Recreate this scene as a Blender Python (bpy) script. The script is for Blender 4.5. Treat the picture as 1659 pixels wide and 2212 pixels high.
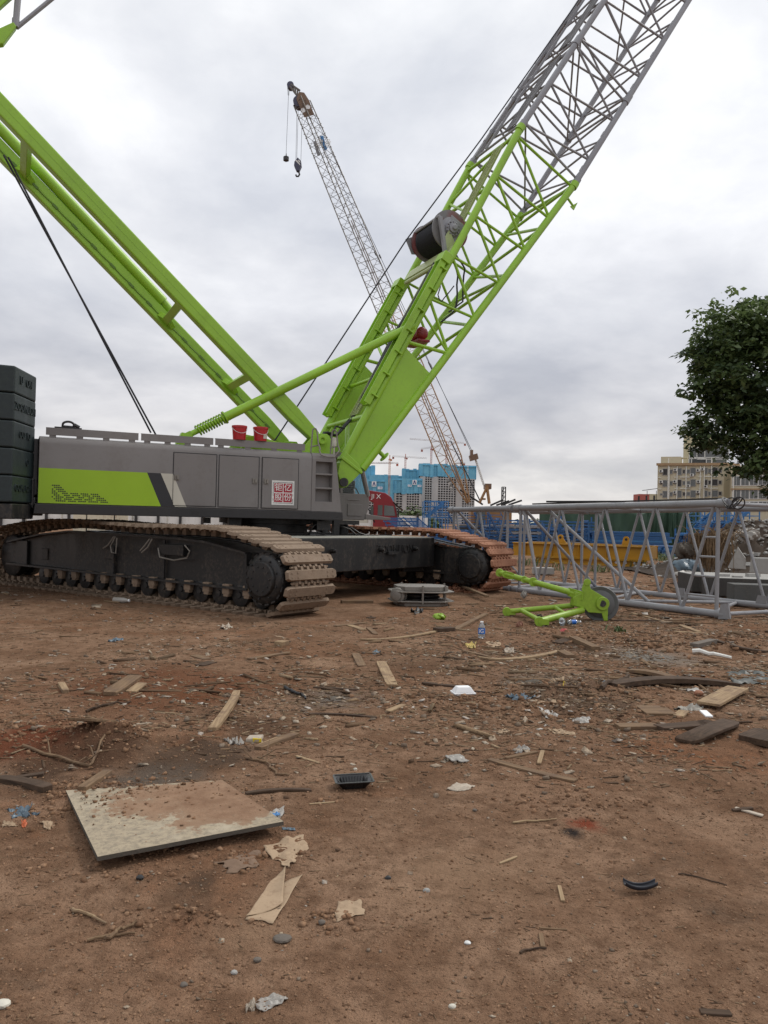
import bpy, bmesh, math, random
import numpy as np
from mathutils import Vector, Matrix
for o in list(bpy.data.objects): bpy.data.objects.remove(o)
SC = bpy.context.scene
COL = SC.collection
R = math.radians
rnd = random.Random(7)

# ---------------------------------------------------------------- camera
PITCH, ROLL, EYE, FPX = 0.011, 0.024, 1.6, 1726.0        # FPX: focal length measured on a 1659 x 2212 picture
cam = bpy.data.cameras.new('camera'); camo = bpy.data.objects.new('camera', cam); COL.objects.link(camo)
cam.sensor_fit = 'VERTICAL'; cam.sensor_height = 24.0; cam.lens = 24.0 * FPX / 2212.0
cam.clip_start = 0.05; cam.clip_end = 9000
fw = Vector((0, math.cos(PITCH), math.sin(PITCH))); u0 = Vector((0, -math.sin(PITCH), math.cos(PITCH))); r0 = Vector((1, 0, 0))
rt = math.cos(ROLL) * r0 + math.sin(ROLL) * u0; up = -math.sin(ROLL) * r0 + math.cos(ROLL) * u0
m = Matrix((rt, up, -fw)).transposed().to_4x4(); m.translation = Vector((0, 0, EYE)); camo.matrix_world = m
SC.camera = camo

# ---------------------------------------------------------------- sky, sun, exposure
SUN_EL, SUN_AZ = 50.0, 58.0            # azimuth clockwise from +Y
w = bpy.data.worlds.new('World'); SC.world = w; w.use_nodes = True
nt = w.node_tree; nt.nodes.clear()
def N(t, **k):
    n = nt.nodes.new(t)
    for a, b in k.items(): setattr(n, a, b)
    return n
L = lambda a, b: nt.links.new(a, b)
out = N('ShaderNodeOutputWorld'); bg = N('ShaderNodeBackground'); L(bg.outputs[0], out.inputs[0])
sky = N('ShaderNodeTexSky', sky_type='NISHITA', sun_disc=False, sun_elevation=R(SUN_EL), sun_rotation=R(SUN_AZ))
sk = N('ShaderNodeVectorMath', operation='SCALE'); sk.inputs[3].default_value = 0.08; L(sky.outputs[0], sk.inputs[0])
tc = N('ShaderNodeTexCoord'); sep = N('ShaderNodeSeparateXYZ'); L(tc.outputs['Generated'], sep.inputs[0])
zc = N('ShaderNodeMath', operation='MAXIMUM'); L(sep.outputs[2], zc.inputs[0]); zc.inputs[1].default_value = 0.0
za = N('ShaderNodeMath', operation='ADD'); L(zc.outputs[0], za.inputs[0]); za.inputs[1].default_value = 0.26
dx = N('ShaderNodeMath', operation='DIVIDE'); L(sep.outputs[0], dx.inputs[0]); L(za.outputs[0], dx.inputs[1])
dy = N('ShaderNodeMath', operation='DIVIDE'); L(sep.outputs[1], dy.inputs[0]); L(za.outputs[0], dy.inputs[1])
cmb = N('ShaderNodeCombineXYZ'); L(dx.outputs[0], cmb.inputs[0]); L(dy.outputs[0], cmb.inputs[1])
def cloud(scale, det, rough, dist, w_):
    n = N('ShaderNodeTexNoise', noise_dimensions='4D'); L(cmb.outputs[0], n.inputs['Vector'])
    n.inputs['W'].default_value = w_; n.inputs['Scale'].default_value = scale; n.inputs['Detail'].default_value = det
    n.inputs['Roughness'].default_value = rough; n.inputs['Distortion'].default_value = dist
    return n
def ramp(src, pts):
    r = N('ShaderNodeValToRGB'); L(src, r.inputs[0]); e = r.color_ramp.elements
    while len(e) < len(pts): e.new(0.5)
    for q, (p, c) in zip(e, pts): q.position = p; q.color = (*c, 1)
    return r
SKYRAMP = [(0.0, (.73, .70, .68)), (0.05, (.70, .685, .68)), (0.12, (.62, .615, .64)), (0.25, (.73, .74, .78)), (0.40, (.90, .91, .94)), (0.58, (.96, .97, .985)), (1.0, (1.02, 1.03, 1.04))]
base = ramp(zc.outputs[0], SKYRAMP)
c1 = cloud(1.7, 7, .52, .25, 2.6); c2 = cloud(5.0, 8, .6, .3, 8.1)
r1 = ramp(c1.outputs[0], [(.36, (.78, .795, .83)), (.5, (.98, .98, .985)), (.62, (1.2, 1.19, 1.17))])
r2 = ramp(c2.outputs[0], [(.3, (.93, .935, .95)), (.7, (1.07, 1.07, 1.065))])
def mul(a, b):
    n = N('ShaderNodeMix', data_type='RGBA', blend_type='MULTIPLY'); n.inputs[0].default_value = 1
    L(a, n.inputs[6]); L(b, n.inputs[7]); return n.outputs[2]
cl = mul(mul(base.outputs[0], r1.outputs[0]), r2.outputs[0])
mx = N('ShaderNodeMix', data_type='RGBA'); mx.inputs[0].default_value = 0.94; L(sk.outputs[0], mx.inputs[6]); L(cl, mx.inputs[7])
L(mx.outputs[2], bg.inputs[0]); bg.inputs[1].default_value = 1.0
sd = bpy.data.lights.new('sun', 'SUN'); sd.energy = 1.5; sd.angle = R(14); sd.color = (1, .96, .9)
so = bpy.data.objects.new('sun', sd); COL.objects.link(so); so.rotation_euler = (R(90 - SUN_EL), 0, R(180 - SUN_AZ)); so.location = (0, 0, 60)
SC.view_settings.view_transform = 'Standard'; SC.view_settings.look = 'None'; SC.view_settings.exposure = 0.1; SC.view_settings.gamma = 1.0
SC.view_settings.use_curve_mapping = False
SC.cycles.max_bounces = 5; SC.cycles.use_denoising = True; SC.cycles.caustics_reflective = False; SC.cycles.caustics_refractive = False

# ---------------------------------------------------------------- measuring helpers
def ray(x, y): return fw + ((x - 829.5) / FPX) * rt - ((y - 1106) / FPX) * up
def G(x, y, z=0.0):
    d = ray(x, y); return Vector((0, 0, EYE)) + d * ((z - EYE) / d.z)
def PY(x, y, Y):
    d = ray(x, y); return Vector((0, 0, EYE)) + d * (Y / d.y)
A25 = R(25); SX = Vector((math.cos(A25), math.sin(A25), 0)); SN = Vector((SX.y, -SX.x, 0)); C0 = Vector((-2.7, 18.3, 0))
def S(a, l, z): return C0 + SX * a + SN * l + Vector((0, 0, z))      # upper works frame: a forward, l towards the right hand side
UF = Vector((.806, -.592, 0)); UW = Vector((.592, .806, 0))
def U(f, w_, z): return C0 + UF * f + UW * w_ + Vector((0, 0, z))     # undercarriage frame
Z3 = Vector((0, 0, 1))

# ---------------------------------------------------------------- mesh helpers
class MB:
    def __init__(s): s.v = []; s.f = []
    def add(s, vs, fs):
        n = len(s.v); s.v += [tuple(q) for q in vs]; s.f += [tuple(i + n for i in f) for f in fs]; return s
    def box(s, c, x, y, z):
        c, x, y, z = map(Vector, (c, x, y, z))
        vs = [c + i * x + j * y + k * z for i in (-1, 1) for j in (-1, 1) for k in (-1, 1)]
        return s.add(vs, [(0, 1, 3, 2), (4, 6, 7, 5), (0, 4, 5, 1), (2, 3, 7, 6), (0, 2, 6, 4), (1, 5, 7, 3)])
    def beam(s, p0, p1, w_, h, upv=Z3):
        p0, p1 = Vector(p0), Vector(p1); d = (p1 - p0); x = d / 2; t = d.normalized()
        y = Vector(upv).cross(t)
        if y.length < 1e-4: y = Vector((1, 0, 0)).cross(t)
        y.normalize(); z = t.cross(y)
        return s.box((p0 + p1) / 2, x, y * w_ / 2, z * h / 2)
    def tube(s, p0, p1, r_, r1=None, n=8, cap=True):
        return s.path([p0, p1], r_, n, r1, cap)
    def path(s, pts, r_, n=6, r1=None, cap=True):
        pts = [Vector(p) for p in pts]; k = len(pts); rings = []; vs = []; fs = []
        t = (pts[1] - pts[0]).normalized(); a = t.orthogonal().normalized()
        for i, p in enumerate(pts):
            if i == 0: tt = (pts[1] - pts[0])
            elif i == k - 1: tt = (pts[-1] - pts[-2])
            else: tt = (pts[i + 1] - pts[i - 1])
            tt = tt.normalized(); a = (a - tt * a.dot(tt))
            if a.length < 1e-5: a = tt.orthogonal()
            a.normalize(); b = tt.cross(a)
            rr = r_ if r1 is None else r_ + (r1 - r_) * i / (k - 1)
            for j in range(n):
                th = 2 * math.pi * j / n; vs.append(p + (a * math.cos(th) + b * math.sin(th)) * rr)
        for i in range(k - 1):
            for j in range(n): fs.append((i * n + j, i * n + (j + 1) % n, (i + 1) * n + (j + 1) % n, (i + 1) * n + j))
        if cap: fs += [tuple(range(n))[::-1], tuple(range((k - 1) * n, k * n))]
        return s.add(vs, fs)
    def prism(s, poly, off):
        poly = [Vector(p) for p in poly]; off = Vector(off); n = len(poly)
        vs = poly + [p + off for p in poly]
        return s.add(vs, [tuple(range(n))[::-1], tuple(range(n, 2 * n))] + [(i, (i + 1) % n, n + (i + 1) % n, n + i) for i in range(n)])
    def lathe(s, o, ax, prof, n=24, cap=True):
        o = Vector(o); ax = Vector(ax).normalized(); a = ax.orthogonal().normalized(); b = ax.cross(a); vs = []; fs = []
        for r_, h in prof:
            for j in range(n):
                th = 2 * math.pi * j / n; vs.append(o + ax * h + (a * math.cos(th) + b * math.sin(th)) * r_)
        k = len(prof)
        for i in range(k - 1):
            for j in range(n): fs.append((i * n + j, i * n + (j + 1) % n, (i + 1) * n + (j + 1) % n, (i + 1) * n + j))
        if cap: fs += [tuple(range(n))[::-1], tuple(range((k - 1) * n, k * n))]
        return s.add(vs, fs)
    def grid(s, fn, nu, nv):
        vs = [fn(i / nu, j / nv) for j in range(nv + 1) for i in range(nu + 1)]
        return s.add(vs, [(j * (nu + 1) + i, j * (nu + 1) + i + 1, (j + 1) * (nu + 1) + i + 1, (j + 1) * (nu + 1) + i) for j in range(nv) for i in range(nu)])
    def build(s, name, mt, parent=None, smooth=True, label=None, bevel=0, solid=0, kind=None, ang=38):
        me = bpy.data.meshes.new(name); o_ = Vector((0, 0, 0))
        if parent is not None: o_ = wloc(parent)
        elif len(s.v):
            a = np.array(s.v); o_ = Vector(((a[:, 0].min() + a[:, 0].max()) / 2, (a[:, 1].min() + a[:, 1].max()) / 2, a[:, 2].min()))
        me.from_pydata([(v[0] - o_.x, v[1] - o_.y, v[2] - o_.z) for v in s.v], [], s.f); me.materials.append(mt)
        bm = bmesh.new(); bm.from_mesh(me); bmesh.ops.recalc_face_normals(bm, faces=bm.faces); bm.to_mesh(me); bm.free()
        if smooth:
            me.polygons.foreach_set('use_smooth', [True] * len(me.polygons)); me.set_sharp_from_angle(angle=R(ang))
        o = bpy.data.objects.new(name, me); COL.objects.link(o)
        if parent is not None: o.parent = parent
        else: o.location = o_
        if label: o['label'] = label
        if kind: o['kind'] = kind
        if bevel:
            b = o.modifiers.new('bevel', 'BEVEL'); b.width = bevel; b.segments = 2; b.limit_method = 'ANGLE'; b.angle_limit = R(50)
        if solid:
            b = o.modifiers.new('solid', 'SOLIDIFY'); b.thickness = solid; b.offset = 0
        return o
def wloc(o):
    p = Vector((0, 0, 0))
    while o is not None: p = p + o.location; o = o.parent
    return p
def tag(o, label, cat, group=None, kind=None):
    if label: o['label'] = label
    if cat: o['category'] = cat
    if group: o['group'] = group
    if kind: o['kind'] = kind
    return o
def thing(name, label, cat, loc, group=None):
    o = bpy.data.objects.new(name, None); COL.objects.link(o); o.location = loc; o.empty_display_size = .2
    return tag(o, label, cat, group)
def part_copy(src, parent, mat4=None):
    c = src.copy(); COL.objects.link(c); c.parent = parent
    if mat4 is not None: c.matrix_basis = mat4
    return c

# ---------------------------------------------------------------- materials
def newmat(name):
    mt = bpy.data.materials.new(name); mt.use_nodes = True; t = mt.node_tree; t.nodes.clear()
    o = t.nodes.new('ShaderNodeOutputMaterial'); b = t.nodes.new('ShaderNodeBsdfPrincipled'); t.links.new(b.outputs[0], o.inputs[0])
    return mt, t, b
def nd(t, typ, **k):
    n = t.nodes.new(typ)
    for a, b in k.items(): setattr(n, a, b)
    return n
def nnoise(t, vec, scale, det=4, rough=.55, dist=0):
    n = nd(t, 'ShaderNodeTexNoise'); t.links.new(vec, n.inputs['Vector'])
    n.inputs['Scale'].default_value = scale; n.inputs['Detail'].default_value = det; n.inputs['Roughness'].default_value = rough; n.inputs['Distortion'].default_value = dist
    return n.outputs[0]
def nramp(t, src, p0, p1, c0=(0, 0, 0), c1=(1, 1, 1)):
    r = nd(t, 'ShaderNodeValToRGB'); t.links.new(src, r.inputs[0]); e = r.color_ramp.elements
    if p0 > p1: p0, p1, c0, c1 = p1, p0, c1, c0
    e[0].position = p0; e[1].position = p1; e[0].color = (*c0, 1); e[1].color = (*c1, 1); return r.outputs[0]
def nmix(t, fac, a, b, blend='MIX'):
    n = nd(t, 'ShaderNodeMix', data_type='RGBA', blend_type=blend)
    for s, v in ((n.inputs[0], fac), (n.inputs[6], a), (n.inputs[7], b)):
        if isinstance(v, (int, float)): s.default_value = v
        elif isinstance(v, tuple): s.default_value = (*v, 1)
        else: t.links.new(v, s)
    return n.outputs[2]
def nbump(t, b, h, strength, dist=.01):
    n = nd(t, 'ShaderNodeBump'); n.inputs['Strength'].default_value = strength; n.inputs['Distance'].default_value = dist
    t.links.new(h, n.inputs['Height']); t.links.new(n.outputs[0], b.inputs['Normal']); return n
def pos(t): return nd(t, 'ShaderNodeNewGeometry').outputs['Position']
def ocoord(t): return nd(t, 'ShaderNodeTexCoord').outputs['Object']
def vscale(t, v, s):
    n = nd(t, 'ShaderNodeVectorMath', operation='MULTIPLY'); t.links.new(v, n.inputs[0]); n.inputs[1].default_value = s; return n.outputs[0]
def paint(name, col, dirt=(.16, .12, .09), amount=.35, rough=.45, scale=1.5, bump=.08, streak=True, metal=0, spec=.5, fine=.0):
    mt, t, b = newmat(name); v = pos(t)
    vs = vscale(t, v, (1, 1, .22)) if streak else v
    n1 = nnoise(t, vs, scale * 2.2, 6, .62); n2 = nnoise(t, v, scale * 11, 5, .65)
    f = nmix(t, .5, n1, n2); f = nramp(t, f, .5, .78)
    tone = nramp(t, nnoise(t, v, scale * .6, 3), .3, .7, tuple(c * .88 for c in col), tuple(min(1, c * 1.08) for c in col))
    k = nd(t, 'ShaderNodeMath', operation='MULTIPLY'); t.links.new(f, k.inputs[0]); k.inputs[1].default_value = amount
    c = nmix(t, k.outputs[0], tone, dirt)
    if fine:
        sp = nramp(t, nnoise(t, v, 38, 3, .7), .66, .74); kk = nd(t, 'ShaderNodeMath', operation='MULTIPLY'); t.links.new(sp, kk.inputs[0]); kk.inputs[1].default_value = fine
        c = nmix(t, kk.outputs[0], c, dirt)
    t.links.new(c, b.inputs['Base Color'])
    rr = nramp(t, n1, .3, .75, (rough * .8,) * 3, (min(1, rough * 1.35),) * 3); t.links.new(rr, b.inputs['Roughness'])
    b.inputs['Metallic'].default_value = metal; b.inputs['Specular IOR Level'].default_value = spec
    if bump: nbump(t, b, n2, bump, .01)
    return mt
def wood(name, c0, c1, c2):
    mt, t, b = newmat(name); v = ocoord(t)
    g = nnoise(t, vscale(t, v, (3, 60, 60)), 1, 5, .6, .4); s = nnoise(t, v, 9, 4, .6)
    c = nmix(t, nramp(t, g, .35, .68), c0, c1); c = nmix(t, nramp(t, s, .48, .75), c, c2)
    t.links.new(c, b.inputs['Base Color']); b.inputs['Roughness'].default_value = .85; b.inputs['Specular IOR Level'].default_value = .2
    nbump(t, b, g, .5, .004); return mt
def flat(name, col, rough=.6, metal=0, alpha=None, trans=0, spec=.5, var=.12, scale=20):
    mt, t, b = newmat(name); v = pos(t)
    c = nramp(t, nnoise(t, v, scale, 4), .3, .7, tuple(q * (1 - var) for q in col), tuple(min(1, q * (1 + var)) for q in col))
    t.links.new(c, b.inputs['Base Color']); b.inputs['Roughness'].default_value = rough; b.inputs['Metallic'].default_value = metal
    b.inputs['Transmission Weight'].default_value = trans; b.inputs['Specular IOR Level'].default_value = spec
    return mt
MUD = (.13, .085, .06)
M = {}
M['green'] = paint('green_paint', (.275, .50, .030), (.13, .17, .05), .45, .36, 1.2, .05, fine=.12)
M['grey'] = paint('grey_paint', (.200, .184, .176), (.13, .105, .088), .55, .42, 1.0, .05, fine=.2)
M['grey2'] = paint('boom_grey_paint', (.26, .26, .28), (.16, .145, .135), .45, .4, 1.6, .05)
M['lat'] = paint('lattice_grey_paint', (.265, .267, .28), (.16, .12, .095), .65, .42, 2.0, .08)
M['dgrey'] = paint('dark_grey_paint', (.026, .024, .025), (.06, .05, .042), .5, .5, 2, .06)
M['black'] = paint('black_paint', (.010, .010, .0105), (.105, .08, .06), .95, .45, 1.6, .2, fine=.6)
M['cw'] = paint('dark_green_cast_iron', (.012, .021, .023), (.03, .046, .032), .7, .5, 1.0, .35, fine=.25)
M['shoe'] = paint('dusty_track_steel', (.235, .17, .12), (.11, .068, .043), .9, .8, 4, .6, streak=False, spec=.3, fine=.3)
M['shoer'] = paint('rusty_track_steel', (.32, .155, .095), (.15, .058, .036), .8, .85, 3, .6, streak=False, spec=.2, fine=.3)
M['steel'] = paint('worn_steel', (.23, .21, .185), (.13, .09, .065), .8, .5, 4, .2, streak=False, metal=.3)
M['rubber'] = flat('black_rubber', (.012, .012, .013), .5)
M['rope'] = flat('steel_rope', (.03, .03, .035), .55, .3)
M['red'] = flat('red_plastic', (.42, .012, .016), .4)
M['redp'] = paint('red_paint', (.24, .012, .018), (.10, .035, .03), .5, .38, 2, .03)
M['white'] = paint('white_paint', (.74, .73, .7), (.35, .3, .24), .5, .55, 1.5, .05)
M['cream'] = paint('cream_paint', (.55, .52, .44), (.3, .25, .2), .4, .5, 1.5, .03)
M['yellow'] = paint('yellow_paint', (.44, .215, .006), (.17, .1, .04), .5, .45, 2, .05)
M['ycrane'] = paint('orange_yellow_paint', (.27, .135, .045), (.1, .06, .04), .6, .5, 1, .03)
M['ydark'] = paint('dark_lattice_paint', (.11, .095, .08), (.2, .12, .05), .5, .5, 1, 0)
M['brown'] = paint('brown_jib_paint', (.17, .10, .06), (.07, .05, .04), .5, .5, 1, 0)
M['navy'] = flat('navy_paint', (.05, .05, .09), .5)
M['blue'] = paint('blue_paint', (.024, .105, .27), (.09, .105, .13), .6, .45, 2.5, .05)
M['blue2'] = paint('bright_blue_paint', (.045, .18, .40), (.12, .16, .2), .5, .45, 2.5, .05)
M['glass'] = flat('dark_glass', (.085, .09, .09), .1, 0, spec=.8)
M['conc'] = paint('raw_concrete', (.33, .32, .30), (.17, .16, .15), .6, .9, 1.2, .25, spec=.2)
M['concfar'] = paint('tower_concrete', (.48, .47, .46), (.32, .31, .3), .6, .9, .08, 0, spec=.1)
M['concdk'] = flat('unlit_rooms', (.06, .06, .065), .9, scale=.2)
M['beige'] = paint('beige_render', (.52, .47, .35), (.38, .33, .24), .5, .9, .12, 0, spec=.1)
M['beige2'] = paint('pale_render', (.52, .48, .33), (.36, .3, .2), .5, .9, .12, 0, spec=.1)
M['orange'] = flat('orange_cornice', (.33, .22, .125), .8, scale=2)
M['pvc'] = flat('white_pvc', (.66, .65, .6), .5)
M['acw'] = flat('white_metal', (.6, .6, .58), .5)
M['tarp'] = None
M['wood'] = wood('weathered_wood', (.22, .145, .085), (.11, .068, .04), (.13, .085, .058))
M['woodp'] = wood('pale_wood', (.36, .26, .155), (.22, .145, .085), (.16, .105, .07))
M['woodd'] = wood('dark_wet_wood', (.085, .055, .036), (.04, .027, .019), (.1, .065, .045))
M['paper'] = paint('dirty_paper', (.37, .27, .18), (.18, .115, .075), .85, .9, 7, .2, streak=False, spec=.1)
M['paperw'] = paint('pale_paper', (.42, .36, .29), (.19, .125, .085), .9, .85, 9, .2, streak=False, spec=.2)
M['plastic'] = paint('grey_plastic_film', (.31, .29, .26), (.18, .12, .085), .95, .4, 10, .2, streak=False)
M['bluefilm'] = paint('blue_grey_film', (.10, .15, .19), (.12, .1, .09), .6, .4, 6, .2, streak=False)
M['foam'] = flat('white_foam', (.78, .78, .78), .7, var=.03)
M['clear'] = flat('clear_bottle_plastic', (.75, .8, .85), .12, 0, trans=.75)
M['labelblue'] = flat('blue_label', (.015, .13, .48), .4)
M['stone'] = paint('grey_stone', (.15, .128, .108), (.09, .075, .065), .6, .85, 8, .4, streak=False, spec=.2)
M['lime'] = flat('lime_plastic', (.235, .375, .028), .42)
M['leaf'] = None
def mat_grating(name, col):
    return paint(name, col, (.14, .12, .06), .5, .6, 3, .1)
M['grate'] = mat_grating('walkway_mesh_green', (.30, .36, .12))
M['grateg'] = mat_grating('walkway_mesh_grey', (.22, .22, .23))
# far blue screens: perforated sheet panels with joints
mt, t, b = newmat('blue_screen_panel'); v = pos(t)
br = nd(t, 'ShaderNodeTexBrick'); t.links.new(vscale(t, v, (1, 0, 0)), br.inputs[0])
cx = nd(t, 'ShaderNodeCombineXYZ'); sp_ = nd(t, 'ShaderNodeSeparateXYZ'); t.links.new(v, sp_.inputs[0]); t.links.new(sp_.outputs[0], cx.inputs[0]); t.links.new(sp_.outputs[2], cx.inputs[1])
t.links.new(cx.outputs[0], br.inputs[0]); br.inputs['Scale'].default_value = 1; br.inputs['Brick Width'].default_value = 2.4; br.inputs['Row Height'].default_value = 1.9; br.inputs['Mortar Size'].default_value = .16
br.inputs['Color1'].default_value = (.12, .38, .56, 1); br.inputs['Color2'].default_value = (.15, .44, .62, 1); br.inputs['Mortar'].default_value = (.08, .29, .46, 1); br.offset = 0
c = nmix(t, nramp(t, nnoise(t, v, .12, 4), .35, .7), br.outputs[0], (.18, .47, .62)); t.links.new(c, b.inputs['Base Color']); b.inputs['Roughness'].default_value = .7
M['screen'] = mt
mt, t, b = newmat('green_tarpaulin'); v = pos(t)
c = nmix(t, nramp(t, nnoise(t, vscale(t, v, (1, 1, .25)), 1.3, 5), .3, .75), (.018, .05, .03), (.05, .1, .062)); t.links.new(c, b.inputs['Base Color']); b.inputs['Roughness'].default_value = .65; M['tarp'] = mt
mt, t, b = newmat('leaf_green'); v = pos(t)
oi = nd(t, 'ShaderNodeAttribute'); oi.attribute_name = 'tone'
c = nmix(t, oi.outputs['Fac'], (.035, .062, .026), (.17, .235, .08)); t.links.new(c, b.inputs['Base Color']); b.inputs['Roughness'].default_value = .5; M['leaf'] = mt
tr_ = nd(t, 'ShaderNodeBsdfTranslucent'); t.links.new(c, tr_.inputs[0]); ms_ = nd(t, 'ShaderNodeMixShader'); ms_.inputs[0].default_value = .35; t.links.new(b.outputs[0], ms_.inputs[1]); t.links.new(tr_.outputs[0], ms_.inputs[2]); t.links.new(ms_.outputs[0], [n for n in t.nodes if n.type == 'OUTPUT_MATERIAL'][0].inputs[0])
mt, t, b = newmat('bush_green'); v = pos(t)
c = nmix(t, nramp(t, nnoise(t, v, .8, 4), .3, .7), (.05, .085, .025), (.13, .17, .06)); t.links.new(c, b.inputs['Base Color']); b.inputs['Roughness'].default_value = .7; M['bush'] = mt
M['bark'] = paint('bark', (.08, .065, .05), (.04, .03, .025), .6, .9, 3, .5)

def text_mesh(s_, size, depth, o, rx, ry, nz, align='CENTER', bold=False):
    cu = bpy.data.curves.new('t', 'FONT'); cu.body = s_; cu.size = size; cu.extrude = depth; cu.align_x = align; cu.align_y = 'CENTER'; cu.offset = .008 * size if bold else 0
    cu.resolution_u = 3
    to = bpy.data.objects.new('t', cu); COL.objects.link(to)
    dg = bpy.context.evaluated_depsgraph_get(); me = bpy.data.meshes.new_from_object(to.evaluated_get(dg))
    mb = MB(); mb.add([Vector(o) + Vector(rx) * v.co.x + Vector(ry) * v.co.y + Vector(nz) * v.co.z for v in me.vertices], [tuple(p.vertices) for p in me.polygons])
    bpy.data.objects.remove(to); bpy.data.curves.remove(cu); bpy.data.meshes.remove(me)
    return mb
def zig(mb, A0, A1, B0, B1, n, r_, struts=True, k=6, flip=False):
    A0, A1, B0, B1 = map(Vector, (A0, A1, B0, B1))
    for i in range(n):
        a = A0.lerp(A1, i / n); a2 = A0.lerp(A1, (i + 1) / n); b_ = B0.lerp(B1, i / n); b2 = B0.lerp(B1, (i + 1) / n)
        if struts: mb.tube(a2, b2, r_, n=k, cap=False)
        if flip: mb.tube(b_, a2, r_, n=k, cap=False)
        else: mb.tube(a, b2, r_, n=k, cap=False)
def warren(mb, A0, A1, B0, B1, n, r_, k=6):
    A0, A1, B0, B1 = map(Vector, (A0, A1, B0, B1))
    for i in range(n):
        a = A0.lerp(A1, i / n); a2 = A0.lerp(A1, (i + 1) / n); bm_ = B0.lerp(B1, (i + .5) / n)
        mb.tube(a, bm_, r_, n=k, cap=False); mb.tube(bm_, a2, r_, n=k, cap=False)
# ---------------------------------------------------------------- ground
def _hash(ix, iy, seed):
    h = (ix.astype(np.int64) * 374761393 + iy.astype(np.int64) * 668265263 + seed * 144665) & 0xFFFFFFFF
    h = ((h ^ (h >> 13)) * 1274126177) & 0xFFFFFFFF
    return ((h ^ (h >> 16)) & 0xFFFF) / 65535.0 * 2 - 1
def vnoise(x, y, seed):
    ix = np.floor(x); iy = np.floor(y); fx = x - ix; fy = y - iy; fx = fx * fx * (3 - 2 * fx); fy = fy * fy * (3 - 2 * fy)
    a = _hash(ix, iy, seed); b = _hash(ix + 1, iy, seed); c = _hash(ix, iy + 1, seed); d = _hash(ix + 1, iy + 1, seed)
    return (a * (1 - fx) + b * fx) * (1 - fy) + (c * (1 - fx) + d * fx) * fy
def fbm(x, y, seed, o=4):
    s = 0; amp = 1; tot = 0
    for i in range(o): s = s + amp * vnoise(x * 2 ** i + 17.3 * i, y * 2 ** i - 9.1 * i, seed + i); tot += amp; amp *= .55
    return s / tot
MOUNDS = []
def mound(px, py, rx, ry, h, rough=.5): g = G(px, py); MOUNDS.append((g.x, g.y, rx, ry, h, rough))
mound(90, 1615, .8, .28, .10); mound(250, 1610, .22, .14, .09); mound(390, 1990, .26, .07, .045, .8); mound(120, 1575, .7, .2, .05)
mound(1230, 1500, .9, .5, .07, .9); mound(1330, 1385, 1.0, .8, .06, .6); mound(1180, 1545, .6, .25, .05, .9); mound(300, 1725, .8, .2, .03, .8); mound(330, 1770, .25, .14, .0)
mound(1250, 1750, .3, .15, .025, .8); mound(720, 1990, .1, .06, .02); mound(950, 1520, .5, .2, .035, .8); mound(1600, 1400, 1.2, .8, .1, .7)
def gh(x, y):
    x = np.asarray(x, float); y = np.asarray(y, float)
    calm = 1 / (1 + np.exp(-(11.3 - y + .0 * x) * 1.2)) * .55 + .45
    rough = np.clip(.55 + 1.0 * fbm(x * .45 + 4, y * .45, 91, 2), .25, 1.5)
    h = .035 * fbm(x * .45, y * .45, 3, 3) + rough * (.036 * fbm(x * 1.7, y * 1.7, 11, 3) + .017 * fbm(x * 6.5, y * 6.5, 23, 3))
    far = np.exp(-np.maximum(0, y - 9) / 18)
    h = h + rough * .009 * np.abs(fbm(x * 17, y * 17, 37, 2)) * np.exp(-np.maximum(0, y - 5) / 5)
    # cleat prints left by crawler tracks
    u = x * .98 + y * .12; v_ = y - .15 * x
    lane = np.exp(-((u - .35) / .75) ** 4) * np.exp(-((y - 8.3) / 1.9) ** 4)
    h = h + lane * (.034 * np.abs(np.sin(v_ * 11.5 + .7 * vnoise(x * 1.2, y * 1.2, 5))) * (.7 + .5 * vnoise(x * 3, y * 3, 8)) - .02)
    lane2 = np.exp(-((x + 1.9) / .8) ** 4) * np.exp(-((y - 6.0) / 1.3) ** 4)
    h = h + lane2 * .02 * np.sin((y + .5 * x) * 13 + 1.2 * vnoise(x * 2, y * 2, 15))
    for mx_, my_, rx, ry, hh, ro in MOUNDS:
        e = np.exp(-(((x - mx_) / rx) ** 2 + ((y - my_) / ry) ** 2))
        h = h + e * hh * (1 + ro * fbm(x * 7, y * 7, 51, 3)) + e * ro * .03 * fbm(x * 22, y * 22, 77, 2)
    # keep it level where the crane stands
    f = (x - C0.x) * UF.x + (y - C0.y) * UF.y; w_ = (x - C0.x) * UW.x + (y - C0.y) * UW.y
    st = 1 / (1 + np.exp(-(np.maximum(np.abs(f) - 4.6, np.abs(w_) - 4.2)) * 3.0))
    return h * np.where(y > 45, .15, 1) * st - .012 * (1 - st)
def ghz(x, y):
    i = min(nx - 2, max(0, int(np.searchsorted(xs, x)) - 1)); j = min(ny - 2, max(0, int(np.searchsorted(ys, y)) - 1))
    u = (x - xs[i]) / (xs[i + 1] - xs[i]); v_ = (y - ys[j]) / (ys[j + 1] - ys[j])
    return float((ZZ[j, i] * (1 - u) + ZZ[j, i + 1] * u) * (1 - v_) + (ZZ[j + 1, i] * (1 - u) + ZZ[j + 1, i + 1] * u) * v_)
def gp(px, py, dz=0.0):
    p = G(px, py)
    for _ in range(3): p = G(px, py, ghz(p.x, p.y))
    return p + Vector((0, 0, dz))
def axis(lo, fine0, fine1, hi, step, gr):
    a = list(np.arange(fine0, fine1, step)); s = step; q = a[-1]
    while q < hi: s *= gr; q += s; a.append(q)
    s = step; q = a[0]; pre = []
    while q > lo: s *= gr; q -= s; pre.append(q)
    return np.array(pre[::-1] + a)
xs = axis(-2500, -3.2, 4.2, 2500, .03, 1.028); ys = axis(-30, 2.2, 8.5, 4000, .03, 1.018)
XX, YY = np.meshgrid(xs, ys); ZZ = gh(XX, YY)
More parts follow.
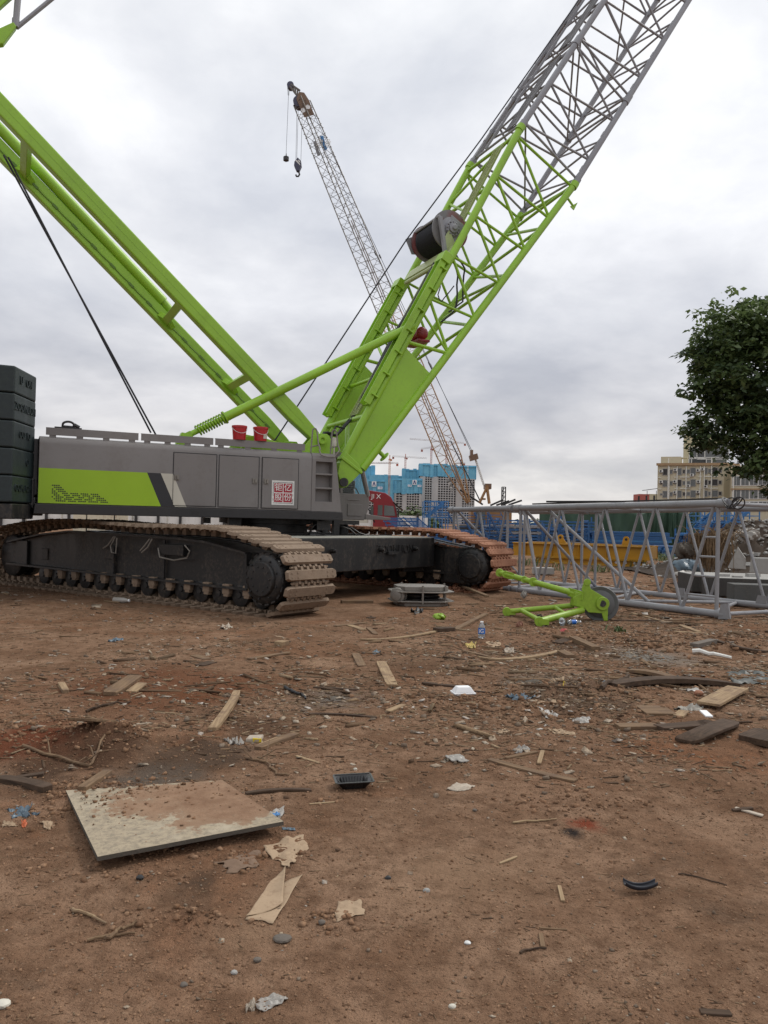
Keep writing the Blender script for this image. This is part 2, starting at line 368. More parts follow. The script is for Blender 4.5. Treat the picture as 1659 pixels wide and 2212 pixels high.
nx, ny = len(xs), len(ys)
co = np.stack([XX.ravel(), YY.ravel(), ZZ.ravel()], 1)
idx = np.arange(nx * ny).reshape(ny, nx)
fc = np.stack([idx[:-1, :-1].ravel(), idx[:-1, 1:].ravel(), idx[1:, 1:].ravel(), idx[1:, :-1].ravel()], 1)
me = bpy.data.meshes.new('ground'); me.vertices.add(len(co)); me.vertices.foreach_set('co', co.ravel())
me.loops.add(fc.size); me.loops.foreach_set('vertex_index', fc.ravel().astype(np.int32)); me.polygons.add(len(fc))
me.polygons.foreach_set('loop_start', np.arange(0, fc.size, 4, dtype=np.int32)); me.update(calc_edges=True)
me.polygons.foreach_set('use_smooth', np.ones(len(fc), bool))
ground = bpy.data.objects.new('ground', me); COL.objects.link(ground); ground['kind'] = 'structure'; ground['label'] = 'muddy reddish brown construction yard ground with litter and track prints'
mt, t, b = newmat('brown_mud'); v = pos(t)
big = nnoise(t, v, .32, 5, .6, .6); mid = nnoise(t, v, 1.6, 6, .65, .4); sm = nnoise(t, v, 9, 6, .7); fine = nnoise(t, v, 48, 4, .7); grit = nnoise(t, v, 160, 2, .6)
c = nmix(t, nramp(t, big, .38, .66), (.256, .150, .093), (.325, .21, .138))
c = nmix(t, nramp(t, mid, .43, .68), c, (.165, .09, .052))
c = nmix(t, nramp(t, nnoise(t, v, .55, 5, .65, .8), .54, .72), c, (.225, .10, .05))
c = nmix(t, nramp(t, nnoise(t, v, .9, 5, .7, 1.1), .58, .74), c, (.088, .058, .04))
c = nmix(t, nramp(t, sm, .43, .72), c, (.125, .07, .042))
c = nmix(t, nramp(t, nnoise(t, v, .75, 6, .6, .3), .58, .74), c, (.37, .24, .158))
c = nmix(t, nramp(t, fine, .60, .80), c, (.36, .25, .165))
c = nmix(t, nramp(t, fine, .40, .26), c, (.085, .05, .032)); c = nmix(t, nramp(t, nnoise(t, v, 95, 4, .75), .56, .66), c, (.095, .058, .037)); c = nmix(t, nramp(t, nnoise(t, v, 24, 5, .75, .5), .58, .70), c, (.12, .07, .043)); c = nmix(t, nramp(t, nnoise(t, v, 70, 3, .8), .68, .76), c, (.46, .36, .26))
# two stained places, as in the photograph: rust red powder and a grey ashy patch
def stain(c, px, py, rad, col, thr=.5, amt=1.0):
    g = G(px, py); s = nd(t, 'ShaderNodeVectorMath', operation='SUBTRACT'); t.links.new(v, s.inputs[0]); s.inputs[1].default_value = g
    l_ = nd(t, 'ShaderNodeVectorMath', operation='LENGTH'); t.links.new(s.outputs[0], l_.inputs[0])
    d = nd(t, 'ShaderNodeMath', operation='DIVIDE'); t.links.new(l_.outputs['Value'], d.inputs[0]); d.inputs[1].default_value = rad
    e = nd(t, 'ShaderNodeMath', operation='ADD'); t.links.new(d.outputs[0], e.inputs[0]); t.links.new(nnoise(t, v, 5 / rad * .3, 5, .7), e.inputs[1])
    return nmix(t, nramp(t, e.outputs[0], thr + .75, thr + .15, (0, 0, 0), (amt,) * 3), c, col)
c = stain(c, 330, 1490, 2.6, (.15, .062, .032), .55, .75); c = stain(c, 150, 1640, 1.2, (.082, .046, .029), .65, .85); c = stain(c, 560, 1570, .8, (.095, .054, .034), .6, .8); c = stain(c, 1260, 1530, 1.1, (.10, .07, .05), .6, .75); c = stain(c, 900, 1440, 1.3, (.115, .066, .04), .5, .65); c = stain(c, 1250, 1400, 1.0, (.085, .06, .045), .55, .7); c = stain(c, 60, 1700, .6, (.085, .055, .038), .5, .7); c = stain(c, 700, 1400, 2.0, (.165, .078, .04), .5, .4); c = stain(c, 1000, 1900, .9, (.36, .235, .15), .4, .45); c = stain(c, 560, 2000, .5, (.34, .22, .14), .4, .5); c = stain(c, 420, 1640, .9, (.08, .054, .038), .6, .85)
c = stain(c, 1262, 1785, .22, (.2, .055, .03)); c = stain(c, 1240, 1805, .16, (.035, .027, .024))
c = stain(c, 1400, 1420, 1.5, (.2, .18, .155), .45); c = stain(c, 720, 1510, 1.0, (.15, .13, .11), .35); c = stain(c, 330, 1700, .8, (.12, .095, .075), .5); c = stain(c, 1180, 1480, 1.2, (.14, .125, .105), .45)
c = stain(c, 80, 1610, 1.0, (.15, .055, .03), .55)
t.links.new(c, b.inputs['Base Color']); b.inputs['Specular IOR Level'].default_value = .04; b.inputs['Roughness'].default_value = .95
hh = nd(t, 'ShaderNodeMath', operation='MULTIPLY_ADD'); t.links.new(sm, hh.inputs[0]); hh.inputs[1].default_value = 2.2; t.links.new(fine, hh.inputs[2])
h2 = nd(t, 'ShaderNodeMath', operation='MULTIPLY_ADD'); t.links.new(grit, h2.inputs[0]); h2.inputs[1].default_value = .35; t.links.new(hh.outputs[0], h2.inputs[2])
nbump(t, b, h2.outputs[0], .9, .024)
me.materials.append(mt)

# ================================================================ the green crawler crane
crane = thing('crawler_crane', 'large lime green and grey crawler crane with its lattice boom raised to the right', 'crawler crane', C0)
# ---- crawlers
def loop_pts():
    raw = [(-4.35, .035), (3.78, .035)]
    for i in range(1, 12): a = R(-90 + i * 13.2); raw.append((3.78 + .575 * math.cos(a), .61 + .575 * math.sin(a)))
    raw += [(3.2, 1.27), (2.75, 1.37), (1.8, 1.395), (.6, 1.375), (-.5, 1.395), (-1.5, 1.43), (-2.4, 1.42), (-3.3, 1.36), (-4.2, 1.25)]
    for i in range(1, 12): a = R(110 + i * 14); raw.append((-4.42 + .58 * math.cos(a), .63 + .59 * math.sin(a)))
    raw.append(raw[0]); out_ = []; P_ = .262
    d = [0]
    for a, b_ in zip(raw, raw[1:]): d.append(d[-1] + math.hypot(b_[0] - a[0], b_[1] - a[1]))
    n = round(d[-1] / P_); P_ = d[-1] / n
    for i in range(n):
        q = i * P_
        for k in range(len(raw) - 1):
            if d[k] <= q <= d[k + 1] + 1e-9:
                s = (q - d[k]) / max(1e-9, d[k + 1] - d[k]); out_.append((raw[k][0] + (raw[k + 1][0] - raw[k][0]) * s, raw[k][1] + (raw[k + 1][1] - raw[k][1]) * s)); break
    return out_
LP = loop_pts()
def shoe_mesh():
    mb = MB(); W = .6; n = 0
    pl = [(-W, -.06), (-W + .05, -.09), (W - .05, -.09), (W, -.06), (W, .06), (W - .05, .09), (-W + .05, .09), (-W, .06)]
    bot = [Vector((x, y, 0)) for x, y in pl]; top = [Vector((x * .97, y * .82, .055)) for x, y in pl]
    k = 8; mb.add(bot + top, [tuple(range(8))[::-1], tuple(range(8, 16))] + [(i, (i + 1) % k, k + (i + 1) % k, k + i) for i in range(k)])
    for i in range(6):
        x = -.36 + i * .144
        mb.add([(x - .028, .05, .035), (x + .028, .05, .035), (x + .028, .145, .01), (x - .028, .145, .01), (x - .028, .05, -.06), (x + .028, .05, -.06), (x + .028, .15, -.05), (x - .028, .15, -.05)],
               [(0, 1, 2, 3), (4, 7, 6, 5), (0, 4, 5, 1), (1, 5, 6, 2), (2, 6, 7, 3), (3, 7, 4, 0)])
        if i < 5: mb.box((x + .072, -.1, -.02), (.026, 0, 0), (0, .04, 0), (0, 0, .035))
    mb.tube((-.45, .125, -.02), (.45, .125, -.02), .022, n=6)
    mb.box((-.2, 0, -.07), (.05, 0, 0), (0, .06, 0), (0, 0, .06)); mb.box((.2, 0, -.07), (.05, 0, 0), (0, .06, 0), (0, 0, .06))
    for sx in (-.5, -.36, .36, .5):
        for sy in (-.035, .035): mb.lathe((sx, sy, .05), Z3, [(.017, 0), (.017, .012), (.008, .014)], 6)
    return mb
def crawler(wc, near):
    sgn = -1 if near else 1; smat = M['shoe'] if near else M['shoer']
    wi, wo = wc - .33, wc + .33            # frame sides
    pf = [(-4.3, .47), (-4.3, .93), (-2.94, 1.14), (-1.9, 1.23), (1.53, 1.19), (2.28, 1.15), (3.27, 1.0), (3.29, .40), (-.54, .43)]
    fr = MB(); fr.prism([U(f, wi, z) for f, z in pf], UW * .66)
    c = fr.build('crawler_track', M['black'], crane, smooth=False, bevel=.012)
    c['label'] = 'near crawler track with dusty pale brown shoes' if near else 'far crawler track with rusty red shoes'
    tr = MB()
    for w_ in (wi - .05, wo + .05):
        for (a, b_) in zip(pf[1:6], pf[2:7]): tr.beam(U(a[0], w_, a[1]), U(b_[0], w_, b_[1]), .12, .035, UW.cross(UF))
        tr.beam(U(-4.3, w_, .45), U(3.32, w_, .40), .12, .04); tr.beam(U(3.29, w_, .42), U(3.27, w_, 1.0), .1, .04, UF); tr.beam(U(1.1, w_, .44), U(1.1, w_, 1.15), .03, .05, UF)
    tr.build('frame_flange', M['black'], c, smooth=False)
    sm_ = shoe_mesh(); me_ = None
    # shoes
    for i, (f, z) in enumerate(LP):
        f2, z2 = LP[(i + 1) % len(LP)]; f0, z0 = LP[i - 1]
        d = (UF * (f2 - f0) + Z3 * (z2 - z0)).normalized()
        j = rnd.uniform(-.04, .04) if z > 1.1 else rnd.uniform(-.012, .012)
        rot = Matrix((UW, d, UW.cross(d))).transposed()
        if (UW.cross(d)).dot(U(f, 0, z) - U(max(-4.3, min(3.7, f)), 0, .68)) < 0: rot = Matrix((-UW, d, -UW.cross(d))).transposed()
        rot = rot @ Matrix.Rotation(j, 3, 'X')
        mw = Matrix.Translation(U(f, wc, z) - C0) @ rot.to_4x4()
        if me_ is None:
            o = sm_.build('track_shoe', smat, None, ang=30); o.parent = c; me_ = o.data
            # mesh was recentred on its own base: undo that shift
            sh = o.location.copy(); me_.transform(Matrix.Translation(sh)); o.matrix_basis = mw; src = o
        else: part_copy(src, c, mw)
    # rollers and their brackets
    face = wi if near else wo
    r0_ = None
    for i in range(14):
        f = 3.55 - i * .5
        if r0_ is None:
            r0_ = MB().lathe(U(0, wc - .36, .285), UW, [(.05, 0), (.06, .02), (.17, .03), (.20, .04), (.20, .12), (.16, .14), (.16, .58), (.20, .60), (.20, .68), (.17, .69), (.05, .72)], 20).build('track_roller', M['black'], c)
            b0_ = MB().box(U(.25, wc - .36, .37), UF * .085, UW * .05, Z3 * .085).box(U(.25, wc - .36, .27), UF * .06, UW * .045, Z3 * .03).build('roller_bracket', M['shoe'], c, smooth=False, bevel=.01)
            r0_.location = UF * f; b0_.location = UF * (f - .02 - .5)
        else:
            part_copy(r0_, c, Matrix.Translation(UF * f))
            if i < 13: part_copy(b0_, c, Matrix.Translation(UF * (f - .02 - .5)))
    # drive sprocket with lobed rim, idler
    pr = [(.1, -.61), (.27, -.605), (.285, -.59), (.29, -.56), (.36, -.55), (.40, -.52), (.42, -.48), (.42, -.40), (.36, -.36), (.36, .36), (.42, .40), (.42, .5), (.3, .58), (.1, .6)]
    sp = MB().lathe(U(3.80, wc, .61), UW, pr, 36)
    for k in range(18):
        a = 2 * math.pi * k / 18; q = UF * math.cos(a) + Z3 * math.sin(a)
        sp.box(U(3.80, wc - .47, .61) + q * .415, q * .014, UW * .05, q.cross(UW) * .045)
        if k % 2: sp.lathe(U(3.80, wc - .555, .61) + q * .33, -UW, [(.018, 0), (.018, .02), (.008, .024)], 6)
    for k in range(10):
        a = 2 * math.pi * k / 10; q = UF * math.cos(a) + Z3 * math.sin(a); sp.lathe(U(3.80, wc - .605, .61) + q * .2, -UW, [(.014, 0), (.014, .012), (.006, .015)], 6)
    sp.build('drive_sprocket', M['black'], c)
    MB().lathe(U(-4.36, wc, .63), UW, [(.08, -.29), (.42, -.28), (.46, -.26), (.46, -.08), (.40, -.06), (.40, .06), (.46, .08), (.46, .26), (.42, .28), (.08, .29)], 30).build('idler_wheel', M['black'], c)
    if near:
        w_ = wi - .03
        for f, z, hx, hy, hz, dy in ((-2.9, .72, .12, .015, .12, .02), (-3.75, .72, .22, .03, .26, 0), (-.55, .85, .16, .05, .13, 0), (1.35, .98, .34, .06, .1, -.02), (-.5, .6, .1, .04, .18, 0)):
            MB().box(U(f, w_ + dy, z), UF * hx, UW * hy, Z3 * hz).build('frame_fitting', M['black'], c, smooth=False, bevel=.01)
        hs = MB()
        hs.path([U(.75, w_ - .08, 1.16), U(.62, w_ - .1, 1.02), U(.5, w_ - .1, .93)], .017); hs.path([U(.82, w_ - .08, 1.16), U(.72, w_ - .1, 1.0), U(.55, w_ - .1, .9)], .017)
        hs.build('hydraulic_hose', M['steel'], c); hs = MB(); hs.path([U(1.0, w_ - .08, 1.0), U(1.1, w_ - .12, .84), U(1.5, w_ - .12, .8), U(1.85, w_ - .12, .86), U(1.9, w_ - .1, .98), U(1.75, w_ - .09, 1.08)], .014)
        hs.path([U(-.35, w_ - .08, 1.17), U(-.5, w_ - .1, 1.0), U(-.66, w_ - .1, .93)], .017); hs.path([U(-.3, w_ - .08, 1.17), U(-.42, w_ - .1, .98), U(-.38, w_ - .1, .86), U(-.25, w_ - .1, .85), U(-.22, w_ - .1, 1.15)], .014)
        hs.build('hydraulic_hose', M['steel'], c)
    else:
        # rounded cover plate seen on the inner side of the far front end
        cp = MB(); pts = [U(3.0, wi - .09, .18), U(3.0, wi - .09, 1.0)]
        for i in range(9): a = R(80 - i * 20); pts.append(U(3.55 + .42 * math.cos(a), wi - .09, .6 + .43 * math.sin(a)))
        cp.prism(pts, UW * .12); cp.build('end_cover', M['black'], c, bevel=.02)
        mud = MB()
        for k in range(26):
            f = 2.2 + k * .05; q = U(f, wi - .05 + rnd.uniform(-.05, .05), 1.13 - max(0, f - 2.4) * .12 + rnd.uniform(-.03, .02)); s_ = rnd.uniform(.03, .07)
            mud.lathe(q, Vector((rnd.uniform(-.4, .4), rnd.uniform(-.4, .4), 1)), [(s_ * .6, -s_ * .5), (s_ * 1.2, 0), (s_ * .5, s_ * .5)], 6)
        mud.build('caked_mud', M['shoer'], c)
    return c
crawler(-3.33, True); crawler(3.33, False)
# ---- carbody: cross beams, centre box, slewing ring
cb = MB()
cb.box(U(2.15, 0, .89), UF * .66, UW * 2.78, Z3 * .34); cb.box(U(-2.15, 0, .89), UF * .66, UW * 2.78, Z3 * .34); cb.box(U(0, 0, .87), UF * 1.6, UW * 1.5, Z3 * .37)
body = cb.build('carbody', M['black'], crane, smooth=False, bevel=.015)
cd = MB(); cd.box(U(2.85, 1.05, .9), UF * .03, UW * .2, Z3 * .0301)
for w_ in (-1.0, .6, 1.9): cd.lathe(U(2.81, w_, .98), UF, [(.05, 0), (.05, .1), (.035, .1), (.03, .14)], 12)
for k in range(3): cd.box(U(2.4 + .1 * k, 2.2, .50), UF * .02, UW * .4, Z3 * .05)
cd.build('beam_lug', M['black'], body)
text_mesh('ZOOMLION', .26, .012, U(2.815, 1.2, .98), UW, Z3, UF).build('embossed_lettering', M['black'], body, smooth=False)
MB().box(U(2.15, 0, 1.236), UF * .65, UW * 2.77, Z3 * .004).build('deck_plate', paint('pale_dusty_deck', (.3, .29, .25), (.14, .12, .1), .6, .8, 2, .1), body, smooth=False)
MB().lathe(C0 + Z3 * 1.22, Z3, [(1.02, 0), (1.02, .07), (.95, .08), (.95, .2), (.93, .2), (.93, .25), (1.05, .26), (1.05, .36), (.9, .365)], 40).build('slewing_ring', M['black'], crane)
for a, l, hgt in ((-1.1, 1.2, .2), (-.95, 1.1, .2), (1.05, 1.0, .26), (1.12, .7, .26), (1.45, -.2, .3), (1.5, .55, .33), (-1.6, 1.1, .12)): MB().box(S(a, l, 1.58 - hgt / 2), SX * .07, SN * .07, Z3 * hgt / 2).build('deck_bracket', M['black'], crane, smooth=False)
ub = MB(); ub.lathe(S(1.95, -.2, 1.22), Z3, [(.17, 0), (.17, .25), (.12, .3), (.12, .36)], 14)
ub.build('swivel_motor', M['black'], crane); ub = MB()
ub.box(S(1.5, -.3, 1.54), SX * .7, SN * .6, Z3 * .05); ub.box(S(.9, 1.25, 1.46), SX * .16, SN * .12, Z3 * .1)
ub.build('under_deck_plate', M['black'], crane, smooth=False); ub = MB()
ub.path([S(.75, 1.3, 1.5), S(.6, 1.35, 1.46), S(.5, 1.35, 1.36), S(.45, 1.3, 1.24)], .02); ub.path([S(.78, 1.3, 1.5), S(.67, 1.38, 1.47), S(.6, 1.38, 1.38), S(.58, 1.3, 1.24)], .02)
ub.path([S(1.7, .2, 1.5), S(2.0, .3, 1.42), S(2.2, .3, 1.3), S(2.4, .3, 1.24)], .02); ub.path([S(1.7, .25, 1.46), S(1.95, .35, 1.38), S(2.1, .35, 1.25)], .02)
ub.build('under_deck_hose', M['black'], crane)
# ---- upper works hood
YT, YB = 3.03, 1.77
sec = [(1.6, YB), (1.6, YT - .14), (1.585, YT - .07), (1.54, YT - .02), (1.47, YT), (-1.47, YT), (-1.6, YT - .14), (-1.6, YB)]
hood = MB().prism([S(-4.85, l, z) for l, z in sec], SX * 5.36).build('engine_hood', M['grey'], crane, bevel=.008, ang=50)
# front end cover with the recessed ladder
def ax(z): return 1.04 + (YT - z) / (YT - YB) * .17
fe = MB(); a0, a1 = .60, .985; z0, z1 = 1.98, 2.84; A0_ = .515
def sp_(a, z): return S(a, 1.6, z)
zs = [YB, z0, z1, YT - .14]
P_ = [[sp_(A0_, z), sp_(a0, z), sp_(a1, z), sp_(ax(z), z)] for z in zs]
for i in range(3):
    for j in range(3):
        if i == 1 and j == 1: continue
        fe.add([P_[i][j], P_[i][j + 1], P_[i + 1][j + 1], P_[i + 1][j]], [(0, 1, 2, 3)])
dn = SN * -.17
q = [P_[1][1], P_[1][2], P_[2][2], P_[2][1]]; qi = [p + dn for p in q]
fe.add(q + qi, [(0, 1, 5, 4), (1, 2, 6, 5), (2, 3, 7, 6), (3, 0, 4, 7), (4, 5, 6, 7)])
tops = sec[1:7]
for (l0, zz0), (l1, zz1) in zip(tops, tops[1:]): fe.add([S(A0_, l0, zz0), S(ax(zz0), l0, zz0), S(ax(zz1), l1, zz1), S(A0_, l1, zz1)], [(0, 1, 2, 3)])
fe.add([S(ax(z), l, z) for l, z in sec], [tuple(range(8))])
fe.build('ladder_end_cover', M['grey'], hood, ang=30)
rg = MB()
for z in (2.27, 2.57): rg.box(S(.792, 1.53, z), SX * .19, SN * .065, Z3 * .018)
rg.build('step', M['grey'], hood, smooth=False, bevel=.005)
sill = MB().prism([S(-4.9, 1.62, 1.765), S(1.235, 1.62, 1.765), S(1.25, 1.62, 1.59), S(-4.92, 1.62, 1.575)], SN * -3.2).build('base_frame', M['dgrey'], crane, smooth=False, bevel=.012)
bl = MB()
for a in (-2.0, .3, .38, .3, .38, 1.1, -1.9, -2.0, -1.9): bl.lathe(S(a, 1.62, 1.70 if rnd.random() < .5 else 1.66), SN, [(.012, 0), (.012, .008)], 6)
bl.build('bolt', M['dgrey'], sill)
# painted stripes as thin sheets on the hood
stripe = MB().prism([S(-4.845, 1.603, YB + .01), S(-2.62, 1.603, YB + .01), S(-2.90, 1.603, 2.43), S(-4.845, 1.603, 2.43)], SN * .003).build('green_stripe', paint('stripe_green', (.31, .50, .012), (.2, .3, .03), .2, .4, 1, .0), hood, smooth=False)
pat = ["1111........................", ".1111.......................", "1.1111......................", "11.1111.....................", "111..111.1111.1111.1111.....", ".111..111.1111.1111.1111....", "1.1111.1111..111..111.1111..", ".1111.1111.1111.1111..11111.", "..11111.1111.1111.11111.1111"]
pd = MB()
for j, row in enumerate(pat):
    for i, ch in enumerate(row):
        if ch == '1': pd.box(S(-4.60 + i * .036, 1.6062, 2.115 - j * .036), SX * .0135, SN * .001, Z3 * .0115)
pd.build('dot_pattern', M['rubber'], stripe, smooth=False)
MB().prism([S(-2.90, 1.603, 2.43), S(-2.62, 1.603, YB + .01), S(-2.35, 1.603, YB + .01), S(-2.64, 1.603, 2.43)], SN * .003).build('black_slash', flat('stripe_black', (.02, .02, .024), .4), hood, smooth=False)
MB().prism([S(-2.64, 1.603, 2.43), S(-2.35, 1.603, YB + .01), S(-2.12, 1.603, YB + .01), S(-2.40, 1.603, 2.43)], SN * .0025).build('cream_slash', M['cream'], hood, smooth=False)
for k, (a, a2, lab, h) in enumerate(((-2.40, -1.535, 0, -2.33), (-1.49, -.65, 0, -.74), (-.59, .21, 1, -.50))):
    th = .012 if k < 2 else .03
    gap = MB()
    for p, q_ in (((a, 2.86), (a2, 2.86)), ((a2, 2.86), (a2, 1.80)), ((a2, 1.80), (a, 1.80)), ((a, 1.80), (a, 2.86))): gap.beam(S(p[0], 1.601, p[1]), S(q_[0], 1.601, q_[1]), .012, .012)
    gap.build('door_gap', M['rubber'], hood, smooth=False)
    cutz = 1.812
    dr = MB().box(S((a + a2) / 2, 1.6 + th / 2 - .004, 2.33), SX * ((a2 - a) / 2 - .012), SN * th / 2, Z3 * .518).build('hood_door', M['grey'], hood, smooth=False, bevel=.005)
    lt = MB().box(S(h, 1.6 + th + .004, 2.36), SX * .05, SN * .008, Z3 * .055); lt.box(S(h + .02, 1.6 + th + .02, 2.36), SX * .02, SN * .016, Z3 * .035); lt.box(S(h - .03, 1.6 + th + .014, 2.36), SX * .012, SN * .01, Z3 * .045)
    lt.build('latch', M['steel'], dr, smooth=False)
    if k == 0:   # the cream slash crosses the first door
        MB().prism([S(-2.385, 1.6095, 2.39), S(-2.14, 1.6095, 1.815), S(-2.385, 1.6095, 1.815)], SN * .0015).build('cream_slash', M['cream'], dr, smooth=False)
    if k == 2:
        o_ = S(-.13, 1.63, 2.135); st = MB().box(o_, SX * .245, SN * .002, Z3 * .255).build('company_sign', M['white'], dr, smooth=False)
        bd = MB()
        for p, q_ in (((-1, 1), (1, 1)), ((1, 1), (1, -1)), ((1, -1), (-1, -1)), ((-1, -1), (-1, 1))):
            for m_ in range(9):
                if rnd.random() < .12: continue
                f0, f1 = m_ / 9, (m_ + .93) / 9; P0 = Vector((p[0] + (q_[0] - p[0]) * f0, p[1] + (q_[1] - p[1]) * f0)) * .215; P1 = Vector((p[0] + (q_[0] - p[0]) * f1, p[1] + (q_[1] - p[1]) * f1)) * .215
                bd.beam(o_ + SN * .003 + SX * P0.x + Z3 * P0.y, o_ + SN * .003 + SX * P1.x + Z3 * P1.y, .007 + .004 * rnd.random(), .002, SN)
        bd.build('sign_border', M['rubber'], st, smooth=False)
        for i, ch in enumerate('钜亿股份'):
            c_ = o_ + SX * ((i % 2) * .205 - .1025) + Z3 * (.1025 - (i // 2) * .205) + SN * .0025
            rg_ = MB().box(c_, SX * .093, SN * .001, Z3 * .093).build('sign_square', flat('sign_red' , (.36, .012, .03), .5) if i == 0 else bpy.data.materials['sign_red'], st, smooth=False)
            text_mesh(ch, .165, .0008, c_ + SN * .002, SX, Z3, SN, bold=True).build('sign_character', M['white'], st, smooth=False)
for a, a2 in ((-4.74, -3.07), (-3.02, -1.6), (-1.56, -.28 + .65)):
    rl = MB().box(S((a + a2) / 2, 1.52, YT + .098), SX * (a2 - a) / 2, SN * .006, Z3 * .07)
    for k in range(4): rl.box(S(a + .12 + k * (a2 - a - .24) / 3, 1.51, YT + .02), SX * .06, SN * .006, Z3 * .03)
    rl.box(S((a + a2) / 2, 1.49, YT + .165), SX * (a2 - a) / 2, SN * .035, Z3 * .004)
    rl.build('roof_kickplate', M['grey'], hood, smooth=False)
hr = MB()
for a in (.53, .98):
    hr.path([S(a - .02, 1.5, YT), S(a, 1.5, YT + .3), S(a + .01, 1.5, YT + .48), S(a + .04, 1.5, YT + .52), S(a + .08, 1.5, YT + .52), S(a + .11, 1.5, YT + .47), S(a + .13, 1.55, YT + .2), S(a + .16, 1.6, YT + .06)], .016, 8)
hr.path([S(.66, 1.6, YT + .06), S(.7, 1.64, YT - .05), S(.8, 1.65, YT - .08), S(1.0, 1.65, YT - .08), S(1.12, 1.6, YT + .06)], .016, 8)
hr.path([S(.5, 1.5, YT + .12), S(.7, 1.5, YT + .17)], .014, 8); hr.path([S(.95, 1.5, YT + .12), S(1.12, 1.5, YT + .17)], .014, 8)
hr.build('handrail', M['steel'], hood)
MB().lathe(S(1.1, 1.35, YT - .02), Z3, [(.02, 0), (.02, .2), (.05, .2), (.055, .3), (.05, .31), (.05, .38), (.03, .39)], 14).build('beacon_lamp', M['cream'], hood)
MB().box(S(-4.95, .2, 2.45), SX * .1, SN * 1.25, Z3 * .53).box(S(-5.0, .9, 1.62), SX * .25, SN * .5, Z3 * .08).box(S(-4.96, 1.3, 1.95), SX * .05, SN * .2, Z3 * .28).build('rear_frame', M['dgrey'], crane, smooth=False, bevel=.02)
# ---- cab, beyond the boom foot
cabn = -.62
def Cp(a, z, l=cabn): return S(a, l, z)
low = [(1.55, 1.6), (2.73, 1.6), (2.80, 1.75), (2.87, 2.0), (2.84, 2.2), (2.80, 2.26), (1.55, 2.26)]
cab = MB().prism([Cp(*p) for p in low], SN * -.98).build('cab', M['grey'], crane, smooth=False, bevel=.02)
fr = MB()
for l in (cabn - .03, cabn - .95):
    fr.path([S(2.83, l, 2.2), S(2.77, l, 2.42), S(2.62, l, 2.95), S(2.5, l, 3.1), S(2.3, l, 3.16)], .06, 8); fr.beam(S(1.6, l, 2.2), S(1.6, l, 3.16), .09, .09, SX); fr.beam(S(2.1, l, 2.2), S(2.1, l, 3.16), .06, .06, SX)
fr.prism([S(1.5, cabn, 3.14), S(2.4, cabn, 3.14), S(2.5, cabn, 3.2), S(2.35, cabn, 3.27), S(1.5, cabn, 3.27)], SN * -.98)
fr.build('cab_frame', M['grey'], cab, ang=40)
gl = newmat('cab_glass'); gl[2].inputs['Base Color'].default_value = (.75, .8, .8, 1); gl[2].inputs['Roughness'].default_value = .03; gl[2].inputs['Transmission Weight'].default_value = .9; gl[2].inputs['IOR'].default_value = 1.1; M['cabglass'] = gl[0]
MB().prism([S(2.14, cabn - .03, 2.27), S(2.72, cabn - .03, 2.27), S(2.74, cabn - .03, 2.42), S(2.59, cabn - .03, 2.94), S(2.14, cabn - .03, 3.1)], SN * -.006).build('window', M['cabglass'], cab, smooth=False)
dd = MB().box(S(1.95, cabn + .012, 1.95), SX * .22, SN * .012, Z3 * .26).box(S(2.46, cabn + .01, 1.85), SX * .2, SN * .01, Z3 * .15).box(S(2.42, cabn + .012, 2.1), SX * .16, SN * .008, Z3 * .012)
dd.build('door_panel', M['grey'], cab, smooth=False, bevel=.008)
cs = MB(); cs.box(S(2.42, -.95, 2.50), SX * .13, SN * .12, Z3 * .1); cs.box(S(2.33, -1.05, 2.33), SX * .2, SN * .2, Z3 * .08); cs.path([S(2.4, -.95, 2.2), S(2.42, -.95, 2.45)], .04); cs.box(S(1.85, -1.1, 2.45), SX * .1, SN * .25, Z3 * .4)
cs.build('operator_console', M['rubber'], cab, bevel=.03)
MB().box(S(2.405, -.823, 2.54), SX * .05, SN * .006, Z3 * .05).build('screen', M['plastic'], cab, smooth=False)
MB().prism([S(2.75, -.6, 1.62), S(3.45, -.6, 1.62), S(3.45, -.6, 1.68), S(2.75, -.6, 1.76)], SN * -.7).build('cab_step', M['grey'], cab, smooth=False, bevel=.01)
# ---- roof gear, mast foot brackets
for l in (.92, -1.2):
    ft = MB()
    for d in (-.15, .12): ft.prism([S(.35, l + d, 3.0), S(1.15, l + d, 3.0), S(1.25, l + d, 3.25), S(1.05, l + d, 3.5), S(.75, l + d, 3.5), S(.55, l + d, 3.25)], SN * .03)
    ft.lathe(S(.9, l - .24, 3.35), SN, [(.03, 0), (.1, 0), (.1, .04), (.07, .04), (.07, .46), (.1, .46), (.1, .5), (.045, .5), (.045, .47)], 18)
    ft.build('mast_foot_bracket', M['green'], crane, bevel=.01)
ft = MB(); ft.prism([S(-.9, 1.0, 3.3), S(-.6, 1.0, 3.36), S(.6, 1.0, 3.08), S(.6, 1.0, 2.98), S(-.9, 1.0, 3.05)], SN * .12); ft.prism([S(-1.1, .6, 3.05), S(-.8, .6, 3.42), S(-.5, .6, 3.38), S(-.35, .6, 3.05)], SN * .1)
ft.build('roof_link', M['green'], crane, bevel=.01)
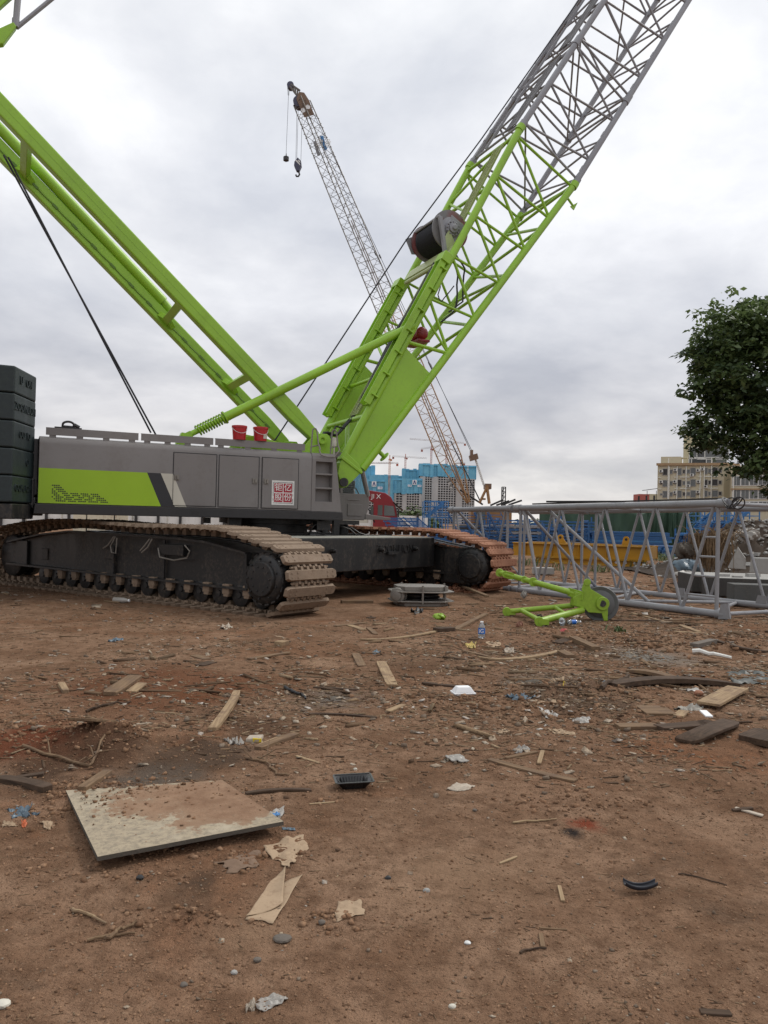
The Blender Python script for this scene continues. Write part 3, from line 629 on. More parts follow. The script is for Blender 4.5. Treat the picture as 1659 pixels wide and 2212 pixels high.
# ---- mast: two box legs leaning back to the upper left, cross members, cylinder
md = (S(-5.69, 0, 9.25) - S(.85, 0, 3.33)).normalized(); mfoot = lambda l: S(.87, l, 3.36)
mup = SN.cross(md); mup = mup if mup.z > 0 else -mup
mast = MB()
for l in (.92, -1.2):
    p = mfoot(l); q_ = p + md * 10.4
    mast.prism([v_ - SN * .125 for v_ in (p + md * .1 - mup * .12, p + md * .1 + mup * .12, p + md * .8 + mup * .165, q_ + mup * .165, q_ - mup * .165, p + md * .8 - mup * .165)], SN * .25)
mast = mast.build('mast_leg', M['green'], crane, smooth=False, bevel=.03)
sm2 = MB()
for l in (.92, -1.2): sm2.beam(mfoot(l) + md * .5 + SN * .127, mfoot(l) + md * 10.2 + SN * .127, .004, .012, mup)
sm2.build('weld_seam', M['green'], mast, smooth=False)
for d in (2.05, 4.1, 8.2):
    cm = MB(); c_ = S(.87, 0, 3.33) + md * d
    c_ -= SN * .14; cm.box(c_, SN * .96, md * .085, mup * .07); 
    for l in (.94, -.94): cm.prism([c_ + SN * l - md * .24 - mup * .06, c_ + SN * l + md * .24 - mup * .06, c_ + SN * (l - math.copysign(.16, l)) + md * .1 - mup * .06, c_ + SN * (l - math.copysign(.16, l)) - md * .1 - mup * .06], mup * .12)
    cm.build('mast_cross_member', M['green'], mast, smooth=False, bevel=.008)
cyl = MB().tube(S(.87, -1.12, 3.33) + md * 4.45 + mup * .29, S(.87, -1.12, 3.33) + md * 10.2 + mup * .33, .115, n=20).tube(S(.87, -1.12, 3.33) + md * 4.15 + mup * .26, S(.87, -1.12, 3.33) + md * 4.5 + mup * .29, .09, n=14)
cyl.build('mast_cylinder', M['green'], mast)
cp = MB(); tot = []
for i in range(18):
    d = .75 + i * .55; c_ = mfoot(-1.2) + md * d + SN * .135 - mup * .03
    cp.box(c_, md * .07, SN * .012, mup * .025); tot.append(c_ + md * .1 + SN * .004); tot.append(c_ + md * .3 + SN * .004 - mup * .012)
cp.path(tot, .009, 5); cp.build('cable_clip_line', paint('cable_green', (.10, .19, .02), (.06, .1, .02), .4, .5), mast)
yk = MB()   # pulley yoke and pendant above the mast, entering at the picture's corner
yk.prism([S(-5.9, .8, 10.45), S(-5.66, .8, 10.55), S(-5.44, .8, 10.95), S(-5.5, .8, 11.02), S(-5.75, .8, 10.82), S(-6.3, .8, 10.8), S(-6.4, .8, 10.5)], SN * -.16)
yk.prism([S(-6.2, .8, 11.05), S(-5.8, .8, 11.15), S(-5.5, .8, 11.55), S(-5.9, .8, 11.9), S(-6.4, .8, 11.6)], SN * -.16)
yk.build('pendant_yoke', M['green'], mast, smooth=False, bevel=.02)
MB().tube(S(-5.46, .72, 10.98), S(-5.40, .72, 12.2), .06, n=12).tube(S(-5.44, .72, 10.96), S(3.0, .72, 21.3), .042, n=8).tube(S(-5.46, .72, 10.96), S(-5.46, .72, 11.12), .07, n=12).build('pendant_bar', M['grey2'], mast)
mr = MB()
for a_, b_ in (((8, 335), (337, 940)), ((18, 340), (326, 935))):
    def on0(px, py, l):
        d = ray(px, py); tt = ((C0 - Vector((0, 0, EYE))).dot(SN) + l) / d.dot(SN); return Vector((0, 0, EYE)) + d * tt
    mr.tube(on0(*a_, .05), on0(*b_, .05), .022, n=6)
mr.build('luffing_rope', M['rope'], crane)
# ---- boom foot section
def up_(z, l=1.2): return S(1.30 + (z - 2.81) / 1.868, l, z)       # upper chord at height z
def lo_(z, l=1.2): return S(1.72 + (z - 2.58) / 1.324, l, z)       # lower chord at height z
UJ = lambda l: S(5.94, l, 11.48)
LJ = lambda l: S(7.62, l, 10.39)
BD = (SX * .540 + Z3 * .842).normalized(); BN = SN.cross(BD); BN = BN if BN.dot(SX) > 0 else -BN   # BN: from upper face to lower face
ch = MB()
for l in (1.2, -1.2):
    ch.tube(up_(2.95, l), UJ(l), .092, n=12); ch.tube(lo_(2.75, l), LJ(l), .092, n=12)
    for p in (UJ(l), LJ(l)): ch.tube(p - BD * .16, p, .11, n=12)
boom = ch.build('boom_foot_section', M['green'], crane)
for l in (1.2, -1.2):
    lc = MB()
    zig(lc, up_(5.75, l), up_(11.2, l), lo_(5.6, l), LJ(l) - BD * .15, 5, .036, True, 8, True)
    lc.tube(up_(5.75, l), lo_(5.6, l), .045, n=8); lc.tube(up_(6.5, l), lo_(5.6, l), .03, n=8)
    lc.build('side_lacing', M['green'], boom)
lf = MB()
warren(lf, lo_(5.0), LJ(1.2), lo_(5.0, -1.2), LJ(-1.2), 4, .04, 8); lf.tube(lo_(5.0), lo_(5.0, -1.2), .045); lf.tube(LJ(1.2) - BD * .12, LJ(-1.2) - BD * .12, .045); lf.tube(lo_(7.6), lo_(7.6, -1.2), .038)
lf.build('front_lacing', M['green'], boom)
lu = MB()
for z in (3.95, 5.0, 6.3, 7.9, 9.8, 11.25): lu.tube(up_(z), up_(z, -1.2), .062 if z < 4 else .045, n=10)
warren(lu, up_(9.0), UJ(1.2), up_(9.0, -1.2), UJ(-1.2), 1, .036, 8); lu.tube(up_(7.9), up_(9.8, -1.2), .036)
lu.tube(up_(5.0), up_(6.3, -1.2), .04); lu.build('back_lacing', M['green'], boom); lu = MB(); lu.tube(S(1.95, .8, 3.95), S(1.55, 1.1, 2.9), .05); lu.tube(S(1.95, .0, 3.95), S(1.6, .9, 2.85), .05); lu.tube(S(1.95, -.2, 3.95), S(1.5, -1.0, 2.9), .05); lu.tube(S(1.95, -.8, 3.95), S(1.5, -1.15, 2.9), .05)
lu.tube(up_(5.2, .2), lo_(4.4, -.9), .04)
lu.build('foot_brace', M['green'], boom)
for l in (1.2, -1.2):
    s_ = 1 if l > 0 else -1
    MB().prism([S(1.36, l + .02, 2.9), S(1.42, l + .02, 2.45), S(1.76, l + .02, 2.68), S(3.56, l + .02, 5.04), S(2.88, l + .02, 5.6)], SN * -.05).build('side_plate', M['green'], boom, smooth=False, bevel=.004)
    fb = MB().prism([S(1.27, l + .11, 2.86), S(1.22, l + .11, 2.62), S(1.34, l + .11, 2.30), S(1.44, l + .11, 2.33), S(1.82, l + .11, 2.70), S(1.72, l + .11, 2.86), S(1.42, l + .11, 3.10)], SN * -.24)
    fb.prism([S(1.28, l + .14, 2.95), S(1.78, l + .14, 2.63), S(1.82, l + .14, 2.68), S(1.32, l + .14, 3.02)], SN * -.28)
    fb.build('foot_box', M['green'], boom, smooth=False, bevel=.015)
    MB().lathe(S(1.36, l + .16, 2.43), -SN, [(.02, 0), (.1, 0), (.1, .05), (.06, .06), (.06, .4)], 16).build('foot_pin', M['black'], boom)
    rl = MB(); d = (up_(7.5, l) - up_(4.2, l)).normalized(); out_ = SN.cross(d); out_ = out_ if out_.dot(SX) < 0 else -out_
    a_ = up_(4.15, l) + out_ * .11; b_ = up_(7.75, l) + out_ * .11
    rl.beam(a_, b_, .30, .05, out_); rl.beam(a_ + SN * .13 + out_ * .06, b_ + SN * .13 + out_ * .06, .03, .16, out_); rl.beam(a_ - SN * .13 + out_ * .06, b_ - SN * .13 + out_ * .06, .03, .16, out_)
    for k in range(7):
        c_ = a_.lerp(b_, .06 + k * .145); rl.box(c_ + SN * .13 * 1 - out_ * .02, d * .015, SN * .06, out_ * .09)
    rl.box(b_ + out_ * .03, d * .12, SN * .19, out_ * .12)
    rl.build('backstop_guide_rail', M['green'], boom, smooth=False, bevel=.006)
# outrigger arm with a disc end and a lug on the lower chord
ar = MB().tube(S(2.10, 1.1, 3.36), S(2.45, 1.1, 3.06), .05, n=10).lathe(S(2.45, 1.1, 3.06), SX * .35 - Z3 * .3, [(.05, -.03), (.13, -.02), (.13, 0), (.05, .01)], 16)
ar.build('rope_guide_arm', M['green'], boom); ar = MB(); ar.tube(lo_(10.0) + BN * .05, lo_(10.0) + BN * .32 - BD * .05, .03).prism([lo_(9.9) + BN * .26 - SN * .01, lo_(9.9) + BN * .4 - SN * .01, lo_(10.1) + BN * .36 - SN * .01], SN * .02)
ar.build('chord_hook', M['green'], boom); MB().tube(lo_(10.0, -1.2), lo_(10.0, -1.2) + BN * .3, .03).build('chord_hook', M['green'], boom)
# walkway mesh along the upper face
def walkway(mb, p0, p1, w_, lats):
    d = (p1 - p0).normalized(); L_ = (p1 - p0).length; nrm = SN.cross(d)
    for s_ in (-1, 1): mb.beam(p0 + SN * s_ * w_ / 2, p1 + SN * s_ * w_ / 2, .03, .05, nrm)
    n = int(L_ / .045)
    for i in range(n):
        c_ = p0 + d * (i + .5) * L_ / n; mb.box(c_, d * .012, SN * w_ / 2, nrm * .012)
    for i in range(lats): mb.beam(p0 + SN * (-w_ / 2 + (i + .5) * w_ / lats), p1 + SN * (-w_ / 2 + (i + .5) * w_ / lats), .012, .016, nrm)
wk = MB(); walkway(wk, up_(4.05, .5) - SX * .05, up_(8.0, .5) - SX * .05, .46, 5); walkway(wk, up_(8.6, .62) - SX * .05, up_(11.2, .5) - SX * .05, .40, 5)
wk.build('walkway', M['grate'], boom, smooth=False)
ho = MB()
def hose(mb, pts, r_):
    q = []
    for i in range(len(pts) - 1):
        for k in range(4): q.append(pts[i].lerp(pts[i + 1], k / 4) + Vector((rnd.uniform(-.015, .015), 0, rnd.uniform(-.015, .015))))
    q.append(pts[-1]); mb.path(q, r_, 6)
for k in range(3):
    o_ = .06 * k
    hose(ho, [S(1.0, .5 + o_, 3.2), S(1.2, .45 + o_, 3.6), S(1.5, .4 + o_, 3.55), S(1.95, .35 + o_, 4.05), up_(5.0, .42 + o_) - SX * .1, up_(6.0, .38 + o_) - SX * .12, up_(7.0, .5 + o_) - SX * .1, up_(7.9, .55 + o_ * 1.2) - SX * .14, up_(8.1, .7 + o_) - SX * .02], .026)
hose(ho, [up_(8.2, .9), up_(7.9, .8) + BN * .5, up_(7.3, .7) + BN * .9, up_(6.9, .6) + BN * .75], .022); hose(ho, [up_(8.3, .8), up_(8.2, .7) + BN * .6, up_(7.6, .6) + BN * 1.0, up_(7.2, .6) + BN * .8], .022)
hose(ho, [up_(7.7, 1.0), up_(7.2, .9) + BN * .25, up_(7.1, .9) + BN * .4, up_(7.6, .9) + BN * .5], .014)
ho.build('hydraulic_hose', M['rubber'], boom)
bk = MB(); c_ = up_(8.05, 0)
bk.box(c_ - BN * .02, SN * 1.15, BD * .16, BN * .07); bk.prism([up_(8.0, .9), up_(8.35, .9), up_(8.5, .9) - BN * .3, up_(8.25, .9) - BN * .3], SN * .05); bk.tube(up_(7.75, 1.0) - BN * .1, up_(7.75, -.9) - BN * .1, .05)
bk.build('winch_bracket', paint('pale_green_paint', (.42, .48, .24), (.2, .22, .1), .4, .5, 2), boom, smooth=False, bevel=.01)
# hoisting drum on the boom
dc = S(4.20, .08, 8.70)
def dlathe(mb, l0, prof, n=36): return mb.lathe(dc + SN * l0, SN, prof, n)
drum_mat, t, b = newmat('drum_red_grey'); v = pos(t)
t.links.new(nmix(t, nramp(t, nnoise(t, v, 1.3, 3, .5), .38, .50), (.17, .03, .028), (.15, .145, .145)), b.inputs['Base Color']); b.inputs['Roughness'].default_value = .45
drum = dlathe(MB(), -.42, [(.1, 0), (.48, 0), (.48, .03), (.36, .06), (.36, 1.08), (.49, 1.11), (.49, 1.15), (.46, 1.16), (.12, 1.16)])
drum = drum.build('hoist_drum', drum_mat, boom)
rp = MB()
for i in range(19): rp.lathe(dc + SN * (-.33 + i * .052), SN, [(.36, -.02), (.402, -.014), (.41, 0), (.402, .014), (.36, .02)], 30, cap=False)
rp.build('wound_rope', M['rope'], drum)
dh = dlathe(MB(), .77, [(.02, 0), (.30, 0), (.30, .02), (.2, .05), (.19, .09), (.12, .1), (.12, .15), (.07, .16), (.05, .2), (.02, .2)], 28)
for k in range(12):
    a = 2 * math.pi * k / 12; dh.lathe(dc + SN * .86 + (BD * math.cos(a) + BN * math.sin(a)) * .16, SN, [(.022, 0), (.022, .03), (.01, .035)], 6)
dh.prism([dc + SN * .79 + BD * .28 - BN * .2, dc + SN * .79 + BD * .3 + BN * .25, dc + SN * .79 - BD * .45 + BN * .4, dc + SN * .79 - BD * .5 + BN * .1], SN * .03)
dh.beam(dc + SN * .86 - BD * .62 + BN * .15, dc + SN * .86 - BD * .02 - BN * .42, .08, .1, SN); dh.tube(dc + SN * .86 - BD * .0 - BN * .44, dc - SN * .48 - BD * .0 - BN * .44, .035); dh.prism([dc - SN * .48 - BD * .5 - BN * .2, dc - SN * .48 - BD * .3 - BN * .55, dc - SN * .48 + BD * .1 - BN * .3, dc - SN * .48 + BN * .4], SN * .03)
dh.build('drum_bearing_frame', M['grey2'], drum, bevel=.006)
rw = S(3.76, 0, 6.24)
MB().lathe(rw - SN * .45, SN, [(.05, 0), (.16, 0), (.16, .04), (.11, .06), (.11, .7), (.16, .72), (.16, .76), (.12, .8), (.05, .82)], 22).box(rw - Z3 * .2, SX * .16, SN * .42, Z3 * .03).build('auxiliary_winch', M['redp'], boom, bevel=.01)
# ---- grey lattice sections
def section(p, Ln, mt, r_=.078, n=2, name='boom_section'):
    c = MB()
    for l in (1.2, -1.2):
        for base_ in (UJ(l), LJ(l)):
            q0 = base_ + BD * p; q1 = q0 + BD * Ln
            c.tube(q0, q1, r_, n=12); c.tube(q0, q0 + BD * .14, r_ * 1.25, n=12); c.tube(q1 - BD * .14, q1, r_ * 1.25, n=12)
    o = c.build(name, mt, boom.parent)
    k = .031
    for l in (1.2, -1.2):
        lc = MB()
        warren(lc, UJ(l) + BD * (p + .1), UJ(l) + BD * (p + Ln - .1), LJ(l) + BD * (p + .1), LJ(l) + BD * (p + Ln - .1), n, k, 8)
        for e in (.12, Ln - .12): lc.tube(UJ(l) + BD * (p + e), LJ(l) + BD * (p + e), k, n=8)
        lc.build('side_lacing', mt, o)
    for J in (UJ, LJ):
        lf = MB()
        warren(lf, J(1.2) + BD * (p + .15), J(1.2) + BD * (p + Ln - .15), J(-1.2) + BD * (p + .15), J(-1.2) + BD * (p + Ln - .15), n, k * .9, 8)
        for e in (.18, Ln - .18): lf.tube(J(1.2) + BD * (p + e), J(-1.2) + BD * (p + e), k, n=8)
        lf.build('cross_lacing', mt, o)
    for e in ([.2, Ln / 2, Ln - .2] if Ln > 4 else [.2, Ln - .2]): MB().tube(UJ(1.2) + BD * (p + e), LJ(-1.2) + BD * (p + e), k * .8, n=8).build('diagonal_brace', mt, o)
    wk = MB(); walkway(wk, UJ(.55) + BD * (p + .25) - BN * .06, UJ(.55) + BD * (p + Ln - .25) - BN * .06, .42, 5); wk.build('walkway', M['grateg'], o, smooth=False)
    for k_ in range(int(Ln / 1.3) + 1):
        e = .6 + k_ * 1.25
        if e > Ln - .2: break
        q = LJ(1.2) + BD * (p + e) - SN * .12; MB().box(q, SN * .07, BD * .09, BN * .03).tube(q, q - BD * .25 - SN * .1, .02).build('chord_lug', M['grey2'], o, smooth=False)
        q = UJ(-.6) + BD * (p + e) - BN * .1; fx = MB(); fx.box(q, SN * .3, BD * .05, BN * .05); fx.box(q + SN * .32 + BD * .1 - BN * .02, SN * .05, BD * .25, BN * .03); fx.lathe(q + SN * .1 + BD * .02 - BN * .06, SN, [(.03, 0), (.09, .01), (.09, .06), (.03, .07)], 12)
        fx.build('rope_roller', M['grey2'], o, smooth=False)
    return o
section(0.0, 3.05, M['grey2'], n=2); section(3.05, 6.1, M['grey2'], n=4); section(9.15, 3.05, M['grey2'], n=2)
pb = MB()
for l in (.15, -.35): pb.beam(UJ(l) - BN * .2 - BD * .4, UJ(l) - BN * .25 + BD * 9, .06, .03, SN)
pb.build('pendant_bar', M['grey2'], crane, smooth=False)
# backstop strut with its spring
b0, b1 = S(-2.1, 1.0, 3.22), up_(6.1, 1.2) + Vector((0, 0, .05)); bdv = (b1 - b0).normalized()
bs = MB().tube(b0 + bdv * 1.0, b1, .098, n=18).lathe(b1 - bdv * .1, bdv, [(.098, -.1), (.125, -.08), (.125, .05), (.06, .1)], 18).tube(b0, b0 + bdv * 1.1, .06, n=12)
bs.lathe(b0 + bdv * .95, bdv, [(.06, 0), (.14, 0), (.14, .03), (.1, .04), (.1, .12)], 18).box(b0 + bdv * .05, bdv * .12, SN * .07, bdv.cross(SN) * .07); bs.prism([S(-2.3, .92, 3.0), S(-1.95, .92, 3.0), S(-2.0, .92, 3.3), S(-2.15, .92, 3.32)], SN * .16); bs.lathe(b0 + SN * -.1, SN, [(.06, 0), (.06, .2)], 12)
bs = bs.build('backstop_strut', M['green'], crane)
sg = MB(); a = bdv.orthogonal().normalized(); b_ = bdv.cross(a); sg.path([b0 + bdv * (.32 + .62 * i / 170) + (a * math.cos(i * 2 * math.pi / 17) + b_ * math.sin(i * 2 * math.pi / 17)) * .108 for i in range(171)], .017, 6)
sg.build('coil_spring', M['green'], bs)
hr = MB(); hr.path([S(-.2, -.35, 2.9), S(.29, -.3, 3.47), S(3.45, -.1, 8.6), S(5.5, 0, 11.55), S(8.6, 0, 16.2), S(13, 0, 23)], .019, 6)
hr.build('hoist_rope', M['rope'], crane)
rc = MB(); rc.path([S(1.75, -.8, 2.75), S(1.95, -.8, 2.55), S(2.55, -.8, 2.4), S(2.72, -.75, 2.1), S(2.9, -.7, 1.85), S(3.05, -.7, 1.55)], .018, 6); rc.path([S(1.15, 1.0, 3.1), S(1.2, .9, 3.5), S(1.35, .8, 3.72), S(1.6, .7, 3.7)], .022, 6)
rc.build('slack_cable', M['rope'], crane)

# ================================================================ counterweights (each slab lifts off)
LETT = [('U   ON', .20), ('ZOOMLION', .20), ('OO  IO', .18), ('       O', .18), ('OOMLION', .18)]
CWL = ['topmost dark green counterweight slab on the crane tail, few raised letters left', 'second counterweight slab from the top, with its raised lettering complete', 'middle counterweight slab in the stack of five behind the hood', 'fourth counterweight slab from the top, nearly bare of letters', 'lowest lettered counterweight slab, mossy green, resting on the black tray']
plan = [(-5.29, 2.5), (-4.93, 1.45), (-4.93, -1.45), (-5.29, -2.5), (-6.9, -2.5), (-6.9, 2.5)]
ztop = 4.13
fdir = (S(-4.93, 1.45, 0) - S(-5.29, 2.5, 0)).normalized(); fnrm = fdir.cross(Z3); fnrm = fnrm if fnrm.dot(SX) > 0 else -fnrm
for i in range(5):
    z1 = ztop - i * .475; z0 = z1 - .463
    t_ = tag(MB().prism([S(a, l, z0) for a, l in plan], Z3 * .463).build('counterweight_slab', M['cw'], None, smooth=False, bevel=.025), CWL[i], 'counterweight', 'counterweights stacked on the green crane')
    txt, sz = LETT[i]
    n = len(txt); mid = (S(-5.29, 2.5, 0) + S(-4.93, 1.45, 0)) / 2
    tm = text_mesh(txt, sz, .012, mid + Z3 * (z0 + .25) + fnrm * .006, fdir, Z3, fnrm); tm.build('raised_lettering', M['cw'], t_, smooth=False)
MB().prism([S(a, l, 1.475) for a, l in [(-5.28, 2.45), (-4.92, 1.43), (-4.92, -1.43), (-5.28, -2.45), (-6.9, -2.45), (-6.9, 2.45)]], Z3 * .27).build('counterweight_tray', M['black'], crane, smooth=False, bevel=.02)

# ================================================================ things on the roof
def bucket(a, l, label, tagp):
    b_ = S(a, l, YT + .171); t_ = thing('bucket', label, 'bucket', b_, 'red buckets on the crane roof')
    MB().lathe(b_, Z3, [(.02, .004), (.125, .004), (.13, 0), (.15, .25), (.16, .25), (.16, .29), (.15, .295), (.145, .285), (.13, .28), (.02, .285)], 26).build('bucket_body', M['red'], t_)
    MB().path([b_ + SX * .155 * math.cos(R(q)) + SN * (.155 * math.cos(R(0)) * 1.0 + .02) * abs(math.sin(R(q))) + Z3 * (.26 - .13 * math.sin(R(q))) for q in range(0, 181, 15)], .005, 5).build('wire_handle', M['acw'], t_)
    if tagp: MB().grid(lambda u, v_: b_ + (SN * math.cos(R(10 + 50 * u)) + SX * math.sin(R(10 + 50 * u))) * (.139 + .008 * v_) + Z3 * (.05 + .09 * v_), 6, 2).build('paper_label', M['cream'], t_)
bucket(-1.05, 1.46, 'red plastic bucket on the hood roof, plain side, left of the other bucket', False); bucket(-.60, 1.46, 'red plastic bucket with a torn paper label on the hood roof', True)
sk = S(-4.35, 1.45, YT + .175)
tag(MB().path([sk + SX * (.10 * math.cos(R(q))) + Z3 * (.07 + .06 * math.sin(R(q))) + SN * .02 for q in range(-20, 205, 15)], .022, 7).tube(sk - SX * .12 + Z3 * .035, sk + SX * .12 + Z3 * .03, .026).box(sk + Z3 * .012, SX * .24, SN * .04, Z3 * .01).tube(sk + SX * .1 + Z3 * .08, sk + SX * .2 + Z3 * .03, .035).build('shackle', M['dgrey'], None), 'dark steel shackle lying on the roof edge at the rear of the hood', 'shackle')
# ================================================================ grey lattice sections lying on the ground
LD = Vector((-.48, .877, 0)).normalized(); LN = Vector((LD.y, -LD.x, 0)); L0 = Vector((5.98, 13.95, 0)) + LN * .04
def lying(s0, Ln, n, label, ladder):
    o0 = L0 + LD * s0; t_ = thing('lattice_boom_section', label, 'boom section', o0, 'grey boom sections lying end to end')
    zb, zt = .10, 2.05; slope = -.012
    P = lambda s, w_, z: L0 + LD * (s0 + s) + LN * w_ + Z3 * (z + slope * (s0 + s) + .0)
    for w_ in (0, 2.4):
        for z in (zb, zt):
            c = MB().tube(P(.02, w_, z), P(Ln - .03, w_, z), .068, n=14); c.tube(P(.0, w_, z), P(.2, w_, z), .085, n=14); c.tube(P(Ln - .2, w_, z), P(Ln, w_, z), .085, n=14)
            c.prism([P(-.08, w_ - .02, z - .05), P(.05, w_ - .02, z - .06), P(.05, w_ - .02, z + .06), P(-.08, w_ - .02, z + .05)], LN * .05)
            c.build('chord', M['lat'], t_)
        lc = MB(); warren(lc, P(.28, w_, zt), P(Ln - .28, w_, zt), P(.28, w_, zb), P(Ln - .28, w_, zb), n, .030, 10)
        for e in (.2, Ln - .2): lc.tube(P(e, w_, zb), P(e, w_, zt), .036, n=10)
        lc.build('side_lacing', M['lat'], t_)
    for z in (zb, zt):
        lf = MB(); warren(lf, P(.3, 0, z), P(Ln - .3, 0, z), P(.3, 2.4, z), P(Ln - .3, 2.4, z), max(1, n // 2), .034, 8)
        for e in (.12, Ln - .12): lf.tube(P(e, 0, z), P(e, 2.4, z), .036, n=8)
        lf.build('cross_lacing', M['lat'], t_)
    MB().tube(P(Ln - .3, 0, zt), P(Ln - .3, 2.4, zb), .036, n=8).build('diagonal_brace', M['lat'], t_)
    if ladder:
        rg = MB()
        for z in (.4, .75, 1.1, 1.45):
            f = .28 + (zt - z) / (zt - zb) * (Ln - .56) / (2 * n); rg.tube(P(.2, 0, z), P(f, 0, z), .02)
        rg.build('ladder_rung', M['lat'], t_)
        MB().tube(P(4.9, .05, zt), P(2.3, .6, zb), .036, n=8).build('diagonal_brace', M['lat'], t_)
        pbar = MB(); pbar.beam(P(.35, .25, zt + .1), P(Ln - .4, .2, zt + .1), .05, .03); pbar.beam(P(2.6, .15, zt + .09), P(Ln - 1.0, .12, zt + .14), .06, .04)
        for s in (1.9, 2.1, 2.3): pbar.beam(P(s, .25, zt + .06), P(s, .25, zt + .2), .02, .03, LD)
        pbar.build('pendant_bar', M['dgrey'], t_, smooth=False)
        for s in (.9, 2.9, 4.6): MB().prism([P(s, 2.34, zb + .04), P(s + .25, 2.34, zb + .04), P(s + .2, 2.34, zb + .2), P(s + .02, 2.34, zb + .2)], LN * .02).build('gusset', M['lat'], t_, smooth=False)
        MB().prism([P(-.14, -.08, zb - .05), P(.1, -.08, zb - .08), P(.06, -.08, zb + .18), P(-.1, -.08, zb + .22)], LN * .03).build('gusset', M['lat'], t_, smooth=False)
        rp = MB()
        for k in range(5): rp.path([P(-.02 - .05 * k + .1 * math.sin(q), .1 * math.cos(q) - .02, zt + .1 * math.sin(q * 1.0 + k)) for q in [i * .5 for i in range(14)]], .012, 5)
        rp.build('tied_rope', M['dgrey'], t_)
    else:
        cl = MB()
        for k in range(4): cl.beam(P(.3 + .25 * k, .1, zt + .09), P(.05 + .25 * k, .3, zt + .2 + .03 * (k % 2)), .05, .04)
        cl.build('connecting_lug', M['dgrey'], t_, smooth=False)
lying(0, 5.95, 4, 'long grey lattice boom section with ladder rungs, lying in front of the blue stacks', True)
lying(6.05, 2.75, 2, 'short grey lattice boom section lying behind the rusty crawler track', False)

# ================================================================ green sheave frame on the ground
shp = gp(1300, 1340); SHY = shp.y
sf = thing('sheave_frame', 'lime green sheave frame with two forked arms lying on the ground', 'sheave frame', shp)
wc_ = PY(1297, 1305, SHY + .05); WNrm = Vector((-.25, -.95, .12)).normalized()
whl = MB().lathe(wc_ + WNrm * -.06, WNrm, [(.05, 0), (.2, 0), (.235, .02), (.29, .0), (.30, .012), (.262, .045), (.262, .075), (.30, .108), (.29, .12), (.235, .1), (.2, .12), (.05, .12)], 40)
whl.build('sheave_wheel', paint('cast_sheave_grey', (.10, .10, .103), (.12, .1, .085), .5, .5, 4, .1), sf)
gpl = [(1050.7 + .3667 * x, 1050.7 + .3667 * y) for x, y in ((575, 625), (560, 610), (575, 562), (590, 548), (607, 560), (614, 603), (700, 655), (718, 682), (715, 792), (692, 792), (680, 748), (602, 742), (575, 716), (515, 702), (512, 652))]
for dY in (-.17, .12):
    MB().prism([PY(x, y, SHY + dY + .0) for x, y in gpl], Vector((0, .02, 0))).lathe(PY(1302, 1304, SHY + dY - .02), Vector((0, 1, 0)), [(.05, -.02), (.11, -.02), (.11, .02), (.06, .03)], 20).lathe(PY(1269, 1258, SHY + dY - .01), Vector((0, 1, 0)), [(.025, 0), (.06, 0), (.06, .03), (.02, .03)], 16).build('side_cheek', M['lime'], sf, bevel=.006)
MB().tube(PY(1302, 1304, SHY - .22), PY(1302, 1304, SHY + .2), .055, n=18).build('axle', M['black'], sf)
MB().box(PY(1250, 1296, SHY - .02), Vector((.1, 0, -.03)), Vector((0, .13, 0)), Vector((.02, 0, .12))).build('web_plate', M['lime'], sf, bevel=.006)
ar = MB(); a_ = PY(1255, 1286, SHY - .1); b_ = PY(1075, 1236, SHY + 1.6); ar.tube(a_, b_, .052, n=14)
for f, r_ in ((.55, .08), (.98, .075), (.66, .062), (.9, .062)): q = a_.lerp(b_, f); ar.lathe(q - Vector((0, .06, 0)), Vector((.15, 1, 0)), [(.03, 0), (r_, 0), (r_, .12), (.03, .12)], 16)
ar.box(a_.lerp(b_, .86), (b_ - a_) * .06, Vector((0, .07, 0)), Vector((.01, 0, .06))); ar.box(a_.lerp(b_, .06), (b_ - a_) * .07, Vector((0, .08, 0)), Vector((.01, 0, .07)))
ar.build('upper_arm', M['lime'], sf)
la = MB(); p1, p2 = gp(1094, 1330, .07), gp(1164, 1352, .07); q1, q2 = PY(1240, 1308, SHY + .12), PY(1258, 1318, SHY - .15)
la.tube(q1, p1, .045, n=12); la.tube(q2, p2, .055, n=12); la.tube(p1.lerp(q1, .22), p2.lerp(q2, .04), .04, n=10); la.tube(p1.lerp(q1, .72), p2.lerp(q2, .62), .032, n=10)
for p, s_ in ((p1, 1), (p2, 1)):
    la.lathe(p - Vector((0, .05, 0)), Vector((.1, 1, 0)), [(.03, 0), (.075, 0), (.075, .1), (.03, .1)], 16); la.box(p + Vector((.07, 0, 0)), Vector((.08, 0, 0)), Vector((0, .06, 0)), Vector((0, 0, .045)))
la.build('lower_arm', M['lime'], sf)

# ================================================================ grey pulley block between the tracks
bp = gp(908, 1306); BX = Vector((.985, .17, 0)); BY = Vector((-.17, .985, 0))
pb_ = thing('pulley_block', 'grey steel pulley block with dark sheaves standing on the mud between the crawlers', 'pulley block', bp)
def oct_(s, z, h): return [bp + BX * x * s + BY * y * s + Z3 * z for x, y in ((-.5, -.18), (-.38, -.34), (.30, -.38), (.5, -.2), (.5, .25), (.3, .4), (-.35, .4), (-.5, .2))], Z3 * h
for z, h, nm in ((0.0, .07, 'bottom_plate'), (.29, .085, 'top_plate')):
    mb = MB(); pl, of = oct_(1, z, h); mb.prism(pl, of); pl, of = oct_(1.22, z + (.08 if z < .1 else -.03), .025); mb.prism(pl, of); mb.build(nm, M['steel'], pb_, smooth=False, bevel=.008)
ps = MB()
for z in (.10, .17, .23): ps.lathe(bp + Z3 * z, Z3, [(.1, 0), (.38, 0), (.34, .02), (.34, .03), (.38, .05), (.1, .05)], 28)
ps.build('sheave', M['black'], pb_)
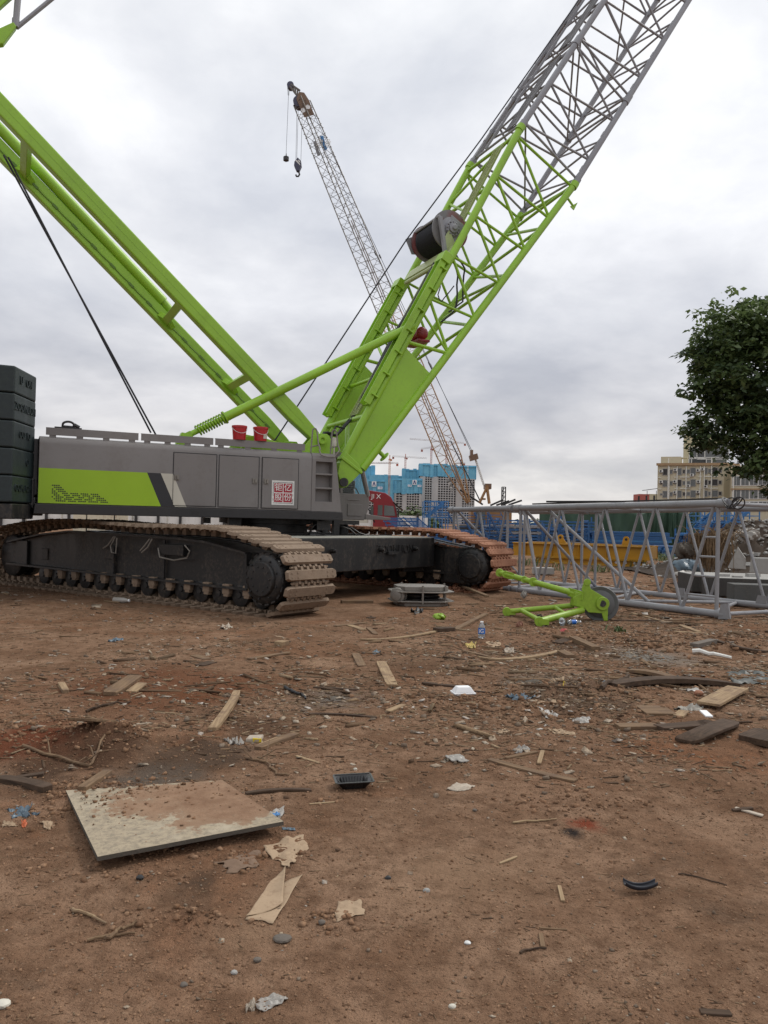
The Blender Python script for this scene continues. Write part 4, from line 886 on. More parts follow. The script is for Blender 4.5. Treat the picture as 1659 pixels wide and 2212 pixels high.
for x, y in ((-.05, -.42), (.42, -.3), (.52, .2), (-.3, .42)): MB().tube(bp + BX * x + BY * y + Z3 * .05, bp + BX * x + BY * y + Z3 * .4, .02, n=8).build('tie_bolt', M['steel'], pb_)
MB().lathe(bp + BX * -.5 + BY * -.25 + Z3 * .2, Vector((-.3, -1, 0)), [(.03, -.15), (.15, -.14), (.16, -.1), (.13, -.05), (.15, 0), (.14, .05), (.1, .06), (.09, .09), (.04, .1)], 22).build('swivel_knob', M['steel'], pb_)

# ================================================================ yellow spreader beams
ya, yb_ = PY(1108, 1216, 34), PY(1403, 1226, 31.5)
ya.z = 0; yb_.z = 0; yd = (yb_ - ya).normalized(); yn = Vector((-yd.y, yd.x, 0))
yel = thing('lifting_beam', 'long yellow steel lifting beam frame with two eye lugs lying behind the grey lattice', 'lifting beam', ya)
def ibeam(mb, p, q_, h, w_, z0): 
    mb.beam(p + Z3 * (z0 + .02), q_ + Z3 * (z0 + .02), w_, .04); mb.beam(p + Z3 * (z0 + h - .02), q_ + Z3 * (z0 + h - .02), w_, .04); mb.beam(p + Z3 * (z0 + h / 2), q_ + Z3 * (z0 + h / 2), .03, h - .08)
Ly = (yb_ - ya).length
for k, off in enumerate((0, 2.2)):
    mb = MB(); ibeam(mb, ya + yn * off, yb_ + yn * off, .55, .3, .28)
    for f in (.1, .3, .5, .7): mb.box(ya.lerp(yb_, f) + yn * off + Z3 * .55, yd * .012, yn * .13, Z3 * .25)
    mb.build('main_girder', M['yellow'], yel, smooth=False)
mb = MB(); 
for f in (.02, .68, .99):
    p = ya.lerp(yb_, f); mb.beam(p + yn * .0 + Z3 * .55, p + yn * 2.2 + Z3 * .55, .06, .5)
mb.build('cross_girder', M['yellow'], yel, smooth=False)
mb = MB(); ibeam(mb, ya + yd * 1.0, yb_ - yd * .12, .26, .3, .01)
mb.build('foot_rail', M['yellow'], yel, smooth=False)
for k in range(4):
    c_ = yb_ - yd * (.2 + .36 * k) - yn * .03 + Z3 * .16; MB().lathe(c_, -yn, [(.055, 0), (.055, .012)], 14).build('bolt_hole', M['foam'], yel, smooth=False)
for f in (.35, .83):
    p = ya.lerp(yb_, f) + yn * .3 + Z3 * .83; pts = [p - yd * .2, p + yd * .25, p + yd * .1 + Z3 * .22]
    for i in range(7): q = R(20 + i * 22); pts.append(p + yd * (-.02 + .13 * math.cos(q)) + Z3 * (.25 + .13 * math.sin(q)))
    lg = MB().prism(pts, yn * .06).build('eye_lug', M['yellow'], yel, smooth=False)
    MB().lathe(p + Z3 * .25 - yd * .02 - yn * .003, -yn, [(.055, 0), (.055, .004)], 14).build('eye_hole', M['black'], lg, smooth=False)

# ================================================================ blue scaffold store, green screening
def dpt(px, Y, z=0): q = PY(px, 1106, Y); return Vector((q.x, Y, z))
def pxz(px, py, Y): q = PY(px, py, Y); return q
def stack(px0, px1, Y, ztop, n, label, depth=2.2, mt='blue', posts=True, group='stacks of blue steel members', gap=.3, tilt=.0, ladderlike=False):
    a_ = dpt(px0, Y); b_ = dpt(px1, Y + tilt); d = (b_ - a_).normalized(); nn = Vector((-d.y, d.x, 0))
    t_ = thing('steel_stack', label, 'steel stack', a_, group); rr = random.Random(int(px0 * 7 + Y))
    for k in range(n):
        z0 = ztop * k / n; h = ztop / n; mb = MB(); sh = rr.uniform(-.15, .15)
        nb = max(3, int(depth / .28))
        for j in range(nb):
            w_ = (j + .5) * depth / nb; e0, e1 = rr.uniform(-.12, .12) + sh, rr.uniform(-.12, .12) + sh
            mb.beam(a_ + d * e0 + nn * w_ + Z3 * (z0 + h * (.5 - gap / 2) + rr.uniform(-.01, .01)), b_ + d * e1 + nn * w_ + Z3 * (z0 + h * (.5 - gap / 2) + rr.uniform(-.01, .01)), depth / nb * .8, h * (1 - gap))
        if gap > .15:
            for f in (.08, .37, .63, .92): c_ = a_.lerp(b_, f); mb.beam(c_ + Z3 * (z0 + h * (1 - gap / 2)), c_ + nn * depth + Z3 * (z0 + h * (1 - gap / 2)), .07, h * gap)
        mb.build('member_layer', M['blue2'] if rr.random() < .2 else M[mt] if rr.random() < .75 else M['lat'], t_, smooth=False)
    if posts:
        for f in (.0, .33, .66, 1.0):
            for w_ in (-.05, depth + .05): c_ = a_.lerp(b_, f) + nn * w_; MB().beam(c_, c_ + Z3 * (ztop + .25), .09, .09, d).build('rack_post', M['blue'], t_, smooth=False)
    return t_
def zat(py, px, Y): return PY(px, py, Y).z
stack(1058, 1172, 46, 1.55, 9, 'tall rack of blue steel frames behind the rusty crawler track')
stack(1176, 1272, 47, 1.42, 8, 'rack of blue and grey scaffold frames behind the yellow beam', gap=.45)
stack(1282, 1452, 50, 1.28, 10, 'wide flat stack of blue steel panels in front of the green tarpaulin', posts=False, depth=3, gap=.12)
stack(1438, 1540, 42, .62, 6, 'low stack of blue steel panels lying right of the yellow beam', posts=False, gap=.1)
stack(1488, 1602, 50, 1.30, 7, 'rack of blue and grey steel members left of the debris heap', gap=.4)
stack(985, 1062, 52, 1.1, 7, 'stack of blue steel members under the leaning blue stair flights', posts=False, gap=.2)
stack(1602, 1700, 47, 1.5, 8, 'stack of blue steel behind the debris heap at the right edge', gap=.3)
stack(1060, 1290, 58, 2.0, 9, 'long rack of blue railings stacked in front of the green screen', gap=.5, depth=1.5)
stack(930, 1000, 58, .95, 6, 'low stack of blue members beneath the blue cage', posts=False, gap=.2)
def stair(px0, px1, py0, py1, Y, n, label, mt='blue', group='blue stair flights leaning in a row', lean=1.5):
    """a row of leaning steel stair / railing panels"""
    for k in range(n):
        f = k / max(1, n - 1); p = pxz(px0 + (px1 - px0) * f, py1, Y + .25 * k); p.z = max(.0, p.z)
        q = pxz(px0 + (px1 - px0) * f - lean * 20, py0, Y + .25 * k)
        t_ = thing('steel_stair_panel', label if n == 1 else label % ('first', 'second', 'third', 'fourth', 'fifth', 'sixth')[k], 'stair panel', p, group if n > 1 else None)
        mb = MB(); off = Vector((.75, .5, 0))
        mb.beam(p, q, .05, .09, Vector((0, 1, 0))).build('stringer', M[mt], t_, smooth=False); MB().beam(p + off, q + off, .05, .09, Vector((0, 1, 0))).build('stringer', M[mt], t_, smooth=False); rg = MB()
        for i in range(1, 9): rg.beam(p.lerp(q, i / 9), p.lerp(q, i / 9) + off, .06, .04)
        rg.build('rung', M[mt], t_, smooth=False)
stair(968, 1085, 1106, 1163, 44, 5, '%s leaning blue stair flight from the left, behind the grey lattice')
stair(858, 898, 1117, 1141, 40, 2, '%s pale blue railing panel leaning beside the red truck', 'blue', 'blue railing panels by the red truck', 1.4)
rl = thing('steel_railing', 'slanting grey blue railing behind the far crawler track', 'railing', pxz(880, 1142, 42))
for k, py in enumerate((1119, 1126, 1134, 1140)): MB().beam(pxz(824 + k * 4, py, 42), pxz(896 + k * 3, py + 1, 43), .05, .06).build('rail', M['blue'], rl, smooth=False)
for px in (826, 856, 886): MB().beam(pxz(px, 1118, 42.3), pxz(px + 14, 1143, 42.3), .05, .05, Vector((0, 1, 0))).build('rail_post', M['blue'], rl, smooth=False)
def cage(px0, px1, py0, py1, Y, label, depth=2.4, nx_=4, nz_=3, stairs=True, group='blue steel cages', mt='blue2'):
    a_ = pxz(px0, py1, Y); b_ = pxz(px1, py1, Y); zt = pxz(px0, py0, Y).z; z0 = a_.z; a_.z = b_.z = 0
    t_ = thing('scaffold_cage', label, 'scaffold cage', a_ + Z3 * z0, group); nn = Vector((0, depth, 0)); mb = MB()
    for i in range(nx_ + 1):
        for j in (0, 1): c_ = a_.lerp(b_, i / nx_) + nn * j; mb.beam(c_ + Z3 * (0 if z0 > 0 else z0), c_ + Z3 * zt, .07, .07, Vector((1, 0, 0)))
    for k in range(nz_ + 1):
        z = z0 + (zt - z0) * k / nz_
        for j in (0, 1): mb.beam(a_ + nn * j + Z3 * z, b_ + nn * j + Z3 * z, .06, .06)
        for i in range(nx_ + 1): c_ = a_.lerp(b_, i / nx_); mb.beam(c_ + Z3 * z, c_ + nn + Z3 * z, .05, .05)
    mb.build('cage_frame', M[mt], t_, smooth=False); br = MB()
    for i in range(nx_): 
        for k in range(nz_):
            p0, p1 = a_.lerp(b_, i / nx_), a_.lerp(b_, (i + 1) / nx_); za_, zb_ = z0 + (zt - z0) * k / nz_, z0 + (zt - z0) * (k + 1) / nz_
            if (i + k) % 2: p0, p1 = p1, p0
            br.beam(p0 + nn + Z3 * za_, p1 + nn + Z3 * zb_, .035, .035)
    br.build('cage_bracing', M[mt], t_, smooth=False)
    if stairs:
        s1, s2 = a_.lerp(b_, .15) + nn * .4 + Z3 * (z0 + .05), a_.lerp(b_, .85) + nn * .4 + Z3 * (zt - .1); st = MB()
        for o_ in (0, .8): st.beam(s1 + Vector((0, o_, 0)), s2 + Vector((0, o_, 0)), .05, .25)
        for i in range(10): c_ = s1.lerp(s2, i / 10); st.box(c_ + Vector((0, .4, 0)), (.12, 0, 0), (0, .4, 0), (0, 0, .02))
        st.build('cage_stair', M['blue2'], t_, smooth=False)
    return t_
cage(916, 968, 1082, 1117, 60, 'blue scaffold cage with an inner stair near the yellow crane')
cage(1513, 1572, 1100, 1142, 54, 'blue scaffold cage standing left of two, behind the debris heap', nx_=3); cage(1576, 1640, 1099, 1142, 55, 'blue scaffold cage with bright stair, right of two, behind the debris heap', nx_=3)
# blue sheeting hung behind the cages
sh = MB().grid(lambda u, v_: dpt(1510 + 140 * u, 57.5 + .08 * math.sin(u * 60) , .3 + 1.9 * v_), 60, 4); tag(sh.build('blue_sheeting', M['blue'], None, solid=.02), 'blue sheeting hung behind the two scaffold cages', 'sheeting')
# green tarpaulin screen hung on posts
def tarp(px0, px1, Y, ytop, label, bottom=0.1, seed=1):
    rr = random.Random(seed); ph = [rr.uniform(0, 6) for _ in range(6)]
    def fn(u, v_):
        px = px0 + (px1 - px0) * u; q = pxz(px, ytop + 3 * math.sin(u * 9 + ph[0]) + 2.5 * math.sin(u * 23 + ph[1]), Y); zt = q.z
        sag = math.sin(u * 31 + ph[2] + v_ * 1.5) * .10 + math.sin(u * 67 + ph[3] - v_ * 2) * .05 + math.sin(u * 14 + ph[4]) * .16 + .05 * math.sin(v_ * 7 + u * 20)
        return Vector((q.x, Y + sag * (1 - v_ * .4), bottom + (zt - bottom) * v_))
    return tag(MB().grid(fn, 220, 14).build('green_tarpaulin', M['tarp'], None, solid=.012), label, 'tarpaulin', 'green tarpaulins screening the yard')
tarp(1165, 1400, 66, 1103, 'long green tarpaulin screen hanging behind the racks of blue steel', seed=2); tarp(1395, 1462, 64, 1103, 'creased green tarpaulin sheet hanging in the middle of the screen', seed=5); tarp(1455, 1515, 62, 1106, 'narrow green tarpaulin at the right end of the screen', bottom=.0, seed=9)

# ================================================================ white hoarding wall
WX0, WX1 = dpt(-120, 88).x, dpt(925, 92).x
hw = thing('hoarding_wall', 'long white site hoarding wall seen below the crane hood', 'wall', Vector((WX0, 88, 0)))
MB().prism([Vector((WX0, 88, 0)), Vector((WX1, 92, 0)), Vector((WX1, 92.25, 0)), Vector((WX0, 88.25, 0))], Z3 * 2.25).build('wall_panel', M['white'], hw, smooth=False)
for i in range(22):
    f = (i + .5) / 22; x = WX0 + (WX1 - WX0) * f; MB().beam((x, 87.9 + 4 * f, 0), (x, 87.9 + 4 * f, 2.5), .3, .25, Vector((1, 0, 0))).build('wall_pier', M['dgrey'], hw, smooth=False)
for i in range(14):
    f = (i + .3) / 14; x = WX0 + (WX1 - WX0) * f; MB().beam((x, 87.93 + 4 * f, .2), (x, 87.93 + 4 * f, 2.1), .12, .05, Vector((1, 0, 0))).build('wall_batten', M['cream'], hw, smooth=False)
rp = thing('rusty_panel', 'rust streaked cream steel panel standing before the white hoarding', 'panel', dpt(218, 70)); MB().box(dpt(218, 70, .8), (2.4, 0, 0), (0, .05, 0), (0, 0, .9)).build('panel_sheet', paint('rusted_cream', (.6, .55, .42), (.25, .1, .03), .95, .7, .8, .1), rp, smooth=False); MB().beam(dpt(188, 70), dpt(188, 70, 1.9), .1, .1).beam(dpt(248, 70), dpt(248, 70, 1.9), .1, .1).build('panel_post', M['dgrey'], rp, smooth=False)

# ================================================================ red truck
TY = 62.0; tb = dpt(795, TY)
tk = thing('truck', 'red truck tractor with dark windows parked behind the crane cab', 'truck', tb)
def TP(x, z, y=0): return tb + Vector((x, y, z))      # drives towards the right, slightly towards the camera
T_ = [(.4, 1.0), (2.25, 1.0), (2.3, 1.5), (2.22, 2.25), (2.02, 2.95), (1.75, 3.45), (1.3, 3.75), (-.1, 3.95), (-.15, 3.2), (.4, 3.0)]
tc_ = MB().prism([TP(*p, -.4) for p in T_], Vector((.0, 2.4, 0))).build('truck_cab', M['redp'], tk, smooth=False, bevel=.05)
for pts in ([(1.25, 2.0), (2.12, 2.0), (1.95, 2.75), (1.25, 2.8)], [(.75, 2.0), (1.12, 2.0), (1.12, 2.8), (.75, 2.8)], [(.2, 1.9), (.42, 1.9), (.42, 2.7), (.2, 2.7)]):
    MB().prism([TP(*p, -.415) for p in pts], Vector((0, -.02, 0))).build('side_window', M['glass'], tc_, smooth=False)
MB().prism([TP(2.26, 2.2, -.3), TP(2.26, 2.2, 1.9), TP(2.03, 2.95, 1.9), TP(2.03, 2.95, -.3)], Vector((.03, 0, .01))).build('windscreen', M['glass'], tc_, smooth=False)
MB().prism([TP(1.95, 3.05, -.5), TP(2.7, 2.45, -.5), TP(2.7, 2.4, 2.0), TP(1.95, 3.0, 2.0)], Vector((0, 0, .05))).build('sun_visor', M['black'], tc_, smooth=False)
MB().box(TP(2.35, 2.2, -.62), (.05, 0, 0), (0, .14, 0), (0, 0, .3)).box(TP(2.3, 2.5, -.5), (.1, 0, 0), (0, .1, 0), (0, 0, .02)).build('wing_mirror', M['black'], tc_, smooth=False)
MB().box(TP(-2.2, .95, .8), (3.2, 0, 0), (0, .45, 0), (0, 0, .16)).box(TP(-1.0, .75, -.2), (.6, 0, 0), (0, .25, 0), (0, 0, .3)).build('chassis', M['black'], tk, smooth=False)
MB().box(TP(-1.0, 1.75, .8), (1.0, 0, 0), (0, 1.2, 0), (0, 0, .35)).build('load_bed', M['cream'], tk, smooth=False)
for x in (1.4, -2.2, -3.5):
    for y in (-.2, 1.6): MB().lathe(TP(x, .5, y - .16), Vector((0, 1, 0)), [(.1, 0), (.28, .02), (.3, 0), (.48, .02), (.5, .06), (.5, .26), (.48, .3), (.1, .32)], 20).build('wheel', M['rubber'], tk)
MB().box(TP(2.2, .95, .8), (.1, 0, 0), (0, 1.2, 0), (0, 0, .35)).build('bumper', M['redp'], tk, smooth=False, bevel=.03)
text_mesh('JI X', .5, .01, TP(.05, 3.45, -.43) + Vector((.55, 0, 0)), Vector((1, 0, 0)), Z3, Vector((0, -1, 0))).build('white_lettering', M['white'], tc_, smooth=False)

# ================================================================ yellow crawler crane in the distance
YB_ = dpt(1012, 105); yc = thing('yellow_crane', 'distant orange yellow crawler crane with its tall dark lattice boom leaning left', 'crawler crane', YB_)
bA = PY(1012, 1086, 105); bB = PY(652, 222, 128)
by = (bB - bA).normalized(); bu = Vector((0.62, -.6, .25)); bu = (bu - by * bu.dot(by)).normalized(); bv = by.cross(bu)
def YP(f, a_, b_): # along, two sides
    wdt = 1.18 * min(1, .12 + f * 9) * (1 if f < .92 else 1 - (f - .92) * 2)
    return bA.lerp(bB, f) + (bu * a_ + bv * b_) * wdt
SG = [(0, .09, 'foot_section'), (.09, .42, 'lattice_section'), (.42, .66, 'lattice_section'), (.66, 1.0, 'tip_section')]
for f0, f1, nm in SG:
    c = MB(); lw = f0 < .1
    for a_, b_ in ((1, 1), (1, -1), (-1, -1), (-1, 1)): c.tube(YP(f0, a_, b_), YP(f1, a_, b_), .085, n=6)
    o = c.build(nm, M['ycrane'] if lw else M['ydark'], yc); lc = MB(); n = max(2, round((f1 - f0) * 34))
    for (a0_, b0_), (a1_, b1_) in (((1, 1), (1, -1)), ((1, -1), (-1, -1)), ((-1, -1), (-1, 1)), ((-1, 1), (1, 1))):
        for i in range(n):
            g0, g1, g2 = f0 + (f1 - f0) * i / n, f0 + (f1 - f0) * (i + .5) / n, f0 + (f1 - f0) * (i + 1) / n
            lc.tube(YP(g0, a0_, b0_), YP(g1, a1_, b1_), .034, n=4, cap=False); lc.tube(YP(g1, a1_, b1_), YP(g2, a0_, b0_), .034, n=4, cap=False)
    lc.build('lattice_bracing', M['ycrane'] if lw else M['ydark'], o)
MB().tube(YP(.0, 0, 0), YP(.66, .1, -.1), .07, n=5).build('boom_conduit', M['brown'], yc)
# tip plate and jib nose
def yq(px, py, Y=128): return PY(px, py, Y)
nose = [(640, 213), (646, 198), (657, 200), (668, 217), (675, 238), (679, 247), (668, 250), (657, 253)]
for dY in (-1.0, 1.0): 
    o = MB().prism([yq(x, y, 128 + dY) for x, y in nose], Vector((0, .12, 0))).build('tip_plate', M['brown'], yc, smooth=False)
    for px, py in ((665, 231), (655, 238)): MB().lathe(yq(px, py, 128 + dY - .02), Vector((0, 1, 0)), [(.38, 0), (.38, .005)], 14).build('sky_hole_disc', M['foam'], o, smooth=False)  # solid white discs painted for the bright sky seen through the plate's holes
jn = MB()
for dY in (-.5, .5):
    for p, q in (((628, 182), (648, 196)), ((626, 186), (644, 210)), ((634, 190), (634, 197)), ((638, 190), (638, 203)), ((643, 194), (642, 207))): jn.beam(yq(*p, 128 + dY), yq(*q, 128 + dY), .25, .25)
jn.build('jib_nose', M['ydark'], yc)
MB().lathe(yq(627, 182, 127.4), Vector((0, 1, 0)), [(.3, 0), (.55, .05), (.55, 1.1), (.3, 1.2)], 14).build('nose_sheave', M['navy'], yc)
MB().lathe(yq(645, 217, 127.2), Vector((0, 1, 0)), [(.3, 0), (.9, .05), (.9, 1.5), (.3, 1.6)], 16).build('tip_sheave', M['navy'], yc)
rp = MB()
for a_, b_ in (((642, 214), (639, 346)), ((645, 214), (641, 346)), ((653, 240), (650, 346)), ((624, 186), (618, 333)), ((621, 186), (622, 206)), ((625, 186), (624, 206))): rp.tube(yq(*a_, 127.6), yq(*b_, 127.6), .035, n=4)
rp.build('hoist_rope', M['rope'], yc)
hb = MB().prism([yq(x, y, 127.3) for x, y in ((643, 340), (650, 347), (651, 357), (646, 368), (640, 368), (635, 357), (636, 349))], Vector((0, .8, 0))).build('hook_block', M['navy'], yc, smooth=False)
st = MB(); 
for k in range(2): st.prism([yq(x, y, 127.28) for x, y in ((638 + k * 5, 347), (640.5 + k * 5, 345), (648, 354 - 6 * k), (649, 358 - 6 * k))], Vector((0, -.01, 0)))
st.build('white_stripe', M['white'], hb, smooth=False)
hk = MB(); hk.path([yq(643, 368, 127.7), yq(643, 370, 127.7), yq(646, 373, 127.7), yq(647, 377, 127.7), yq(644.5, 381, 127.7), yq(640.5, 381, 127.7), yq(639, 377.5, 127.7)], .14, 8); hk.build('hook', M['dgrey'], hb)
MB().lathe(yq(618, 343, 127.6), Z3, [(.1, -.4), (.45, -.3), (.45, .3), (.1, .4), (.05, .9)], 10).path([yq(618, 345, 127.6), yq(619, 348, 127.6), yq(617.5, 350, 127.6)], .07).build('ball_hook', M['dgrey'], yc)
def board(pts, Y, mt, nm, dY=0.05): return MB().prism([PY(x, y, Y) for x, y in pts], Vector((0, dY, 0))).build(nm, mt, yc, smooth=False)
board([(691, 294), (698, 293), (707, 322), (700, 326)], 124.2, M['blue2'], 'blue_banner')
text_mesh('建设', 1.2, .01, PY(699, 309, 124.1), Vector((.96, 0, -.25)).cross(Vector((0, -1, 0))) * 0 + Vector((1, 0, 0)), Z3, Vector((0, -1, 0))).build('banner_lettering', M['white'], yc, smooth=False)
board([(676, 306), (682, 304), (692, 335), (686, 337)], 124.2, flat('grey_board', (.2, .2, .21), .6), 'grey_board')
board([(966, 1036), (971, 1034), (980, 1061), (975, 1063)], 104, M['white'], 'white_banner'); text_mesh('履带吊', .62, .01, PY(973, 1048, 103.9), Vector((.35, 0, -.94)), Vector((.94, 0, .35)), Vector((0, -1, 0))).build('banner_lettering', M['dgrey'], yc, smooth=False)
# gantry, pendants, house
gy = MB(); gt = [PY(1052, 1052, 106 + d) for d in (-1, 1)]
for k, d in enumerate((-1.2, 1.2)): gy.tube(gt[k], PY(1036, 1086, 106 + d), .17, n=8); gy.tube(gt[k], PY(1057, 1088, 106 + d), .2, n=8)
gy.tube(PY(1041, 1078, 104.9), PY(1049, 1078, 104.9), .12); gy.tube(gt[0], gt[1], .25)
gy.build('gantry', M['ycrane'], yc); MB().box(PY(1053, 1051, 106), (.42, 0, 0), (0, .9, 0), (0, 0, .35)).build('gantry_head', M['brown'], yc, smooth=False)
sprd = PY(1023, 988, 108); MB().box(sprd, (.5, 0, .15), (0, .8, 0), (-.1, 0, .35)).box(sprd + Vector((-.3, 0, .55)), (.15, 0, 0), (0, .75, 0), (0, 0, .4)).build('spreader_block', M['brown'], yc, smooth=False)
pn = MB()
for d in (-.9, .9):
    e = sprd + Vector((-.3, d * .7, .8)); pn.tube(e, YP(.985, .6, d), .045, n=4); g_ = e.lerp(YP(.985, .6, d), .2); pn.tube(g_, g_.lerp(YP(.985, .6, d), .03), .12, n=6); g_ = e.lerp(YP(.985, .6, d), .52); pn.tube(g_, g_.lerp(YP(.985, .6, d), .02), .12, n=6)
rv = MB()
for d in [i * .28 - 1 for i in range(8)]: rv.tube(sprd + Vector((.3, d, -.35)), Vector((gt[0].x - .3, 106 + d, gt[0].z + .3)), .024, n=4)
for i in range(14): q_ = (sprd + Vector((.3, -1, -.35))).lerp(Vector((gt[0].x - .3, 105, gt[0].z + .3)), i / 14); rv.tube(q_, q_ + Vector((0, 2, 0)), .03, n=4)
rv.build('reeving_rope', M['acw'], yc)
pn.tube(YP(.03, -1, 0), PY(1043, 1090, 106), .12); pn.tube(YP(.12, 1, 0), PY(1040, 1088, 105), .08)
pn.build('pendant_rope', M['rope'], yc)
hs = MB().box(dpt(1058, 107, 2.6), (2.7, 0, 0), (0, 1.7, 0), (0, 0, 1.1)).box(dpt(1036, 106, 2.3), (1.0, 0, 0), (0, .9, 0), (0, 0, 1.3)).build('crane_house', M['ycrane'], yc, smooth=False, bevel=.1)
MB().box(dpt(1037, 104.9, 2.5), (.65, 0, 0), (0, .22, 0), (0, 0, .8)).build('cab_window', M['glass'], yc, smooth=False)
for y in (-2.6, 2.6): MB().box(dpt(1050, 106 + y, .7), (3.6, 0, 0), (0, .5, 0), (0, 0, .65)).build('crawler', M['black'], yc, smooth=False, bevel=.3)
MB().box(dpt(1050, 106, 1.35), (1.8, 0, 0), (0, 2.2, 0), (0, 0, .2)).build('carbody', M['black'], yc, smooth=False)

# ================================================================ distant lattice pile mast
pm = thing('lattice_mast', 'thin dark lattice mast far off, right of the yellow crane', 'mast', dpt(1087, 300)); zt_ = PY(1089, 1052, 300).z; mb = MB()
for x, y in ((-.7, 0), (.7, 0), (0, 1.2)): mb.tube(dpt(1087, 300) + Vector((x, y, 0)), dpt(1087, 300) + Vector((x, y, zt_)), .22, n=5)
zig(mb, dpt(1087, 300) + Vector((-.7, 0, 0)), dpt(1087, 300) + Vector((-.7, 0, zt_)), dpt(1087, 300) + Vector((.7, 0, 0)), dpt(1087, 300) + Vector((.7, 0, zt_)), 9, .16, True, 4)
mb.build('mast_frame', M['black'], pm)

# ================================================================ far high-rises with blue climbing screens
TD = 1000.0
def tower(x0, x1, ys, ysb, yb, Y, label, depth, cols, steps=2, signs=()):
    a_, b_ = PY(x0, ys, Y), PY(x1, ys, Y); W_ = b_.x - a_.x; base_ = Vector((a_.x, Y, 0)); zs, zb = a_.z, PY(x0, ysb, Y).z
    t_ = thing('high_rise', label, 'building', base_, 'unfinished high-rises across the fields'); rr = random.Random(int(x0 * 3 + ys))
    ix = 1.6
    if yb > ysb:
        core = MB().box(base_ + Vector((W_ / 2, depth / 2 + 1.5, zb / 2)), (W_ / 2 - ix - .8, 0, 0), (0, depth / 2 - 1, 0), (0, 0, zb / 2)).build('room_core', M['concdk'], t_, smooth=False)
        fr = MB(); xw = ix; X1 = W_ - ix; tot = sum(c[1] for c in cols)
        for kind, wd in cols:
            ww = (X1 - ix) * wd / tot
            if kind == 's': fr.box(base_ + Vector((xw + ww / 2, 1.5, zb / 2)), (ww / 2, 0, 0), (0, 1.2, 0), (0, 0, zb / 2))
            else:
                n = max(1, round(ww / 3.4))
                for i in range(n + 1): fr.box(base_ + Vector((xw + ww * i / n, 1.6, zb / 2)), (.42, 0, 0), (0, .8, 0), (0, 0, zb / 2))
                k = 0
                while k * 3.0 < zb:
                    fr.box(base_ + Vector((xw + ww / 2, 1.7, k * 3.0)), (ww / 2, 0, 0), (0, .8, 0), (0, 0, .5)); k += 1
            xw += ww
        for xx in (ix, W_ - ix): fr.box(base_ + Vector((xx, depth / 2 + 1, zb / 2)), (.5, 0, 0), (0, depth / 2, 0), (0, 0, zb / 2))
        fr.build('concrete_frame', M['concfar'], t_, smooth=False)
    # blue screen in folded bays
    sc = MB(); nb = max(4, int(W_ / 4.5)); pts = []
    for i in range(nb):
        d0 = rr.choice((0, 0, .9, 1.6, -.6)); x_a, x_b = W_ * i / nb, W_ * (i + 1) / nb
        tp = zs + rr.choice((0, 0, -.8, .5)); bt = (zb if yb > ysb else 0) + rr.choice((0, 0, -.9, .6))
        sc.box(base_ + Vector(((x_a + x_b) / 2, d0, (tp + bt) / 2)), ((x_b - x_a) / 2 * .985, 0, 0), (0, .25, 0), (0, 0, (tp - bt) / 2))
    for xx in (0, W_): sc.box(base_ + Vector((xx, depth / 2, (zs + zb) / 2)), (.25, 0, 0), (0, depth / 2, 0), (0, 0, (zs - zb) / 2))
    sc.box(base_ + Vector((W_ / 2, depth + .3, (zs + zb) / 2)), (W_ / 2, 0, 0), (0, .25, 0), (0, 0, (zs - zb) / 2)); sc.box(base_ + Vector((W_ / 2, depth / 2, zs - 2.0)), (W_ / 2 - .5, 0, 0), (0, depth / 2, 0), (0, 0, .3))
    sc = sc.build('protective_screen', M['screen'], t_, smooth=False)
    for (px, py, kind, s_) in signs:
        c_ = PY(px, py, Y - 2.2)
        if kind == 'logo':
            sg = MB().box(c_, (s_, 0, 0), (0, .08, 0), (0, 0, s_ * 1.15)).build('logo_board', M['foam'], sc, smooth=False)
            MB().prism([c_ + Vector((x * s_, -.1, z * s_)) for x, z in ((-.75, -.9), (-.3, -.9), (.0, .25), (.3, -.9), (.75, -.9), (.25, .9), (-.25, .9))], Vector((0, -.05, 0))).build('logo_mark', flat('logo_navy', (.02, .05, .2), .6, scale=1) if 'logo_navy' not in bpy.data.materials else bpy.data.materials['logo_navy'], sg, smooth=False)
        elif kind == 'v':
            for i, chh in enumerate('中建八局'): text_mesh(chh, s_, .03, c_ - Z3 * i * s_ * 1.15, Vector((1, 0, 0)), Z3, Vector((0, -1, 0)), bold=True).build('screen_lettering', M['foam'], sc, smooth=False)
        else:
            sg = MB().box(c_, (s_ * 1.4, 0, 0), (0, .08, 0), (0, 0, s_ * .75)).build('name_board', M['foam'], sc, smooth=False); text_mesh('八局', s_ * 1.1, .03, c_ + Vector((0, -.12, 0)), Vector((1, 0, 0)), Z3, Vector((0, -1, 0)), bold=True).build('name_lettering', M['labelblue'], sg, smooth=False)
    return t_
tower(779, 849, 1035.5, 1072, 1100, 960, 'nearest blue screened high-rise, just right of the crane cab, with a white logo', 18, [('s', 2), ('w', 2), ('s', 1), ('w', 3)], signs=[(808, 1045.5, 'logo', 2.7), (821, 1054, 'n', 2.0)])
tower(850, 912.5, 1033, 1065.5, 1100, 965, 'blue screened high-rise with a logo board, left of the tall grey one', 18, [('s', .5), ('w', 2), ('s', 1.3), ('w', 4), ('s', .4)], signs=[(895.5, 1042, 'logo', 2.5), (885, 1049, 'n', 1.6), (906, 1049.5, 'n', 1.6)])
tower(906, 984, 1001, 1029, 1100, 1010, 'tallest grey high-rise with blue screen behind the yellow lattice boom', 22, [('s', 1.1), ('w', 1.6), ('s', 1.4), ('w', 3.6)])
tower(972, 1029, 1004.5, 1034, 1100, 1015, 'grey high-rise at the right end of the row with vertical white lettering', 22, [('w', 1.4), ('s', 1.6), ('w', 3.2)], signs=[(1010.5, 1009, 'v', 2.6)])
